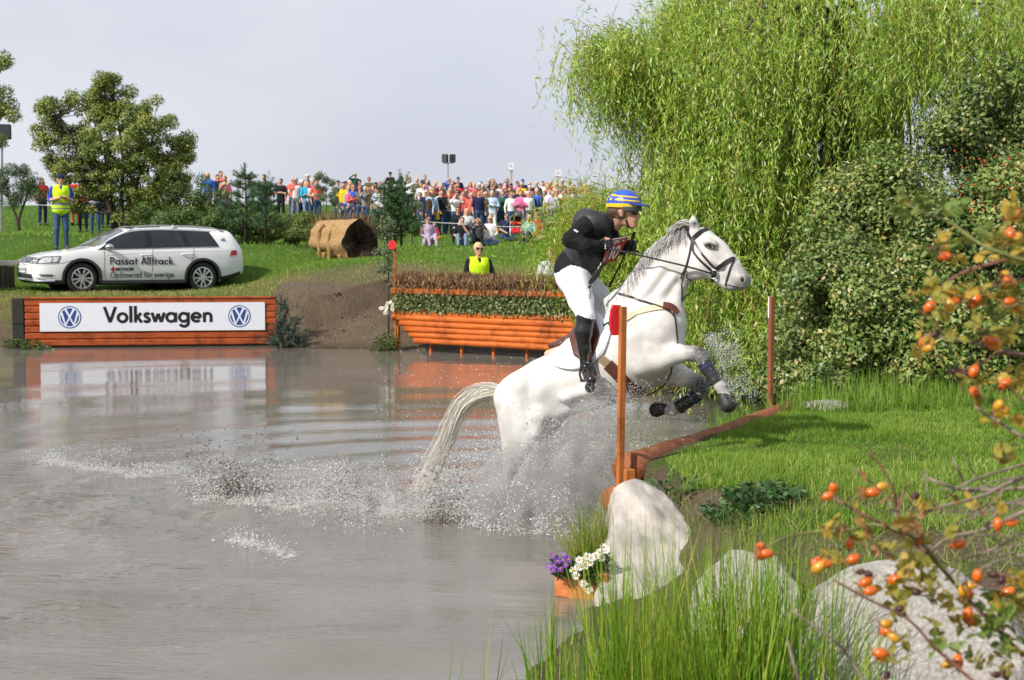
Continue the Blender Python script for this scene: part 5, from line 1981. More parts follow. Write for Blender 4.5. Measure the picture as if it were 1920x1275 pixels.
strips('tail', curves, rng.uniform(.002, .0048, n), leafmat('tail_hair', [(.36, .35, .33), (.55, .53, .48), (.68, .65, .57), (.72, .67, .54)], rough=.45, trans=.12), horse)
# tack
leather_b = M('black_leather', (.016, .013, .012), rough=.38, spec=.5, var=.3, scale=30)
leather_br = M('brown_leather', (.095, .028, .016), rough=.42, spec=.45, var=.35, scale=14, bump=.2)
brass = M('brass', (.62, .48, .22), rough=.25, metal=.9, var=.1)
steel = M('steel', (.5, .5, .52), rough=.25, metal=.9, var=.1)
def hstrap(name, pts, wd, parent, mat, off=.005, th=.007, n=26):
 P, N = on_horse(pts, n, off)
 mb = MB()
 mb.strap(P, N, wd, th)
 return mb.build(name, mat, parent, smooth=False)
br = thing('bridle', HP(1310, 470), 'black leather bridle with reins on the horse head', 'bridle')
hstrap('browband', [(1297, 451), (1304, 443), (1315, 434), (1329, 429)], .030, br, leather_b)
hstrap('cheek_strap', [(1300, 448), (1303, 455), (1318, 478), (1335, 497), (1343, 504)], .016, br, leather_b)
hstrap('cheek_strap', [(1299, 450), (1300, 470), (1306, 480), (1316, 491), (1334, 507)], .016, br, leather_b)
hstrap('throat_strap', [(1298, 449), (1296, 463), (1292, 482), (1287, 500), (1280, 515), (1277, 522)], .015, br, leather_b)
hstrap('head_strap', [(1290, 432), (1291, 438), (1296, 449)], .022, br, leather_b)
hstrap('noseband', [(1343, 504), (1352, 498), (1364, 490), (1374, 485.5), (1377, 487)], .030, br, leather_b, .006, .010)
hstrap('flash_strap', [(1376, 489), (1370, 501), (1365, 517), (1361, 532), (1361, 536)], .012, br, leather_b)
hstrap('chin_strap', [(1343, 505), (1340, 513), (1335, 523), (1339, 528)], .020, br, leather_b)
bp, bn = HS(1339, 513, .014)
mb = MB()
P = []
for k in range(25):
 a = 2 * math.pi * k / 24
 P.append(bp + (_h * math.cos(a) + np.array([0, 0, 1]) * math.sin(a)) * .030)
mb.tube(P, .0045, 8, caps=False)
mb.build('bit_ring', steel, br, smooth=True)
mb = MB()
P, N = on_horse([(1336, 510), (1341, 514), (1345, 517)], 8, .012)
mb.tube(P, .011, 8)
mb.build('bit_guard', leather_b, br, smooth=True)
bpst = thing('breastplate', HP(1240, 590), 'pale webbing breastplate strapped across the horse chest', 'breastplate')
web = M('cream_webbing', (.58, .47, .33), rough=.8, var=.08, scale=60)
hstrap('chest_band', [(1172, 597), (1190, 588), (1210, 581), (1232, 577), (1248, 576), (1257, 578)], .048, bpst, web, .006, .008)
hstrap('pad', [(1243, 574), (1255, 576), (1263, 581), (1266, 588)], .062, bpst, leather_br, .010, .014)
hstrap('neck_strap', [(1160, 551), (1180, 556), (1210, 567), (1240, 577), (1256, 585), (1264, 594)], .014, bpst, leather_b, .008)
hstrap('connector', [(1148, 606), (1140, 609), (1132, 614), (1128, 617)], .022, bpst, leather_b, .016)
P, N = on_horse([(1264, 592), (1267, 610), (1269, 630), (1270, 644)], 14, .006)
mb = MB()
mb.tube(P, .0055, 6)
mb.build('chest_strap', leather_b, bpst, smooth=True)
mb = MB()
mb.tube([HP(1262, 676, -.06), HP(1258, 700, -.05), HP(1246, 722, -.04), HP(1225, 736, -.03), HP(1212, 742, -.02)], .006, 6)
mb.build('belly_strap', leather_b, bpst, smooth=True)
mb = MB()
mb.tube([HP(1288, 508, -.1), HP(1287, 520, -.10), HP(1300, 530, -.08), HP(1298, 545, -.06), HP(1284, 556, -.05), HP(1276, 571, -.05), HP(1270, 582, -.06)], .005, 6)
mb.build('martingale_strap', leather_b, bpst, smooth=True)
mb = MB()
mb.tube([HP(1281, 515, -.09), HP(1278, 535, -.07), HP(1279, 556, -.06), HP(1274, 574, -.05)], .005, 6)
mb.build('martingale_strap', leather_b, bpst, smooth=True)
sad = thing('saddle', HP(1090, 620), 'brown leather jumping saddle with a white saddle cloth and stirrup', 'saddle')
def hpatch(name, outline_fn, nu, nv, off, th, mat, parent, edge=None):
 """cloth or leather lying on the horse: outline_fn(u, v) -> pixel"""
 V, ok = [], []
 for j in range(nv + 1):
  for i in range(nu + 1):
   px_, py_ = outline_fn(i / nu, j / nv)
   p, nn = HS(px_, py_, off)
   if p is None:
    p = HP(px_, py_, .0)
    nn = np.array([0, 0, 1.0])
   V.append((p, nn))
 m = len(V)
 P = [a for a, b in V] + [a - b * th for a, b in V]
 q = lambda i, j: j * (nu + 1) + i
 F = []
 for j in range(nv):
  for i in range(nu):
   F.append((q(i, j), q(i, j + 1), q(i + 1, j + 1), q(i + 1, j)))
 bnd = [q(i, 0) for i in range(nu + 1)] + [q(nu, j) for j in range(1, nv + 1)] + [q(i, nv) for i in range(nu - 1, -1, -1)] + [q(0, j) for j in range(nv - 1, 0, -1)]
 for a, b in zip(bnd, bnd[1:] + bnd[:1]):
  F.append((a, b, m + b, m + a))
 mb = MB()
 mb.add(P, F)
 return mb.build(name, mat, parent, smooth=True)
def quad_fn(top, bot):
 A, B = spline(np.array(top, float), 60), spline(np.array(bot, float), 60)
 return lambda u, v: A[min(int(u * 59.9), 59)] * (1 - v) + B[min(int(u * 59.9), 59)] * v
cloth = M('white_cloth', (.74, .75, .80), rough=.85, var=.03, scale=50, bump=.15, bscale=200)
pad = hpatch('saddle_cloth', quad_fn([(1026, 672), (1050, 655), (1080, 627), (1104, 598), (1122, 584)], [(1030, 677), (1052, 690), (1085, 692), (1118, 676), (1142, 640)]), 26, 12, .020, .016, cloth, sad)
hpatch('cloth_edge', quad_fn([(1120, 584), (1128, 592), (1137, 604), (1146, 618)], [(1118, 676), (1128, 668), (1137, 652), (1146, 622)]), 14, 8, .019, .016, cloth, sad)
hpatch('flap', quad_fn([(1072, 634), (1090, 612), (1106, 598), (1118, 596)], [(1080, 668), (1098, 676), (1116, 664), (1127, 628)]), 16, 10, .034, .014, leather_br, sad)
SP = [hc(1036, 648, 7, 1062, 643, 12, k=.03, w=2.6), hc(1062, 645, 12, 1088, 622, 11, k=.03, w=2.6), hc(1088, 622, 11, 1108, 598, 11, k=.03, w=2.2), hc(1108, 598, 11, 1114, 592, 8, k=.02, w=2.0)]
V_, F_, _t = sdf_body(SP, .009)
link('seat', mesh_np('seat', relax(V_, F_, 1), F_, smooth=True), leather_br, sad)
SP = [hc(1028, 664, 8, 1050, 657, 9, ya=-.08, k=.02), hc(1050, 657, 9, 1068, 646, 8, ya=-.10, k=.02), hc(1028, 664, 8, 1050, 657, 9, ya=.08, k=.02)]
V_, F_, _t = sdf_body(SP, .008)
link('fleece_pad', mesh_np('fleece', V_, F_, smooth=True), M('fleece', (.56, .44, .30), rough=.95, var=.15, scale=90, bump=.6, bscale=220), sad)
g = hstrap('girth', [(1140, 683), (1155, 698), (1172, 716), (1190, 730), (1206, 737), (1210, 739)], .088, sad, leather_br, .008, .012)
hstrap('girth_web', [(1118, 664), (1128, 672), (1140, 682), (1147, 689)], .062, sad, M('khaki_webbing', (.24, .18, .10), rough=.8, var=.15), .007, .010)
bootm = M('tendon_boot_shell', (.020, .020, .022), rough=.3, spec=.5, var=.5, scale=40)
for nm, pts, rr, y in (('tendon boot around the raised near foreleg of the white horse', [(1319, 679), (1327, 692), (1337, 707), (1343, 717)], [12.5, 12, 11.5, 13.5], -.155),
      ('tendon boot around the folded far foreleg of the white horse', [(1309, 739), (1296, 748), (1282, 757), (1272, 763)], [12.5, 12, 12, 14], .155)):
 P = [HP(a, b, y) for a, b in spline(np.array(pts, float), 10)]
 rads = np.interp(np.linspace(0, 1, 10), np.linspace(0, 1, 4), rr) / PXM
 e = thing('tendon_boot', P[5], 'black ' + nm, 'horse boot', 'tendon boots on the horse')
 mb = MB()
 mb.tube(P, rads * 1.06, 18)
 mb.build('shell', bootm, e, smooth=True)
 for j in (2, 5, 8):
  mb = MB()
  t_ = unit(P[j + 1 if j < 9 else j] - P[j - 1])
  mb.tube([P[j] - t_ * .008, P[j] + t_ * .008], rads[j] * 1.12, 18)
  mb.build('strap', M('boot_strap', (.03, .03, .034), rough=.4, var=.3) if j != 2 else M('boot_blue', (.03, .045, .13), rough=.4, var=.3), e, smooth=False)
# rider
def rc(a, b, ra, rb, k=.03, t=0, w=None):
 """a, b = (px, py, metres to the left of the horse's middle); radii in pixels"""
 return cap(HP(*a), HP(*b), ra / PXM, rb / PXM, k, t, w, _l)
RB = []
RB += [rc((1072, 518, -.05), (1074, 516, .05), 30, 30, .05, 2), rc((1076, 508, -.03), (1088, 488, 0), 33, 31, .05, 2)]
RB += [rc((1088, 497, 0), (1108, 463, 0), 35, 39, .05, 1, 1.12), rc((1108, 463, 0), (1122, 436, 0), 39, 32, .05, 1, 1.3), rc((1104, 424, -.17), (1136, 428, .17), 22, 21, .05, 1)]
RB += [rc((1070, 500, -.05), (1086, 494, .08), 30, 30, .04, 1)]
RB += [rc((1136, 432, 0), (1152, 415, 0), 20, 16, .03, 1), rc((1150, 420, 0), (1164, 402, 0), 15.5, 15, .02, 0)]
RB += [rc((1166, 386, 0), (1172, 384, 0), 26, 26, .02, 0, .82), rc((1177, 400, 0), (1181, 411, 0), 18, 14.5, .02, 0, .85), rc((1178, 414, 0), (1185, 420, 0), 12, 8.5, .018, 0, 1.05),
  rc((1190, 398, 0), (1196.5, 405.5, 0), 4.2, 4.0, .012, 0), rc((1196, 405.5, -.008), (1195.5, 405.8, .008), 3.6, 3.6, .008, 0), rc((1189, 413.8, -.015), (1189, 413.8, .015), 3.8, 3.8, .008, 6),
  rc((1187, 423, -.008), (1187, 423, .008), 5.5, 5.5, .012, 0), rc((1188, 391, -.028), (1188, 391, .028), 6, 6, .012, 0), rc((1166, 396, -.078), (1166, 403, -.074), 6.0, 4, .008, 0, .5), rc((1166, 396, .078), (1166, 403, .074), 6.0, 4, .008, 0, .5)]
RB += [rc((1150, 398, -.035), (1150, 398, .035), 13, 13, .02, 4), rc((1158, 397, -.06), (1160, 404, -.066), 6, 4, .01, 4)]
RB += [rc((1103, 421, -.20), (1071, 447, -.33), 19, 15, .025, 1), rc((1069, 450, -.335), (1098, 461, -.31), 15.5, 14, .015, 1), rc((1098, 461, -.31), (1127, 461, -.225), 14, 10, .015, 1)]
RB += [rc((1138, 428, .20), (1150, 466, .32), 21, 17, .03, 1), rc((1150, 467, .32), (1178, 463, .16), 16, 11, .02, 1)]
RB += [rc((1078, 527, -.10), (1089, 563, -.24), 30, 23, .05, 2), rc((1089, 563, -.24), (1099, 594, -.335), 23, 16.5, .03, 2), rc((1098, 597, -.335), (1095, 622, -.345), 17, 16.5, .02, 3),
  rc((1093, 622, -.345), (1096, 655, -.34), 16.5, 12.5, .02, 3), rc((1096, 655, -.34), (1099, 684, -.335), 12.5, 11.5, .02, 3), rc((1098, 690, -.315), (1106, 708, -.43), 11.5, 10.5, .02, 3), rc((1106, 708, -.43), (1109, 712, -.47), 10.5, 9, .02, 3)]
RB += [rc((1090, 527, .10), (1120, 556, .24), 31, 24, .05, 2), rc((1120, 556, .24), (1138, 580, .33), 24, 18, .03, 2), rc((1138, 584, .335), (1120, 640, .36), 16, 13, .02, 3), rc((1120, 640, .36), (1122, 676, .36), 13, 11, .02, 3), rc((1120, 684, .36), (1142, 690, .38), 11, 9, .02, 3)]
RV, RF, RT = sdf_body(RB, .0068)
RV = relax(RV, RF, 1)
C = RV[RF].mean(1)
rider = thing('person', HP(1098, 700, -.3), 'rider in black body protector, white breeches and blue-yellow helmet on the white horse', 'person')
skin_m = M('skin_fair', (.48, .25, .175), rough=.5, spec=.35, var=.10, scale=30, sss=.08)
jack_m = M('black_jersey', (.0105, .0105, .012), rough=.8, spec=.2, var=.35, scale=12, bump=1.0, bscale=17, stretch=(1, 1, 1.6))
bree_m = M('white_breeches', (.70, .71, .77), rough=.8, spec=.2, var=.04, scale=10, bump=.5, bscale=8, stretch=(1, 1, 2.0))
boot_m = M('riding_boot_leather', (.013, .012, .012), rough=.22, spec=.6, var=.3, scale=14, bump=.3, bscale=18)
hair_m = M('brown_hair', (.06, .032, .017), rough=.6, var=.4, scale=60)
lip_m = M('lips', (.36, .13, .10), rough=.45, var=.1)
tagmap = {0: 0, 1: 1, 2: 2, 3: 3, 4: 4, 6: 5}
mi_ = np.array([tagmap[int(q)] for q in RT])
me = mesh_np('rider_body', RV, RF, smooth=True, mi=mi_)
link('body', me, [skin_m, jack_m, bree_m, boot_m, hair_m, lip_m], rider)
PV = [rc((1086, 496, -.01), (1108, 463, 0), 37, 41, .05, 0, 1.08), rc((1108, 463, 0), (1120, 440, 0), 41, 35, .05, 0, 1.22), rc((1080, 500, 0), (1090, 505, 0), 33, 33, .05, 0, 1.1),
  rc((1098, 414, -.14), (1122, 420, -.15), 24, 22, .03, 0), rc((1084, 428, -.17), (1110, 416, -.18), 12, 20, .04, 0), rc((1124, 420, .15), (1140, 424, .15), 22, 20, .03, 0), rc((1133, 424, 0), (1141, 418, 0), 23, 22, .03, 0)]
PV += [rc((1064, 500, -.06), (1060, 510, -.06), 11, 4, .03, 0)]
V_, F_, _t = sdf_body(PV, .0085)
V_ = relax(V_, F_, 2)
vest_m = M('body_protector', (.026, .026, .029), rough=.5, spec=.35, var=.45, scale=7, bump=.7, bscale=16)
vest = link('body_protector', mesh_np('vest', V_, F_, smooth=True), vest_m, rider)
VB = BVHTree.FromPolygons([tuple(v) for v in V_], [tuple(int(i) for i in f) for f in F_])
def on_rider(px, py, off, bvh=VB):
 d = Vector(ray(px, py)).normalized()
 h = bvh.ray_cast(Vector(CAM), d)
 if h[0] is None:
  return HP(px, py, -.1), -_l
 nn = h[1] if h[1].dot(d) < 0 else -h[1]
 return np.array(h[0]) + np.array(nn) * off, np.array(nn)
V4 = []
nu, nv = 12, 12
tl, tr, br_, bl = np.array((1143, 449.)), np.array((1180, 443.)), np.array((1155, 489.)), np.array((1127, 495.))
for j in range(nv + 1):
 for i in range(nu + 1):
  u, v = i / nu, j / nv
  q = (tl * (1 - u) + tr * u) * (1 - v) + (bl * (1 - u) + br_ * u) * v
  yy = -.21 + .24 * u + .02 * v
  V4.append(HP(q[0], q[1], yy))
F4 = [(j * (nu + 1) + i, (j + 1) * (nu + 1) + i, (j + 1) * (nu + 1) + i + 1, j * (nu + 1) + i + 1) for j in range(nv) for i in range(nu)]
V4 = np.array(V4)
bn = unit(np.cross(V4[nu] - V4[0], V4[-nu - 1] - V4[0]))
if bn @ (CAM - V4[0]) < 0:
 bn = -bn
mb = MB()
mb.add(V4, F4)
mb.add(V4 - bn * .014, [f[::-1] for f in F4], 1)
bib = mb.build('number_bib', [M('bib_red', (.34, .035, .028), rough=.6, var=.12), jack_m], rider, smooth=True)
def bibp(u, v):
 """u across, v up, both 0..1 on the bib"""
 i, j = u * nu, (1 - v) * nv
 i0, j0 = min(int(i), nu - 1), min(int(j), nv - 1)
 a, b = i - i0, j - j0
 g_ = lambda ii, jj: V4[jj * (nu + 1) + ii]
 return (g_(i0, j0) * (1 - a) + g_(i0 + 1, j0) * a) * (1 - b) + (g_(i0, j0 + 1) * (1 - a) + g_(i0 + 1, j0 + 1) * a) * b
wht = M('bib_white', (.68, .66, .64), rough=.6, var=.03)
mb = MB()
put_text(mb, 'HSBC', lambda u, v, l: bibp(.10 + u * .52, .80 + v * .13) + bn * (.002 + l), .15, .08, 0, .001)
for q in ([(-1, .6), (1, -.6)], [(-1, -.6), (1, .6)]):
 V, F = stroke2d(q, .5)
 mb.add([bibp(.77 + u * .07, .865 + v * .055) + bn * .0035 for u, v in V], F)
mb.build('bib_lettering', wht, bib)
mb = MB()
put_text(mb, '10', lambda u, v, l: bibp(.30 + u * .52, .14 + v * .52) + bn * (.002 + l), .17, .12, 0, .001)
mb.build('bib_number', wht, bib)
mb = MB()
mb.strap([bibp(u, .99) + bn * .002 for u in np.linspace(0, 1, 8)], bn, .006, .003)
mb.build('bib_hem', wht, bib)
mb = MB()
mb.tube(spline([HP(1131, 490, -.22), HP(1122, 505, -.24), HP(1112, 519, -.25), HP(1106, 530, -.25), HP(1105, 540, -.26)], 16), [.014, .015, .012, .014, .011, .013, .012, .014, .012, .011, .013, .012, .010, .013, .012, .008], 8)
mb.build('lanyard_clip', boot_m, rider, smooth=True)
mb = MB()
mb.tube(spline([HP(1105, 540, -.27), HP(1107, 552, -.28), HP(1105, 566, -.28), HP(1108, 590, -.2)], 12), .003, 5)
mb.build('lanyard', boot_m, rider, smooth=True)
for q in ([(1076.5, 431), (1080, 434), (1084, 434.5)], [(1079, 431.5), (1082, 436)]):
 P = []
 bb = BVHTree.FromPolygons([tuple(v) for v in RV], [tuple(int(i) for i in f) for f in RF]) if 'RBVH' not in globals() else RBVH
 RBVH = bb
 P = [on_rider(*p, .003, RBVH) for p in spline(np.array(q, float), 6)]
 mb = MB()
 mb.strap([a for a, b in P], [b for a, b in P], .010, .003)
 mb.build('sleeve_mark', wht, rider)
hx_ = unit(HP(1200, 384, 0) - HP(1160, 380, 0))
hx_ = unit(hx_ * [1, 1, 0] + np.array([0, 0, -.10]))
hz_ = unit(np.array([0, 0, 1]) - hx_ * hx_[2])
hy_ = np.cross(hz_, hx_)
hc0 = HP(1170, 384, 0)
hr = np.array([.128, .104, .108])
def hel(th, ph, off=0.0):
 """point on the helmet: th around from the front, ph up from the rim (radians)"""
 d = np.array([math.cos(ph) * math.cos(th), math.cos(ph) * math.sin(th), math.sin(ph)])
 p = d * (hr + off)
 return hc0 + hx_ * p[0] + hy_ * p[1] + hz_ * p[2]
def hel_patch(th0, th1, ph0f, ph1f, off, name, mat, parent, nt=40, npn=8):
 V, F = [], []
 for j in range(npn + 1):
  for i in range(nt + 1):
   th = th0 + (th1 - th0) * i / nt
   a, b = ph0f(th), ph1f(th)
   V.append(hel(th, a + (b - a) * j / npn, off))
 for j in range(npn):
  for i in range(nt):
   a = j * (nt + 1) + i
   F.append((a, a + 1, a + nt + 2, a + nt + 1))
 mb = MB()
 mb.add(V, F)
 return mb.build(name, mat, parent, smooth=True)
blue = M('helmet_blue_satin', (.025, .085, .42), rough=.32, spec=.5, var=.35, scale=9, bump=.35, bscale=22)
yell = M('helmet_yellow', (.72, .48, .02), rough=.45, var=.12)
rim = lambda th: -.12 - .10 * math.cos(th) * 0 - .12 * (1 - math.cos(th)) / 2
hm = hel_patch(-math.pi, math.pi, rim, lambda th: math.pi / 2, 0, 'helmet', blue, rider, 56, 16)
hel_patch(math.pi * .16, math.pi * 1.84, rim, lambda th: rim(th) + .24 + .02 * math.cos(th), .002, 'helmet_band', yell, hm, 50, 3)
for a0, a1, p0, dp in ((-2.2, -.25, .52, .095), (-1.85, -.2, .26, .085), (.3, 2.1, .46, .1), (.3, 2.1, .22, .09), (-2.9, -2.45, .42, .08), (-2.9, -2.5, .2, .08)):
 hel_patch(a0, a1, lambda th, p0=p0: p0, lambda th, p0=p0, dp=dp: p0 + dp, .0025, 'helmet_stripe', yell, hm, 20, 2)
for a0, p0 in ((-2.28, .52), (-2.02, .50), (-2.15, .22)):
 mb = MB()
 out = [(-.09, 0), (.09, 0), (.11, .16), (.05, .08), (0, .18), (-.05, .08), (-.11, .16)]
 mb.add([hel(a0 + a, p0 + b, .004) for a, b in out], [(0, 1, 2, 3), (0, 3, 4), (0, 4, 5, 6)])
 mb.build('crown_mark', yell, hm)
hel_patch(-1.35, 1.35, lambda th: rim(th) - .20, lambda th: rim(th) + .06, .004, 'helmet_shell', M('helmet_grey', (.10, .105, .11), rough=.4, var=.1), hm, 30, 4)
V, F = [], []
for j in range(5):
 for i in range(17):
  th = -1.05 + 2.1 * i / 16
  base = hel(th, .12, .003)
  p = base + hx_ * (.062 * math.cos(th * 1.1) * j / 4) + hz_ * (.006 * math.sin(math.pi * j / 4) - .004 * j / 4)
  V.append(p)
for j in range(4):
 for i in range(16):
  a = j * 17 + i
  F.append((a, a + 17, a + 18, a + 1))
n0 = len(V)
V += [p - hz_ * .007 for p in V]
F += [tuple(n0 + i for i in f[::-1]) for f in F]
F += [(4 * 17 + i, n0 + 4 * 17 + i, n0 + 4 * 17 + i + 1, 4 * 17 + i + 1) for i in range(16)]
mb = MB()
mb.add(V, F)
mb.build('helmet_peak', M('peak_blue', (.02, .05, .22), rough=.4, var=.2), hm, smooth=True)
strapm = M('helmet_harness', (.16, .11, .05), rough=.6, var=.25)
for q, wd in (([(1168, 394), (1170, 401), (1172, 408), (1174, 413)], .022), ([(1150, 403), (1160, 407), (1170, 410)], .010), ([(1174, 412), (1176, 418), (1178, 424), (1183, 428)], .014)):
 P = [on_rider(*p, .004, RBVH) for p in spline(np.array(q, float), 10)]
 mb = MB()
 mb.strap([a for a, b in P], [b for a, b in P], wd, .004)
 mb.build('chin_strap', strapm if wd != .014 else boot_m, hm)
mb = MB()
for s_ in (-1, 1):
 c = HP(1190, 398.5, s_ * .032)
 mb.ell(c, (.012, .030, .019), X=unit(_h + _l * s_ * .5), nu=14, nv=8)
mb.tube([HP(1191.5, 397.5, -.012), HP(1191.5, 397.5, .012)], .005, 6)
mb.tube([HP(1187, 397, -.056), HP(1176, 395, -.074), HP(1167, 394, -.08)], .0045, 6)
mb.tube([HP(1187, 397, .056), HP(1176, 395, .074), HP(1167, 394, .08)], .0045, 6)
mb.build('sunglasses', M('sunglass_lens', (.012, .008, .006), rough=.1, spec=.6, var=.2), rider, smooth=True)
def hand(wr, fwd, up, side, name):
 """wr wrist point; fwd along the forearm; up thumb side; side towards the palm's back"""
 fwd, up = unit(fwd), unit(np.asarray(up) - unit(fwd) * (np.asarray(up) @ unit(fwd)))
 sd_ = np.cross(fwd, up) * side
 Pm = lambda a, b, c: wr + fwd * a + up * b + sd_ * c
 q = [cap(Pm(0, 0, 0), Pm(.045, 0, .004), .029, .031, .012, 0), cap(Pm(.05, .026, .002), Pm(.055, -.026, .002), .020, .018, .015, 0)]
 for i, (b, L1, r_) in enumerate(((.027, .034, .0098), (.009, .037, .0102), (-.010, .034, .0096), (-.027, .028, .0086))):
  k0 = Pm(.068, b, .010)
  k1 = Pm(.068 + L1 * .75, b - .002, -.006)
  k2 = Pm(.066 + L1 * .45, b - .003, -.031)
  k3 = Pm(.050, b - .003, -.034)
  q += [cap(k0, k1, r_ * 1.1, r_, .003, 0), cap(k1, k2, r_, r_ * .95, .003, 0), cap(k2, k3, r_ * .95, r_ * .85, .003, 0)]
 q += [cap(Pm(.018, .026, -.008), Pm(.050, .043, -.020), .012, .0105, .006, 0), cap(Pm(.050, .043, -.020), Pm(.078, .036, -.026), .0105, .0088, .003, 1)]
 V, F, tg = sdf_body(q, .0042)
 o = link(name, mesh_np(name, V, F, smooth=True, mi=tg), [M('black_glove', (.012, .012, .013), rough=.6, var=.3), skin_m], rider)
 return o, Pm
h1, P1 = hand(HP(1122, 461, -.23), HP(1142, 458, -.20) - HP(1122, 461, -.23), (0, 0, 1), -1, 'gloved_hand')
h2, P2 = hand(HP(1174, 463, .17), HP(1190, 458, .09) - HP(1174, 463, .17), (.2, 0, 1), 1, 'gloved_hand')
mb = MB()
for k in range(3):
 a = on_rider(1135, 459.5 + k * 3.2, .004, RBVH)[0]
 mb.ell(HP(1135, 459.8 + k * 3.0, -.262), (.005, .004, .0045), nu=8, nv=5)
mb.build('glove_studs', wht, h1, smooth=True)
def rein(name, pts, r_=.0065):
 mb = MB()
 mb.tube(spline(pts, 26), r_, 7)
 return mb.build(name, leather_b, br, smooth=True)
rein('rein', [P1(.066, -.03, -.03), HP(1180, 474, -.20), HP(1230, 486, -.17), HP(1285, 499, -.14), bp + bn * .006 if False else HS(1338, 512, .016)[0]])
rein('rein', [P2(.066, -.03, -.03), HP(1205, 474, .12), HP(1260, 486, .15), HP(1336, 512, .085)])
mb = MB()
P = [P1(.05, .04, -.02), HP(1143, 452, -.21), HP(1147, 462, -.22), HP(1144, 472, -.22), HP(1136, 482, -.22), HP(1128, 498, -.23), HP(1120, 512, -.23)]
mb.strap(spline(P, 24), -_l, .014, .004)
mb.build('rein_bight', leather_b, br)
mb = MB()
P = [HP(1190, 435, .08), HP(1184, 452, .085), HP(1172, 476, .09), HP(1158, 506, .09), HP(1142, 538, .08)]
mb.tube(spline(P, 16), [.013] * 4 + [.010] * 3 + [.007] * 7 + [.011, .010], 8)
whip = mb.build('riding_whip', leather_b, None, smooth=True)
tag(whip, 'slim black riding whip held in the rider left hand', 'whip')
mb = MB()
P = [HP(1103, 648, -.36), HP(1102, 664, -.365), HP(1101, 680, -.37)]
mb.strap(spline(P, 8), -_l, .024, .007)
mb.build('stirrup_leather', leather_br, sad)
mb = MB()
P = [HP(1090, 712, -.40), HP(1087, 700, -.40), HP(1092, 686, -.40), HP(1101, 680, -.40), HP(1111, 686, -.40), HP(1117, 700, -.40), HP(1115, 713, -.40)]
mb.tube(spline(P, 26), .0075, 7)
mb.box(HP(1102.5, 714, -.40), (.10, .055, .016), X=_h, bev=.004)
stir = mb.build('stirrup', boot_m, sad, smooth=True)
mb = MB()
mb.ell(HP(1106, 726, -.37), (.038, .030, .040), X=_h, nu=14, nv=9)
mb.build('boot_heel', boot_m, rider, smooth=True)
# == people on the far bank
CC = dict(white=(.70, .69, .68), cream=(.58, .52, .43), black=(.014, .014, .016), navy=(.018, .025, .07), red=(.50, .02, .03), coral=(.60, .12, .10), pink=(.60, .13, .28), magenta=(.55, .02, .20),
   purple=(.24, .045, .33), lilac=(.42, .33, .46), blue=(.03, .11, .45), royal=(.02, .05, .38), sky=(.38, .50, .66), azure=(.03, .36, .58), teal=(.26, .46, .44), green=(.03, .26, .11), dgreen=(.02, .08, .05),
   olive=(.08, .085, .04), camo=(.10, .10, .06), yellow=(.72, .46, .02), orange=(.62, .18, .02), brown=(.10, .06, .04), mauve=(.16, .11, .10), grey=(.23, .23, .24), dgrey=(.06, .06, .065), lgrey=(.46, .47, .48),
   jeans=(.045, .08, .16), pjeans=(.16, .24, .36), tan=(.36, .26, .16), hiviz=(.52, .78, .02), skin=(.50, .27, .19), tanned=(.36, .18, .11),
   blond=(.50, .36, .17), brunette=(.05, .028, .016), auburn=(.14, .035, .015), greyhair=(.42, .41, .40), bald=(.50, .27, .19), blackhair=(.015, .012, .011), ginger=(.30, .11, .03))
def cm(c):
 return M('cloth_' + c, CC[c], rough=.85, spec=.15, var=.16, scale=9, bump=.4, bscale=14) if c in CC else _mats[c]
skin_c = M('spectator_skin', CC['skin'], rough=.55, var=.12, scale=18)
glass_c = M('spectator_sunglasses', (.01, .009, .009), rough=.2, var=.1)
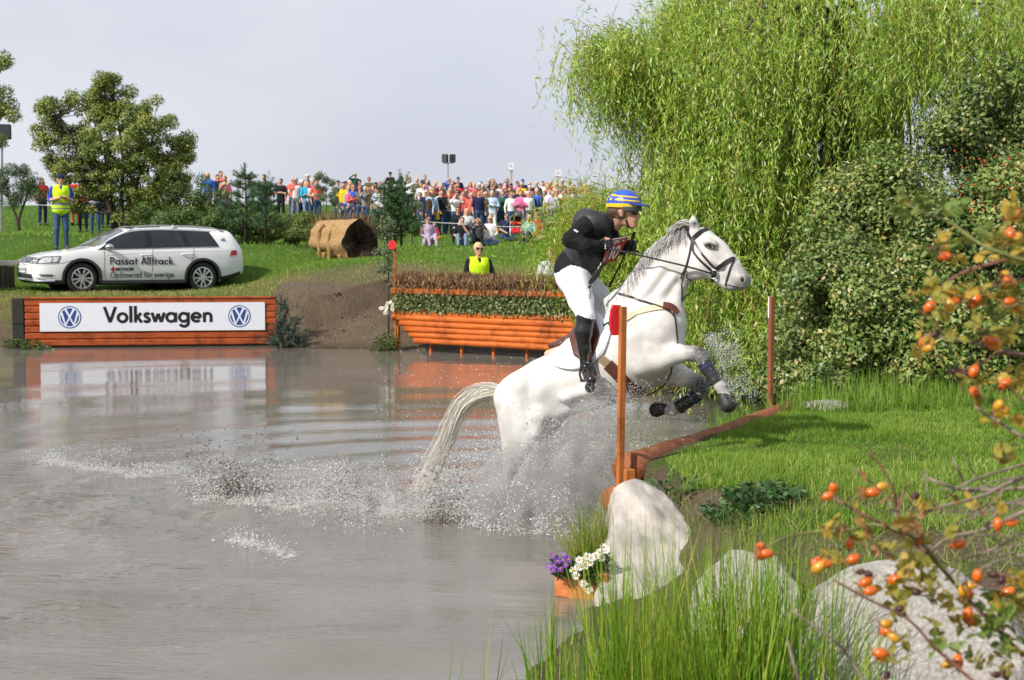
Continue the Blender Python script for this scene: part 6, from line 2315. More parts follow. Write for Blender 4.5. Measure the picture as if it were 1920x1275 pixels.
def person_prims(pose, flags, g):
 """figure 1.72 m tall facing -y; tags 0 skin 1 top 2 trousers 3 shoes 4 hair 5 hat 6 sunglasses"""
 q = []
 sit = pose in ('sit', 'knees')
 dz = -.70 if sit else 0.0
 if pose == 'chair':
  dz = -.42
 for s in (-1, 1):
  if pose == 'sit':        # cross-legged
   q += [cap((s * .09, 0, .16), (s * .32, -.26, .17), .095, .07, .04, 2), cap((s * .32, -.26, .16), (-s * .02, -.36, .08), .065, .048, .03, 2), cap((-s * .02, -.36, .07), (-s * .16, -.40, .055), .045, .04, .02, 3)]
  elif pose == 'knees':
   q += [cap((s * .09, 0, .15), (s * .13, -.30, .42), .095, .065, .04, 2), cap((s * .13, -.30, .42), (s * .12, -.42, .09), .062, .046, .02, 2), cap((s * .12, -.40, .05), (s * .13, -.56, .045), .045, .04, .02, 3)]
  elif pose == 'chair':
   q += [cap((s * .09, 0, .47), (s * .12, -.38, .50), .09, .065, .04, 2), cap((s * .12, -.38, .49), (s * .12, -.34, .09), .06, .046, .02, 2), cap((s * .12, -.33, .05), (s * .13, -.50, .045), .045, .04, .02, 3)]
  else:
   sp = .085 + g.random() * .03
   q += [cap((s * .085, 0, .88), (s * sp, -.02, .48), .088, .062, .03, 2), cap((s * sp, -.02, .48), (s * (sp + .01), .02, .10), .062, .046, .02, 2), cap((s * (sp + .01), .03, .05), (s * (sp + .03), -.12, .045), .048, .042, .02, 3)]
 q += [cap((-.06, 0, .92 + dz), (.06, 0, .92 + dz), .118, .118, .04, 2)]
 fem = 'L' in flags
 q += [cap((0, 0, 1.02 + dz), (0, -.005, 1.30 + dz), .118 if fem else .13, .140, .04, 1, 1.28, (1, 0, 0)), cap((-.15, 0, 1.40 + dz), (.15, 0, 1.40 + dz), .072, .072, .05, 1)]
 if fem:
  q += [cap((-.06, -.085, 1.28 + dz), (.06, -.085, 1.28 + dz), .07, .07, .03, 1)]
 if 'J' in flags:      # open jacket or long cardigan
  q += [cap((0, .01, .88 + dz), (0, .0, 1.2 + dz), .15, .15, .05, 1, 1.2, (1, 0, 0))]
 q += [cap((0, .005, 1.43 + dz), (0, -.01, 1.53 + dz), .05, .048, .02, 0)]
 hz = 1.615 + dz
 q += [elp((0, -.01, hz), (.074, .092, .112), .01, 0), cap((0, -.055, hz - .07), (0, -.07, hz - .08), .035, .03, .02, 0), cap((0, -.10, hz + .0), (0, -.112, hz - .02), .013, .014, .01, 0), cap((-.075, 0, hz), (.075, 0, hz), .02, .02, .01, 0)]
 if 'b' not in flags:
  q += [elp((0, .014, hz + .036), (.087, .098, .098), .01, 4)]
 if 'L' in flags:
  q += [cap((-.068, .03, hz), (-.085, .02, hz - .19), .035, .035, .02, 4), cap((.068, .03, hz), (.085, .02, hz - .19), .035, .035, .02, 4), cap((0, .07, hz), (0, .08, hz - .22), .06, .05, .02, 4)]
 if 'c' in flags or 'h' in flags:
  q += [elp((0, .008, hz + .055), (.090, .104, .075), .008, 5), cap((-.05, -.09, hz + .052), (.05, -.09, hz + .052), .018, .018, .01, 5), cap((-.035, -.135, hz + .045), (.035, -.135, hz + .045), .014, .014, .02, 5)]
 if 'h' in flags:
  q += [cap((-.10, 0, hz + .04), (.10, 0, hz + .04), .05, .05, .02, 5)]
 if 'g' in flags:
  q += [cap((-.048, -.084, hz + .012), (.048, -.084, hz + .012), .021, .021, .005, 6)]
 for s in (-1, 1):
  A = np.array((s * .19, 0, 1.385 + dz))
  ar = 'up' if 'u' in flags else 'cross' if 'x' in flags else 'hip' if 'i' in flags else 'mouth' if ('m' in flags and s > 0) else 'clap' if 'p' in flags else 'salute' if ('a' in flags and s < 0) else 'down'
  if sit and ar == 'down':
   ar = 'lap'
  if pose == 'chair' and ar == 'down':
   ar = 'lap'
  E, Wp = {'down': ((s * .26, .02, 1.11), (s * .25, -.06, .87)), 'up': ((s * .27, -.18, 1.34), (s * .08, -.20, 1.60)), 'cross': ((s * .27, -.04, 1.13), (-s * .08, -.19, 1.17)),
     'hip': ((s * .34, .06, 1.14), (s * .17, -.04, .98)), 'mouth': ((s * .24, -.12, 1.12), (s * .04, -.16, 1.45)), 'clap': ((s * .25, -.06, 1.13), (s * .03, -.26, 1.19)),
     'salute': ((s * .36, -.08, 1.46), (s * .10, -.12, 1.66)), 'lap': ((s * .27, -.06, 1.14), (s * .10, -.28, 1.02))}[ar]
  E, Wp = np.array(E) + (0, 0, dz), np.array(Wp) + (0, 0, dz)
  fs = 0 if 's' in flags else 1
  q += [cap(A, E, .057, .045, .02, 1 if 't' not in flags else 0), cap(E, Wp, .044, .033, .01, fs), cap(Wp, Wp + unit(Wp - E) * .075, .036, .030, .01, 0)]
  q += [cap(Wp + unit(Wp - E) * .06, Wp + unit(Wp - E) * .12 + np.array((0, -.01, 0)), .026, .018, .01, 0)]
 return q
POSEH = {'stand': 1.735, 'sit': 1.035, 'knees': 1.035, 'chair': 1.315}
def make_person(px, py, pose, top, bot, hair, flags, label, H=None, Y=None, h=.026, group='spectators on the hill', hat='navy', yaw=None, lo=None, hi=79, hi2=60):
 g = np.random.default_rng(int(px * 7 + py))
 sc_ = H if H else g.uniform(1.04, 1.13)
 if 'k' in flags:
  sc_ = H or .66
 hh = POSEH[pose] * sc_ + (.03 if ('c' in flags or 'h' in flags) else 0)
 if Y is None:
  ys = np.linspace(lo or (61 if pose == 'stand' else 50), hi if pose == 'stand' else hi2, 120)
  P = np.array([W(px, py, y) for y in ys])
  e = P[:, 2] - hh - ground_z(P[:, 0], P[:, 1])
  cr = np.where((e[:-1] < 0) != (e[1:] < 0))[0]
  k = (cr[0] if hi2 < 40 else cr[-1]) if len(cr) else int(np.argmin(np.abs(e)))
  Y = ys[k]
 p = W(px, py, Y)
 zg = float(ground_z(np.array(p[0]), np.array(p[1])))
 V, F, T = sdf_body(person_prims(pose, flags, g), h)
 yw = (g.uniform(-.5, .5) if yaw is None else yaw) - math.atan2(p[0], p[1]) * 1.0
 c, s = math.cos(yw), math.sin(yw)
 V = V @ np.array([[c, s, 0], [-s, c, 0], [0, 0, 1]]) * sc_
 base = np.array([p[0], p[1], zg])
 V = V + base
 e = thing('person', base, label, 'person', group)
 mats = [skin_c, cm(top), cm(bot), cm('dgrey'), cm(hair), cm(hat), glass_c]
 link('body', mesh_np('person', V, F, smooth=True, mi=T), mats, e)
 return e, base, yw, sc_
PEOPLE = [
 # ---- upper rows right of the pine, left to right
 (762, 326, 'stand', 'white', 'jeans', 'ginger', 's', 'man in white t-shirt against the sky beside the pine tips'),
 (768, 332, 'stand', 'white', 'jeans', 'brunette', 's', 'dark-haired person in white half hidden behind the white t-shirt man'),
 (782, 333, 'stand', 'camo', 'olive', 'blond', 'p', 'blond person in camouflage jacket near the left end of the main crowd'),
 (790, 341, 'stand', 'lgrey', 'jeans', 'brunette', 's', 'dark-haired woman in pale grey t-shirt with bare arms, left of blue jacket'),
 (797, 326, 'stand', 'dgrey', 'jeans', 'ginger', 'J', 'tall ginger man in dark jacket at the left of the main crowd'),
 (801, 337, 'stand', 'blue', 'jeans', 'greyhair', '', 'person in bright blue jacket with a dark shoulder strap'),
 (816.5, 340, 'stand', 'purple', 'jeans', 'blond', 'p', 'person in vivid purple jacket standing in the main crowd'),
 (831, 342, 'stand', 'olive', 'jeans', 'brunette', 'as', 'woman in olive top shading her eyes with one hand'),
 (842, 332, 'stand', 'blue', 'jeans', 'brunette', 'uc', 'person in blue with both arms raised, holding a camera below the loudspeakers'),
 (846, 345, 'stand', 'grey', 'jeans', 'ginger', 'L', 'woman in grey patterned blouse below the loudspeaker mast'),
 (859, 330, 'stand', 'navy', 'navy', 'brunette', 'c', 'man in dark peaked cap and navy uniform jacket against the sky'),
 (854, 345, 'stand', 'dgrey', 'jeans', 'bald', 'gb', 'bald man in sunglasses and dark jacket in front of the uniformed man'),
 (856, 356, 'stand', 'dgrey', 'jeans', 'auburn', 'g', 'person in sunglasses and dark patterned top, centre of the main crowd'),
 (868.5, 357, 'stand', 'cream', 'jeans', 'blond', 'gL', 'blond woman in sunglasses and cream top left of the black jacket man'),
 (876, 345, 'stand', 'black', 'jeans', 'greyhair', '', 'grey-haired older person in black in the middle row'),
 (899, 341.5, 'stand', 'navy', 'jeans', 'greyhair', 'cx', 'person in white cap, navy jacket and coral scarf'),
 (911, 358.5, 'stand', 'brown', 'jeans', 'blond', 'gL', 'blond woman in sunglasses and brown top behind the light blue sweater'),
 (917, 334, 'stand', 'grey', 'jeans', 'greyhair', '', 'tall grey-haired man in grey jacket against the sky'),
 (925, 335, 'stand', 'brown', 'jeans', 'brunette', 'u', 'person in brown jacket with raised arms against the sky'),
 (926, 345, 'stand', 'mauve', 'jeans', 'brunette', 'g', 'person in sunglasses just below the brown jacket spectator'),
 (925, 354, 'stand', 'dgrey', 'jeans', 'brunette', 'g', 'dark man in sunglasses directly behind the light blue sweater woman'),
 (938, 342, 'stand', 'lgrey', 'jeans', 'brunette', 'c', 'small figure in dark cap between brown jacket and first signpost'),
 (951.5, 335, 'stand', 'red', 'jeans', 'brunette', 'g', 'man in red polo and sunglasses left of the taller signpost'),
 (946, 348, 'stand', 'mauve', 'jeans', 'greyhair', 'J', 'person in long mauve-grey cardigan behind the white polo woman'),
 (958, 342.5, 'stand', 'dgrey', 'jeans', 'brunette', 'c', 'person in dark cap directly below the taller signpost'),
 (970.5, 339, 'stand', 'pink', 'jeans', 'brunette', 'g', 'man in pink shirt and sunglasses right of the taller signpost'),
 (980, 334.5, 'stand', 'navy', 'jeans', 'brunette', 'c', 'man in blue cap and navy top between the two signposts'),
 (978, 342, 'stand', 'yellow', 'jeans', 'greyhair', 'g', 'person in sunglasses with yellow and purple scarf below the blue cap'),
 (993, 347, 'stand', 'lilac', 'grey', 'greyhair', '', 'small grey-haired person in lilac between the signposts'),
 (1006, 339.5, 'stand', 'black', 'jeans', 'greyhair', '', 'grey-haired man in black shirt halfway between the signposts'),
 (1007, 348, 'stand', 'black', 'jeans', 'blond', 'Lp', 'long-haired blond woman in black gilet with white sleeves'),
 (1018, 339.5, 'stand', 'white', 'jeans', 'brunette', '', 'bearded dark man in white shirt left of the red jacket'),
 (1032, 338.5, 'stand', 'red', 'jeans', 'greyhair', 'J', 'man in open red jacket left of the shorter signpost'),
 (1032, 352.5, 'stand', 'white', 'jeans', 'brunette', 's', 'man in white t-shirt with dark print below the red jacket'),
 (1021, 358.5, 'stand', 'navy', 'jeans', 'auburn', 'gL', 'auburn-haired woman in sunglasses and navy cardigan over white'),
 (1043, 342, 'stand', 'cream', 'jeans', 'blond', 'gL', 'blond woman in sunglasses and cream top below the shorter signpost'),
 (1059, 351, 'stand', 'lgrey', 'jeans', 'brunette', 'u', 'person in pale grey raising a camera right of the shorter signpost'),
 (1054.5, 335.5, 'stand', 'mauve', 'jeans', 'greyhair', 'g', 'man in sunglasses and grey-brown top right of the shorter signpost'),
 (1067, 336, 'stand', 'lgrey', 'jeans', 'blond', 'L', 'blond woman in pale grey vest against the sky at the right'),
 (1073, 350.5, 'stand', 'yellow', 'jeans', 'brunette', 's', 'person in yellow shirt at the right end of the crowd'),
 (1077, 346, 'stand', 'brown', 'jeans', 'brunette', '', 'person in brown just behind the yellow shirt at the right end'),
 (1089, 338, 'stand', 'sky', 'jeans', 'bald', 'b', 'bald man in light blue shirt at the right end of the crowd'),
 (1093, 350.5, 'stand', 'cream', 'jeans', 'ginger', 'gL', 'ginger woman in sunglasses and cream top at the right end'),
 (1096, 344, 'stand', 'dgrey', 'jeans', 'blond', '', 'blond person in dark grey beside the willow'),
 (1100, 357, 'stand', 'dgreen', 'jeans', 'greyhair', '', 'grey-haired person in dark green above the willow branches'),
 (1108, 351, 'stand', 'tan', 'jeans', 'blond', 'g', 'person in tan top nearest the willow, rightmost of the crowd'),
 (1059, 364, 'stand', 'white', 'jeans', 'brunette', 'gL', 'woman in sunglasses and white top just above the willow leaves'),
 (1067, 357, 'stand', 'tan', 'jeans', 'blond', 'g', 'blond person in sunglasses and tan top left of the yellow shirt'),
 # ---- middle rows
 (788, 362, 'stand', 'mauve', 'jeans', 'brunette', 'g', 'man in sunglasses and dark striped shirt near the sapling'),
 (799.5, 360, 'stand', 'sky', 'jeans', 'greyhair', 'g', 'older man in sunglasses and light blue shirt near the sapling'),
 (798, 372, 'stand', 'navy', 'navy', 'bald', 'b', 'bald man in dark jacket leaning forward near the sapling'),
 (809, 371, 'stand', 'sky', 'jeans', 'blond', '', 'person in pale blue with small flags, behind the yellow child'),
 (829, 365.5, 'stand', 'black', 'jeans', 'auburn', 'm', 'red-haired woman in black top with a hand to her mouth'),
 (853.5, 366.5, 'stand', 'white', 'jeans', 'auburn', 'Lu', 'dark red-haired woman in white with hands raised to her face'),
 (841.5, 374, 'stand', 'cream', 'jeans', 'blond', 'Lp', 'long-haired blond woman in cream cardigan'),
 (880.5, 355.5, 'stand', 'black', 'jeans', 'brunette', 'gJm', 'man in long black jacket over white shirt in the front standing row'),
 (902, 355.5, 'stand', 'brown', 'black', 'bald', 'bp', 'balding man in open brown cardigan and black trousers'),
 (922.5, 362, 'stand', 'sky', 'white', 'greyhair', 'x', 'grey-haired woman with folded arms, light blue sweater and white trousers'),
 (955.5, 349.5, 'stand', 'white', 'magenta', 'brunette', 'sp', 'woman in white polo and bright pink trousers at the pushchair'),
 (973.5, 351.5, 'stand', 'navy', 'jeans', 'blond', 'si', 'man in navy polo with a shoulder strap, hand on hip'),
 (1000, 377, 'stand', 'white', 'pink', 'blond', 'k', 'fair-haired child in white and pink, left one of a pair'),
 (1006, 377.5, 'stand', 'pink', 'jeans', 'ginger', 'k', 'child in pink, right one of a pair beside the navy cardigan'),
 (1037, 371, 'stand', 'lgrey', 'jeans', 'blond', '', 'fair-haired person half hidden by the willow tip'),
 (819, 389, 'stand', 'yellow', 'olive', 'ginger', 'ku', 'child in yellow and green t-shirt holding a camera'),
 # ---- seated front row
 (802, 408, 'knees', 'lilac', 'lilac', 'brunette', 'gt', 'seated woman in sunglasses and lilac top at the left of the front row'),
 (814.5, 418.5, 'sit', 'magenta', 'orange', 'blond', 'k', 'toddler in rainbow striped top sitting on the grass'),
 (859, 393, 'chair', 'black', 'black', 'auburn', 'gL', 'woman in black cardigan and sunglasses sitting above the front row'),
 (866.5, 411.5, 'knees', 'black', 'pjeans', 'brunette', 'sm', 'seated person in black t-shirt and pale jeans, hand at mouth'),
 (875.5, 398.5, 'chair', 'lgrey', 'pjeans', 'blond', 'L', 'blond girl with long fringe in pale grey sitting behind the front row'),
 (896, 415, 'knees', 'dgrey', 'black', 'brunette', 'u', 'seated photographer in dark clothes behind the white stake'),
 (919, 408.5, 'sit', 'white', 'pjeans', 'blond', 'gt', 'woman in white tank top and sunglasses sitting cross-legged'),
 (949.5, 399, 'sit', 'navy', 'jeans', 'brunette', 'gs', 'man in navy t-shirt with orange print sitting on the grass'),
 (992, 403, 'knees', 'teal', 'dgrey', 'blond', 'Ls', 'seated woman in pale teal t-shirt near the willow'),
 (1006, 397.5, 'sit', 'red', 'tan', 'ginger', 'gs', 'seated man in red polo near the willow'),
 # ---- crowd behind the hollow log
 (666, 324.5, 'stand', 'dgreen', 'jeans', 'greyhair', 'ga', 'man in green shirt saluting to shade his eyes against the sky'),
 (634, 337, 'stand', 'grey', 'jeans', 'brunette', 'c', 'person in dark cap half hidden by the silvery sapling'),
 (648, 338.5, 'stand', 'navy', 'jeans', 'brunette', 'c', 'person in navy cap just right of the silvery sapling'),
 (656, 338.5, 'stand', 'pink', 'jeans', 'blond', 's', 'person in pink t-shirt above the hollow log'),
 (674.5, 335.5, 'stand', 'navy', 'jeans', 'brunette', 'c', 'man in black cap and navy top above the hollow log'),
 (692, 331, 'stand', 'olive', 'olive', 'brunette', 'gp', 'woman in olive jacket and sunglasses against the sky'),
 (704.5, 340, 'stand', 'royal', 'jeans', 'blackhair', 'csi', 'man in royal blue polo and black cap left of the pine'),
 (731.5, 321.5, 'stand', 'black', 'black', 'brunette', 'cp', 'tall man in black jacket and cap beside the pine top'),
 (643.5, 352.5, 'stand', 'yellow', 'jeans', 'brunette', '', 'person in yellow above the dry brush'),
 (662, 345.5, 'stand', 'tan', 'jeans', 'ginger', '', 'person in tan between pink t-shirt and coral blouse'),
 (662, 355.5, 'stand', 'coral', 'jeans', 'brunette', 'Lp', 'woman in coral blouse holding a phone'),
 (675, 351, 'stand', 'mauve', 'jeans', 'ginger', 'g', 'ginger person in sunglasses right of the coral blouse'),
 (684.5, 362, 'stand', 'grey', 'jeans', 'greyhair', 'u', 'grey-haired person lifting binoculars above the green t-shirts'),
 (699, 357.5, 'stand', 'white', 'jeans', 'ginger', 's', 'ginger person in white top below the royal blue polo'),
 (686, 374, 'stand', 'green', 'jeans', 'blond', 's', 'blond child in mid green top, left one of the green pair', .8),
 (696, 370, 'stand', 'green', 'jeans', 'blond', 'sm', 'blond child in bright green top with hand to face', .85),
 (643.5, 361, 'stand', 'cream', 'jeans', 'blond', 'g', 'person in sunglasses and cream behind the knit-hat child'),
 (646, 372, 'stand', 'lgrey', 'black', 'brunette', 'h', 'child in knitted hat and black-white striped top', .8),
 # ---- group left of the log
 (555, 337, 'stand', 'red', 'jeans', 'greyhair', 'J', 'man in bright red jacket beside the silvery sapling'),
 (565, 341.5, 'stand', 'dgrey', 'jeans', 'greyhair', 'c', 'person in white cap right behind the bright red jacket man'),
 (577, 325, 'stand', 'navy', 'jeans', 'greyhair', 'h', 'person in pale hat, navy jacket and red shirt against the sky'),
 (553, 356, 'stand', 'white', 'grey', 'greyhair', 'g', 'person in white sweater with a bag strap in front of the red jacket'),
 (574.5, 356.5, 'stand', 'azure', 'pjeans', 'blond', 'Lx', 'blond woman in turquoise hoodie with folded arms'),
 (586, 361, 'stand', 'purple', 'dgrey', 'greyhair', '', 'older person in purple right of the turquoise hoodie'),
 (584, 351.5, 'stand', 'brown', 'jeans', 'brunette', '', 'person in brown behind the turquoise hoodie woman'),
 (526.5, 349, 'stand', 'black', 'black', 'brunette', 'sx', 'man in black t-shirt with bare folded arms'),
 (495, 357, 'stand', 'dgrey', 'jeans', 'brunette', '', 'dark-dressed person half hidden behind the small pines'),
 (467, 334, 'stand', 'grey', 'pjeans', 'brunette', '', 'person in grey and jeans behind the tallest small pine'),
 # ---- group behind the dark bush
 (389, 330, 'stand', 'blue', 'jeans', 'blond', 'L', 'blond person in blue above the dark bush, left one of the group'),
 (408, 326.5, 'stand', 'navy', 'jeans', 'brunette', '', 'man in navy jacket above the dark bush'),
 (414, 320, 'stand', 'coral', 'jeans', 'brunette', '', 'tall person in coral top, highest above the dark bush'),
 (421.5, 333, 'stand', 'tan', 'jeans', 'ginger', '', 'ginger person in tan right of the navy jacket above the dark bush'),
 (424.5, 351.5, 'stand', 'magenta', 'magenta', 'brunette', 'u', 'person in magenta raising a white phone above the dark bush', .9),
]
HATS = {899: 'white', 565: 'white', 577: 'cream', 646: 'grey', 980: 'royal', 842: 'tan'}
for q in PEOPLE:
 make_person(q[0], q[1], q[2], q[3], q[4], q[5], q[6], q[7], H=q[8] if len(q) > 8 else None, hat=HATS.get(int(q[0]), 'navy'), h=.034 if q[2] == 'stand' else .029)
SHORT = ['the purple jacket', 'the black jacket man', 'the light blue sweater', 'the white polo woman', 'the navy polo man', 'the red jacket man', 'the coral blouse', 'the royal blue polo', 'the first signpost', 'the loudspeaker mast']
gq = np.random.default_rng(8)
kk = 0
used = set(q[7] for q in PEOPLE)
for x0, x1, n_, ref in ((775, 860, 14, (0, 9)), (860, 945, 12, (1, 2, 8)), (945, 1020, 12, (3, 4, 8)), (1015, 1105, 12, (5,)), (640, 720, 9, (6, 7)), (545, 600, 4, (None,))):
 for _ in range(n_):
  top, hr_ = str(gq.choice(['white', 'navy', 'red', 'cream', 'grey', 'black', 'blue', 'pink', 'olive', 'sky', 'brown', 'lilac', 'coral', 'dgreen'])), str(gq.choice(['blond', 'brunette', 'ginger', 'greyhair', 'auburn']))
  fl = str(gq.choice(['', 'g', 'L', 'gL', 's', 'p']))
  hn, rf = {'greyhair': 'grey-haired', 'blond': 'blond', 'brunette': 'dark-haired', 'ginger': 'ginger', 'auburn': 'auburn'}[hr_], SHORT[int(gq.choice([r for r in ref if r is not None]))] if ref[0] is not None else 'the turquoise hoodie'
  lb = f"{hn} spectator in {dict(sky='light blue', dgreen='dark green').get(top, top)} partly hidden near {rf}" + (', in sunglasses' if 'g' in fl else '')
  if lb in used:
   continue
  used.add(lb)
  make_person(gq.uniform(x0, x1), gq.uniform(338, 368), 'stand', top, 'jeans', hr_, fl, lb, h=.036)
# ---- nearer figures by the car
e, b, yw, s_ = make_person(113, 325, 'stand', 'royal', 'jeans', 'brunette', 'gcsp', 'steward in yellow high-visibility vest standing on the grass behind the car', Y=37.0, h=.017, hat='navy', yaw=.15, group='people behind the car')
def vest_on(e, b, yw, s_, dz=0.0):
 q = [cap((0, 0, 1.0 + dz), (0, -.005, 1.30 + dz), .15, .162, .04, 0, 1.28, (1, 0, 0)), cap((-.13, 0, 1.405 + dz), (.13, 0, 1.405 + dz), .078, .078, .05, 0), cap((0, .005, .93 + dz), (0, 0, 1.0 + dz), .158, .15, .04, 0, 1.25, (1, 0, 0)),
   cap((0, -.05, 1.50 + dz), (0, -.2, 1.34 + dz), .045, .03, -.001, 0)]
 V, F, T = sdf_body(q, .017)
 C_ = V[F].mean(1)[:, 2] - dz
 band = ((C_ > 1.02) & (C_ < 1.075)) | ((C_ > .925) & (C_ < .965))
 c, s = math.cos(yw), math.sin(yw)
 V = V @ np.array([[c, s, 0], [-s, c, 0], [0, 0, 1]]) * s_ + b
 link('safety_vest', mesh_np('vest', V, F, smooth=True, mi=band.astype(int)), [cm('hiviz'), cm('grey')], e)
vest_on(e, b, yw, s_)
make_person(177, 351, 'stand', 'lilac', 'jeans', 'brunette', 'p', 'man in pale purple checked shirt with a red lanyard behind the car', Y=49, h=.020, yaw=.1, group='people behind the car')
make_person(155, 343, 'stand', 'coral', 'black', 'brunette', 'gL', 'woman in coral top and sunglasses behind the steward', Y=54, h=.022, group='people behind the car')
make_person(140, 337, 'stand', 'red', 'coral', 'bald', 'b', 'man in red jacket directly right of the steward', Y=57, h=.022, group='people behind the car')
make_person(159, 337, 'stand', 'blue', 'jeans', 'brunette', 'c', 'person in blue cap behind the coral top woman', Y=60, h=.024, group='people behind the car')
make_person(79, 350, 'stand', 'red', 'navy', 'brunette', 'L', 'person in red top and navy trousers behind the leftmost shrub', Y=56, h=.022, group='people behind the car')
make_person(196, 341, 'stand', 'olive', 'navy', 'brunette', '', 'dark-dressed person behind the left tree trunk', Y=56, h=.022, group='people behind the car')
e, b, yw, s_ = make_person(897, 452, 'knees', 'black', 'black', 'blond', 'g', 'blond woman in yellow safety vest sitting just behind the brush fence', lo=27.9, hi2=33, h=.016, yaw=.3, group='people near the brush fence')
vest_on(e, b, yw, s_, -.70)
make_person(1034, 458, 'knees', 'lgrey', 'grey', 'ginger', '', 'person in pale grey sweater sitting behind the brush fence beside the willow', lo=26.6, hi2=33, h=.016, yaw=.2, group='people near the brush fence')
# pushchair
p = W(968, 443, 57.5)
zg = float(ground_z(np.array(p[0]), np.array(p[1])))
b = np.array([p[0], p[1], zg])
t = thing('pushchair', b, 'grey and red pushchair standing in front of the white polo woman', 'pushchair')
fm = M('pushchair_frame', (.5, .5, .52), rough=.35, metal=.7, var=.1)
for s in (-1, 1):
 mb = MB()
 mb.tube([b + (s * .24, .25, 1.02), b + (s * .24, .1, .62), b + (s * .24, -.38, .16)], .02, 6)
 mb.tube([b + (s * .24, .02, .55), b + (s * .26, .36, .14)], .02, 6)
 mb.build('frame_side', fm, t, smooth=True)
 for y in (-.38, .36):
  mb = MB()
  mb.tube([b + (s * .27 - .02, y, .13), b + (s * .27 + .02, y, .13)], .13, 16)
  mb.build('wheel', M('tyre_rubber', ()), t)
V_, F_, _t = sdf_body([cap((-.14, -.05, .46), (.14, -.05, .46), .10, .10, .03), cap((-.14, .14, .75), (.14, .14, .75), .10, .10, .05), cap((-.12, -.3, .38), (.12, -.3, .38), .07, .07, .05)], .02)
link('seat', mesh_np('seat', V_ + b, F_, smooth=True), cm('red'), t)
V_, F_, _t = sdf_body([elp((0, .08, .93), (.25, .26, .20), .02), elp((0, -.06, .86), (.20, .24, .17), -.001)], .02)
link('hood', mesh_np('hood', V_ + b, F_, smooth=True), cm('dgrey'), t)
mb = MB()
mb.tube([b + (-.24, .27, 1.03), b + (.24, .27, 1.03)], .02, 6)
mb.build('handle', cm('black'), t, smooth=True)
# loudspeakers, signposts, rope
spk = M('speaker_black', (.012, .012, .013), rough=.6, var=.2)
def speaker_cab(c, w_, h_, d_, yaw, parent):
 X = np.array([math.cos(yaw), math.sin(yaw), 0])
 mb = MB()
 mb.box(c, (w_, d_, h_), X=X, bev=.03)
 o = mb.build('cabinet', spk, parent)
 mb = MB()
 N = np.array([X[1], -X[0], 0])
 mb.box(c + N * (d_ / 2 + .008), (w_ * .86, .012, h_ * .92), X=X)
 mb.build('grille', M('speaker_grille', (.045, .048, .052), rough=.7, var=.3, scale=60), o)
 return o
Ys = 78
pb, pt = W(840, 345, Ys), W(840, 304, Ys)
t = thing('loudspeaker_mast', (pb[0], pb[1], float(ground_z(np.array(pb[0]), np.array(pb[1])))), 'two black loudspeakers on a thin mast above the crowd', 'loudspeaker')
mb = MB()
mb.tube([(pb[0], pb[1], float(ground_z(np.array(pb[0]), np.array(pb[1])))), pt], .03, 6)
mb.build('mast', M('mast_steel', (.2, .2, .21), rough=.5, var=.1), t)
mb = MB()
mb.box(W(841, 306, Ys), (.55, .05, .04))
mb.build('crossbar', M('mast_steel', ()), t)
speaker_cab(W(834.5, 297, Ys), .30, .44, .3, -.25, t)
speaker_cab(W(848.5, 297, Ys), .26, .44, .3, .45, t)
pe = W(4, 247, 52)
t = thing('loudspeaker', pe, 'black loudspeaker on a pole at the left edge of the picture', 'loudspeaker')
speaker_cab(pe, .62, .52, .4, .3, t)
mb = MB()
mb.tube([pe, (pe[0] - .1, pe[1], float(ground_z(np.array(pe[0]), np.array(pe[1]))))], .04, 8)
mb.build('pole', M('mast_steel', ()), t)
for (x0, y0, x1, y1, xb, yb, lab) in ((954, 305, 963, 320, 959.5, 345, 'taller white sign with red marks on a pale wooden post above the crowd'), (1041.5, 318.5, 1052, 332, 1046, 348, 'shorter white sign with red marks on a pale wooden post, right of the taller')):
 c, bt = W((x0 + x1) / 2, (y0 + y1) / 2, 77), W(xb, yb, 77)
 gz = float(ground_z(np.array(bt[0]), np.array(bt[1])))
 t = thing('signpost', (bt[0], bt[1], gz), lab, 'sign', 'signposts above the crowd')
 mb = MB()
 mb.box(((c[0] + bt[0]) / 2, c[1] + .05, (c[2] + gz) / 2), (c[2] - gz, .12, .10), X=(0, 0, 1), Z=(0, 1, 0))
 mb.build('post', woodmat('pale_post', (.34, .26, .15), (.48, .38, .24), axis=(0, 0, 1)), t)
 w_, h_ = (x1 - x0) * 77 / FPX, (y1 - y0) * 77 / FPX
 mb = MB()
 mb.box(c, (w_, .02, h_))
 o = mb.build('panel', M('sign_white', ()), t)
 mb = MB()
 for du, dv, ln in ((-.1, .18, .3), (.02, .10, .2), (-.04, -.08, .26)):
  mb.box(c + np.array([du * w_, -.014, dv * h_]), (ln * w_, .006, .07 * h_), X=(1, 0, .5))
 mb.build('red_mark', M('flag_red', ()), o)
 mb = MB()
 mb.box(c + np.array([0, -.013, -h_ * .46]), (w_ * .98, .005, h_ * .07))
 mb.build('blue_band', M('plate_blue', ()), o)
def rope(name, pts, label, r_=.008):
 mb = MB()
 mb.tube(spline([W(*p) for p in pts], 40), r_, 5)
 return tag(mb.build(name, M('rope_white', (.6, .6, .58), rough=.7, var=.05), None, smooth=True), label, 'rope')
rope('crowd_rope', [(780, 415, 52.5), (830, 418, 52.5), (891, 421, 52), (940, 425, 52), (985, 424, 52), (1030, 417, 52.5)], 'thin white rope stretched in front of the seated crowd', .012)
rope('crowd_rope', [(40, 382, 52), (100, 386, 52), (160, 391, 51), (215, 393, 50)], 'thin white rope behind the steward and the car', .012)
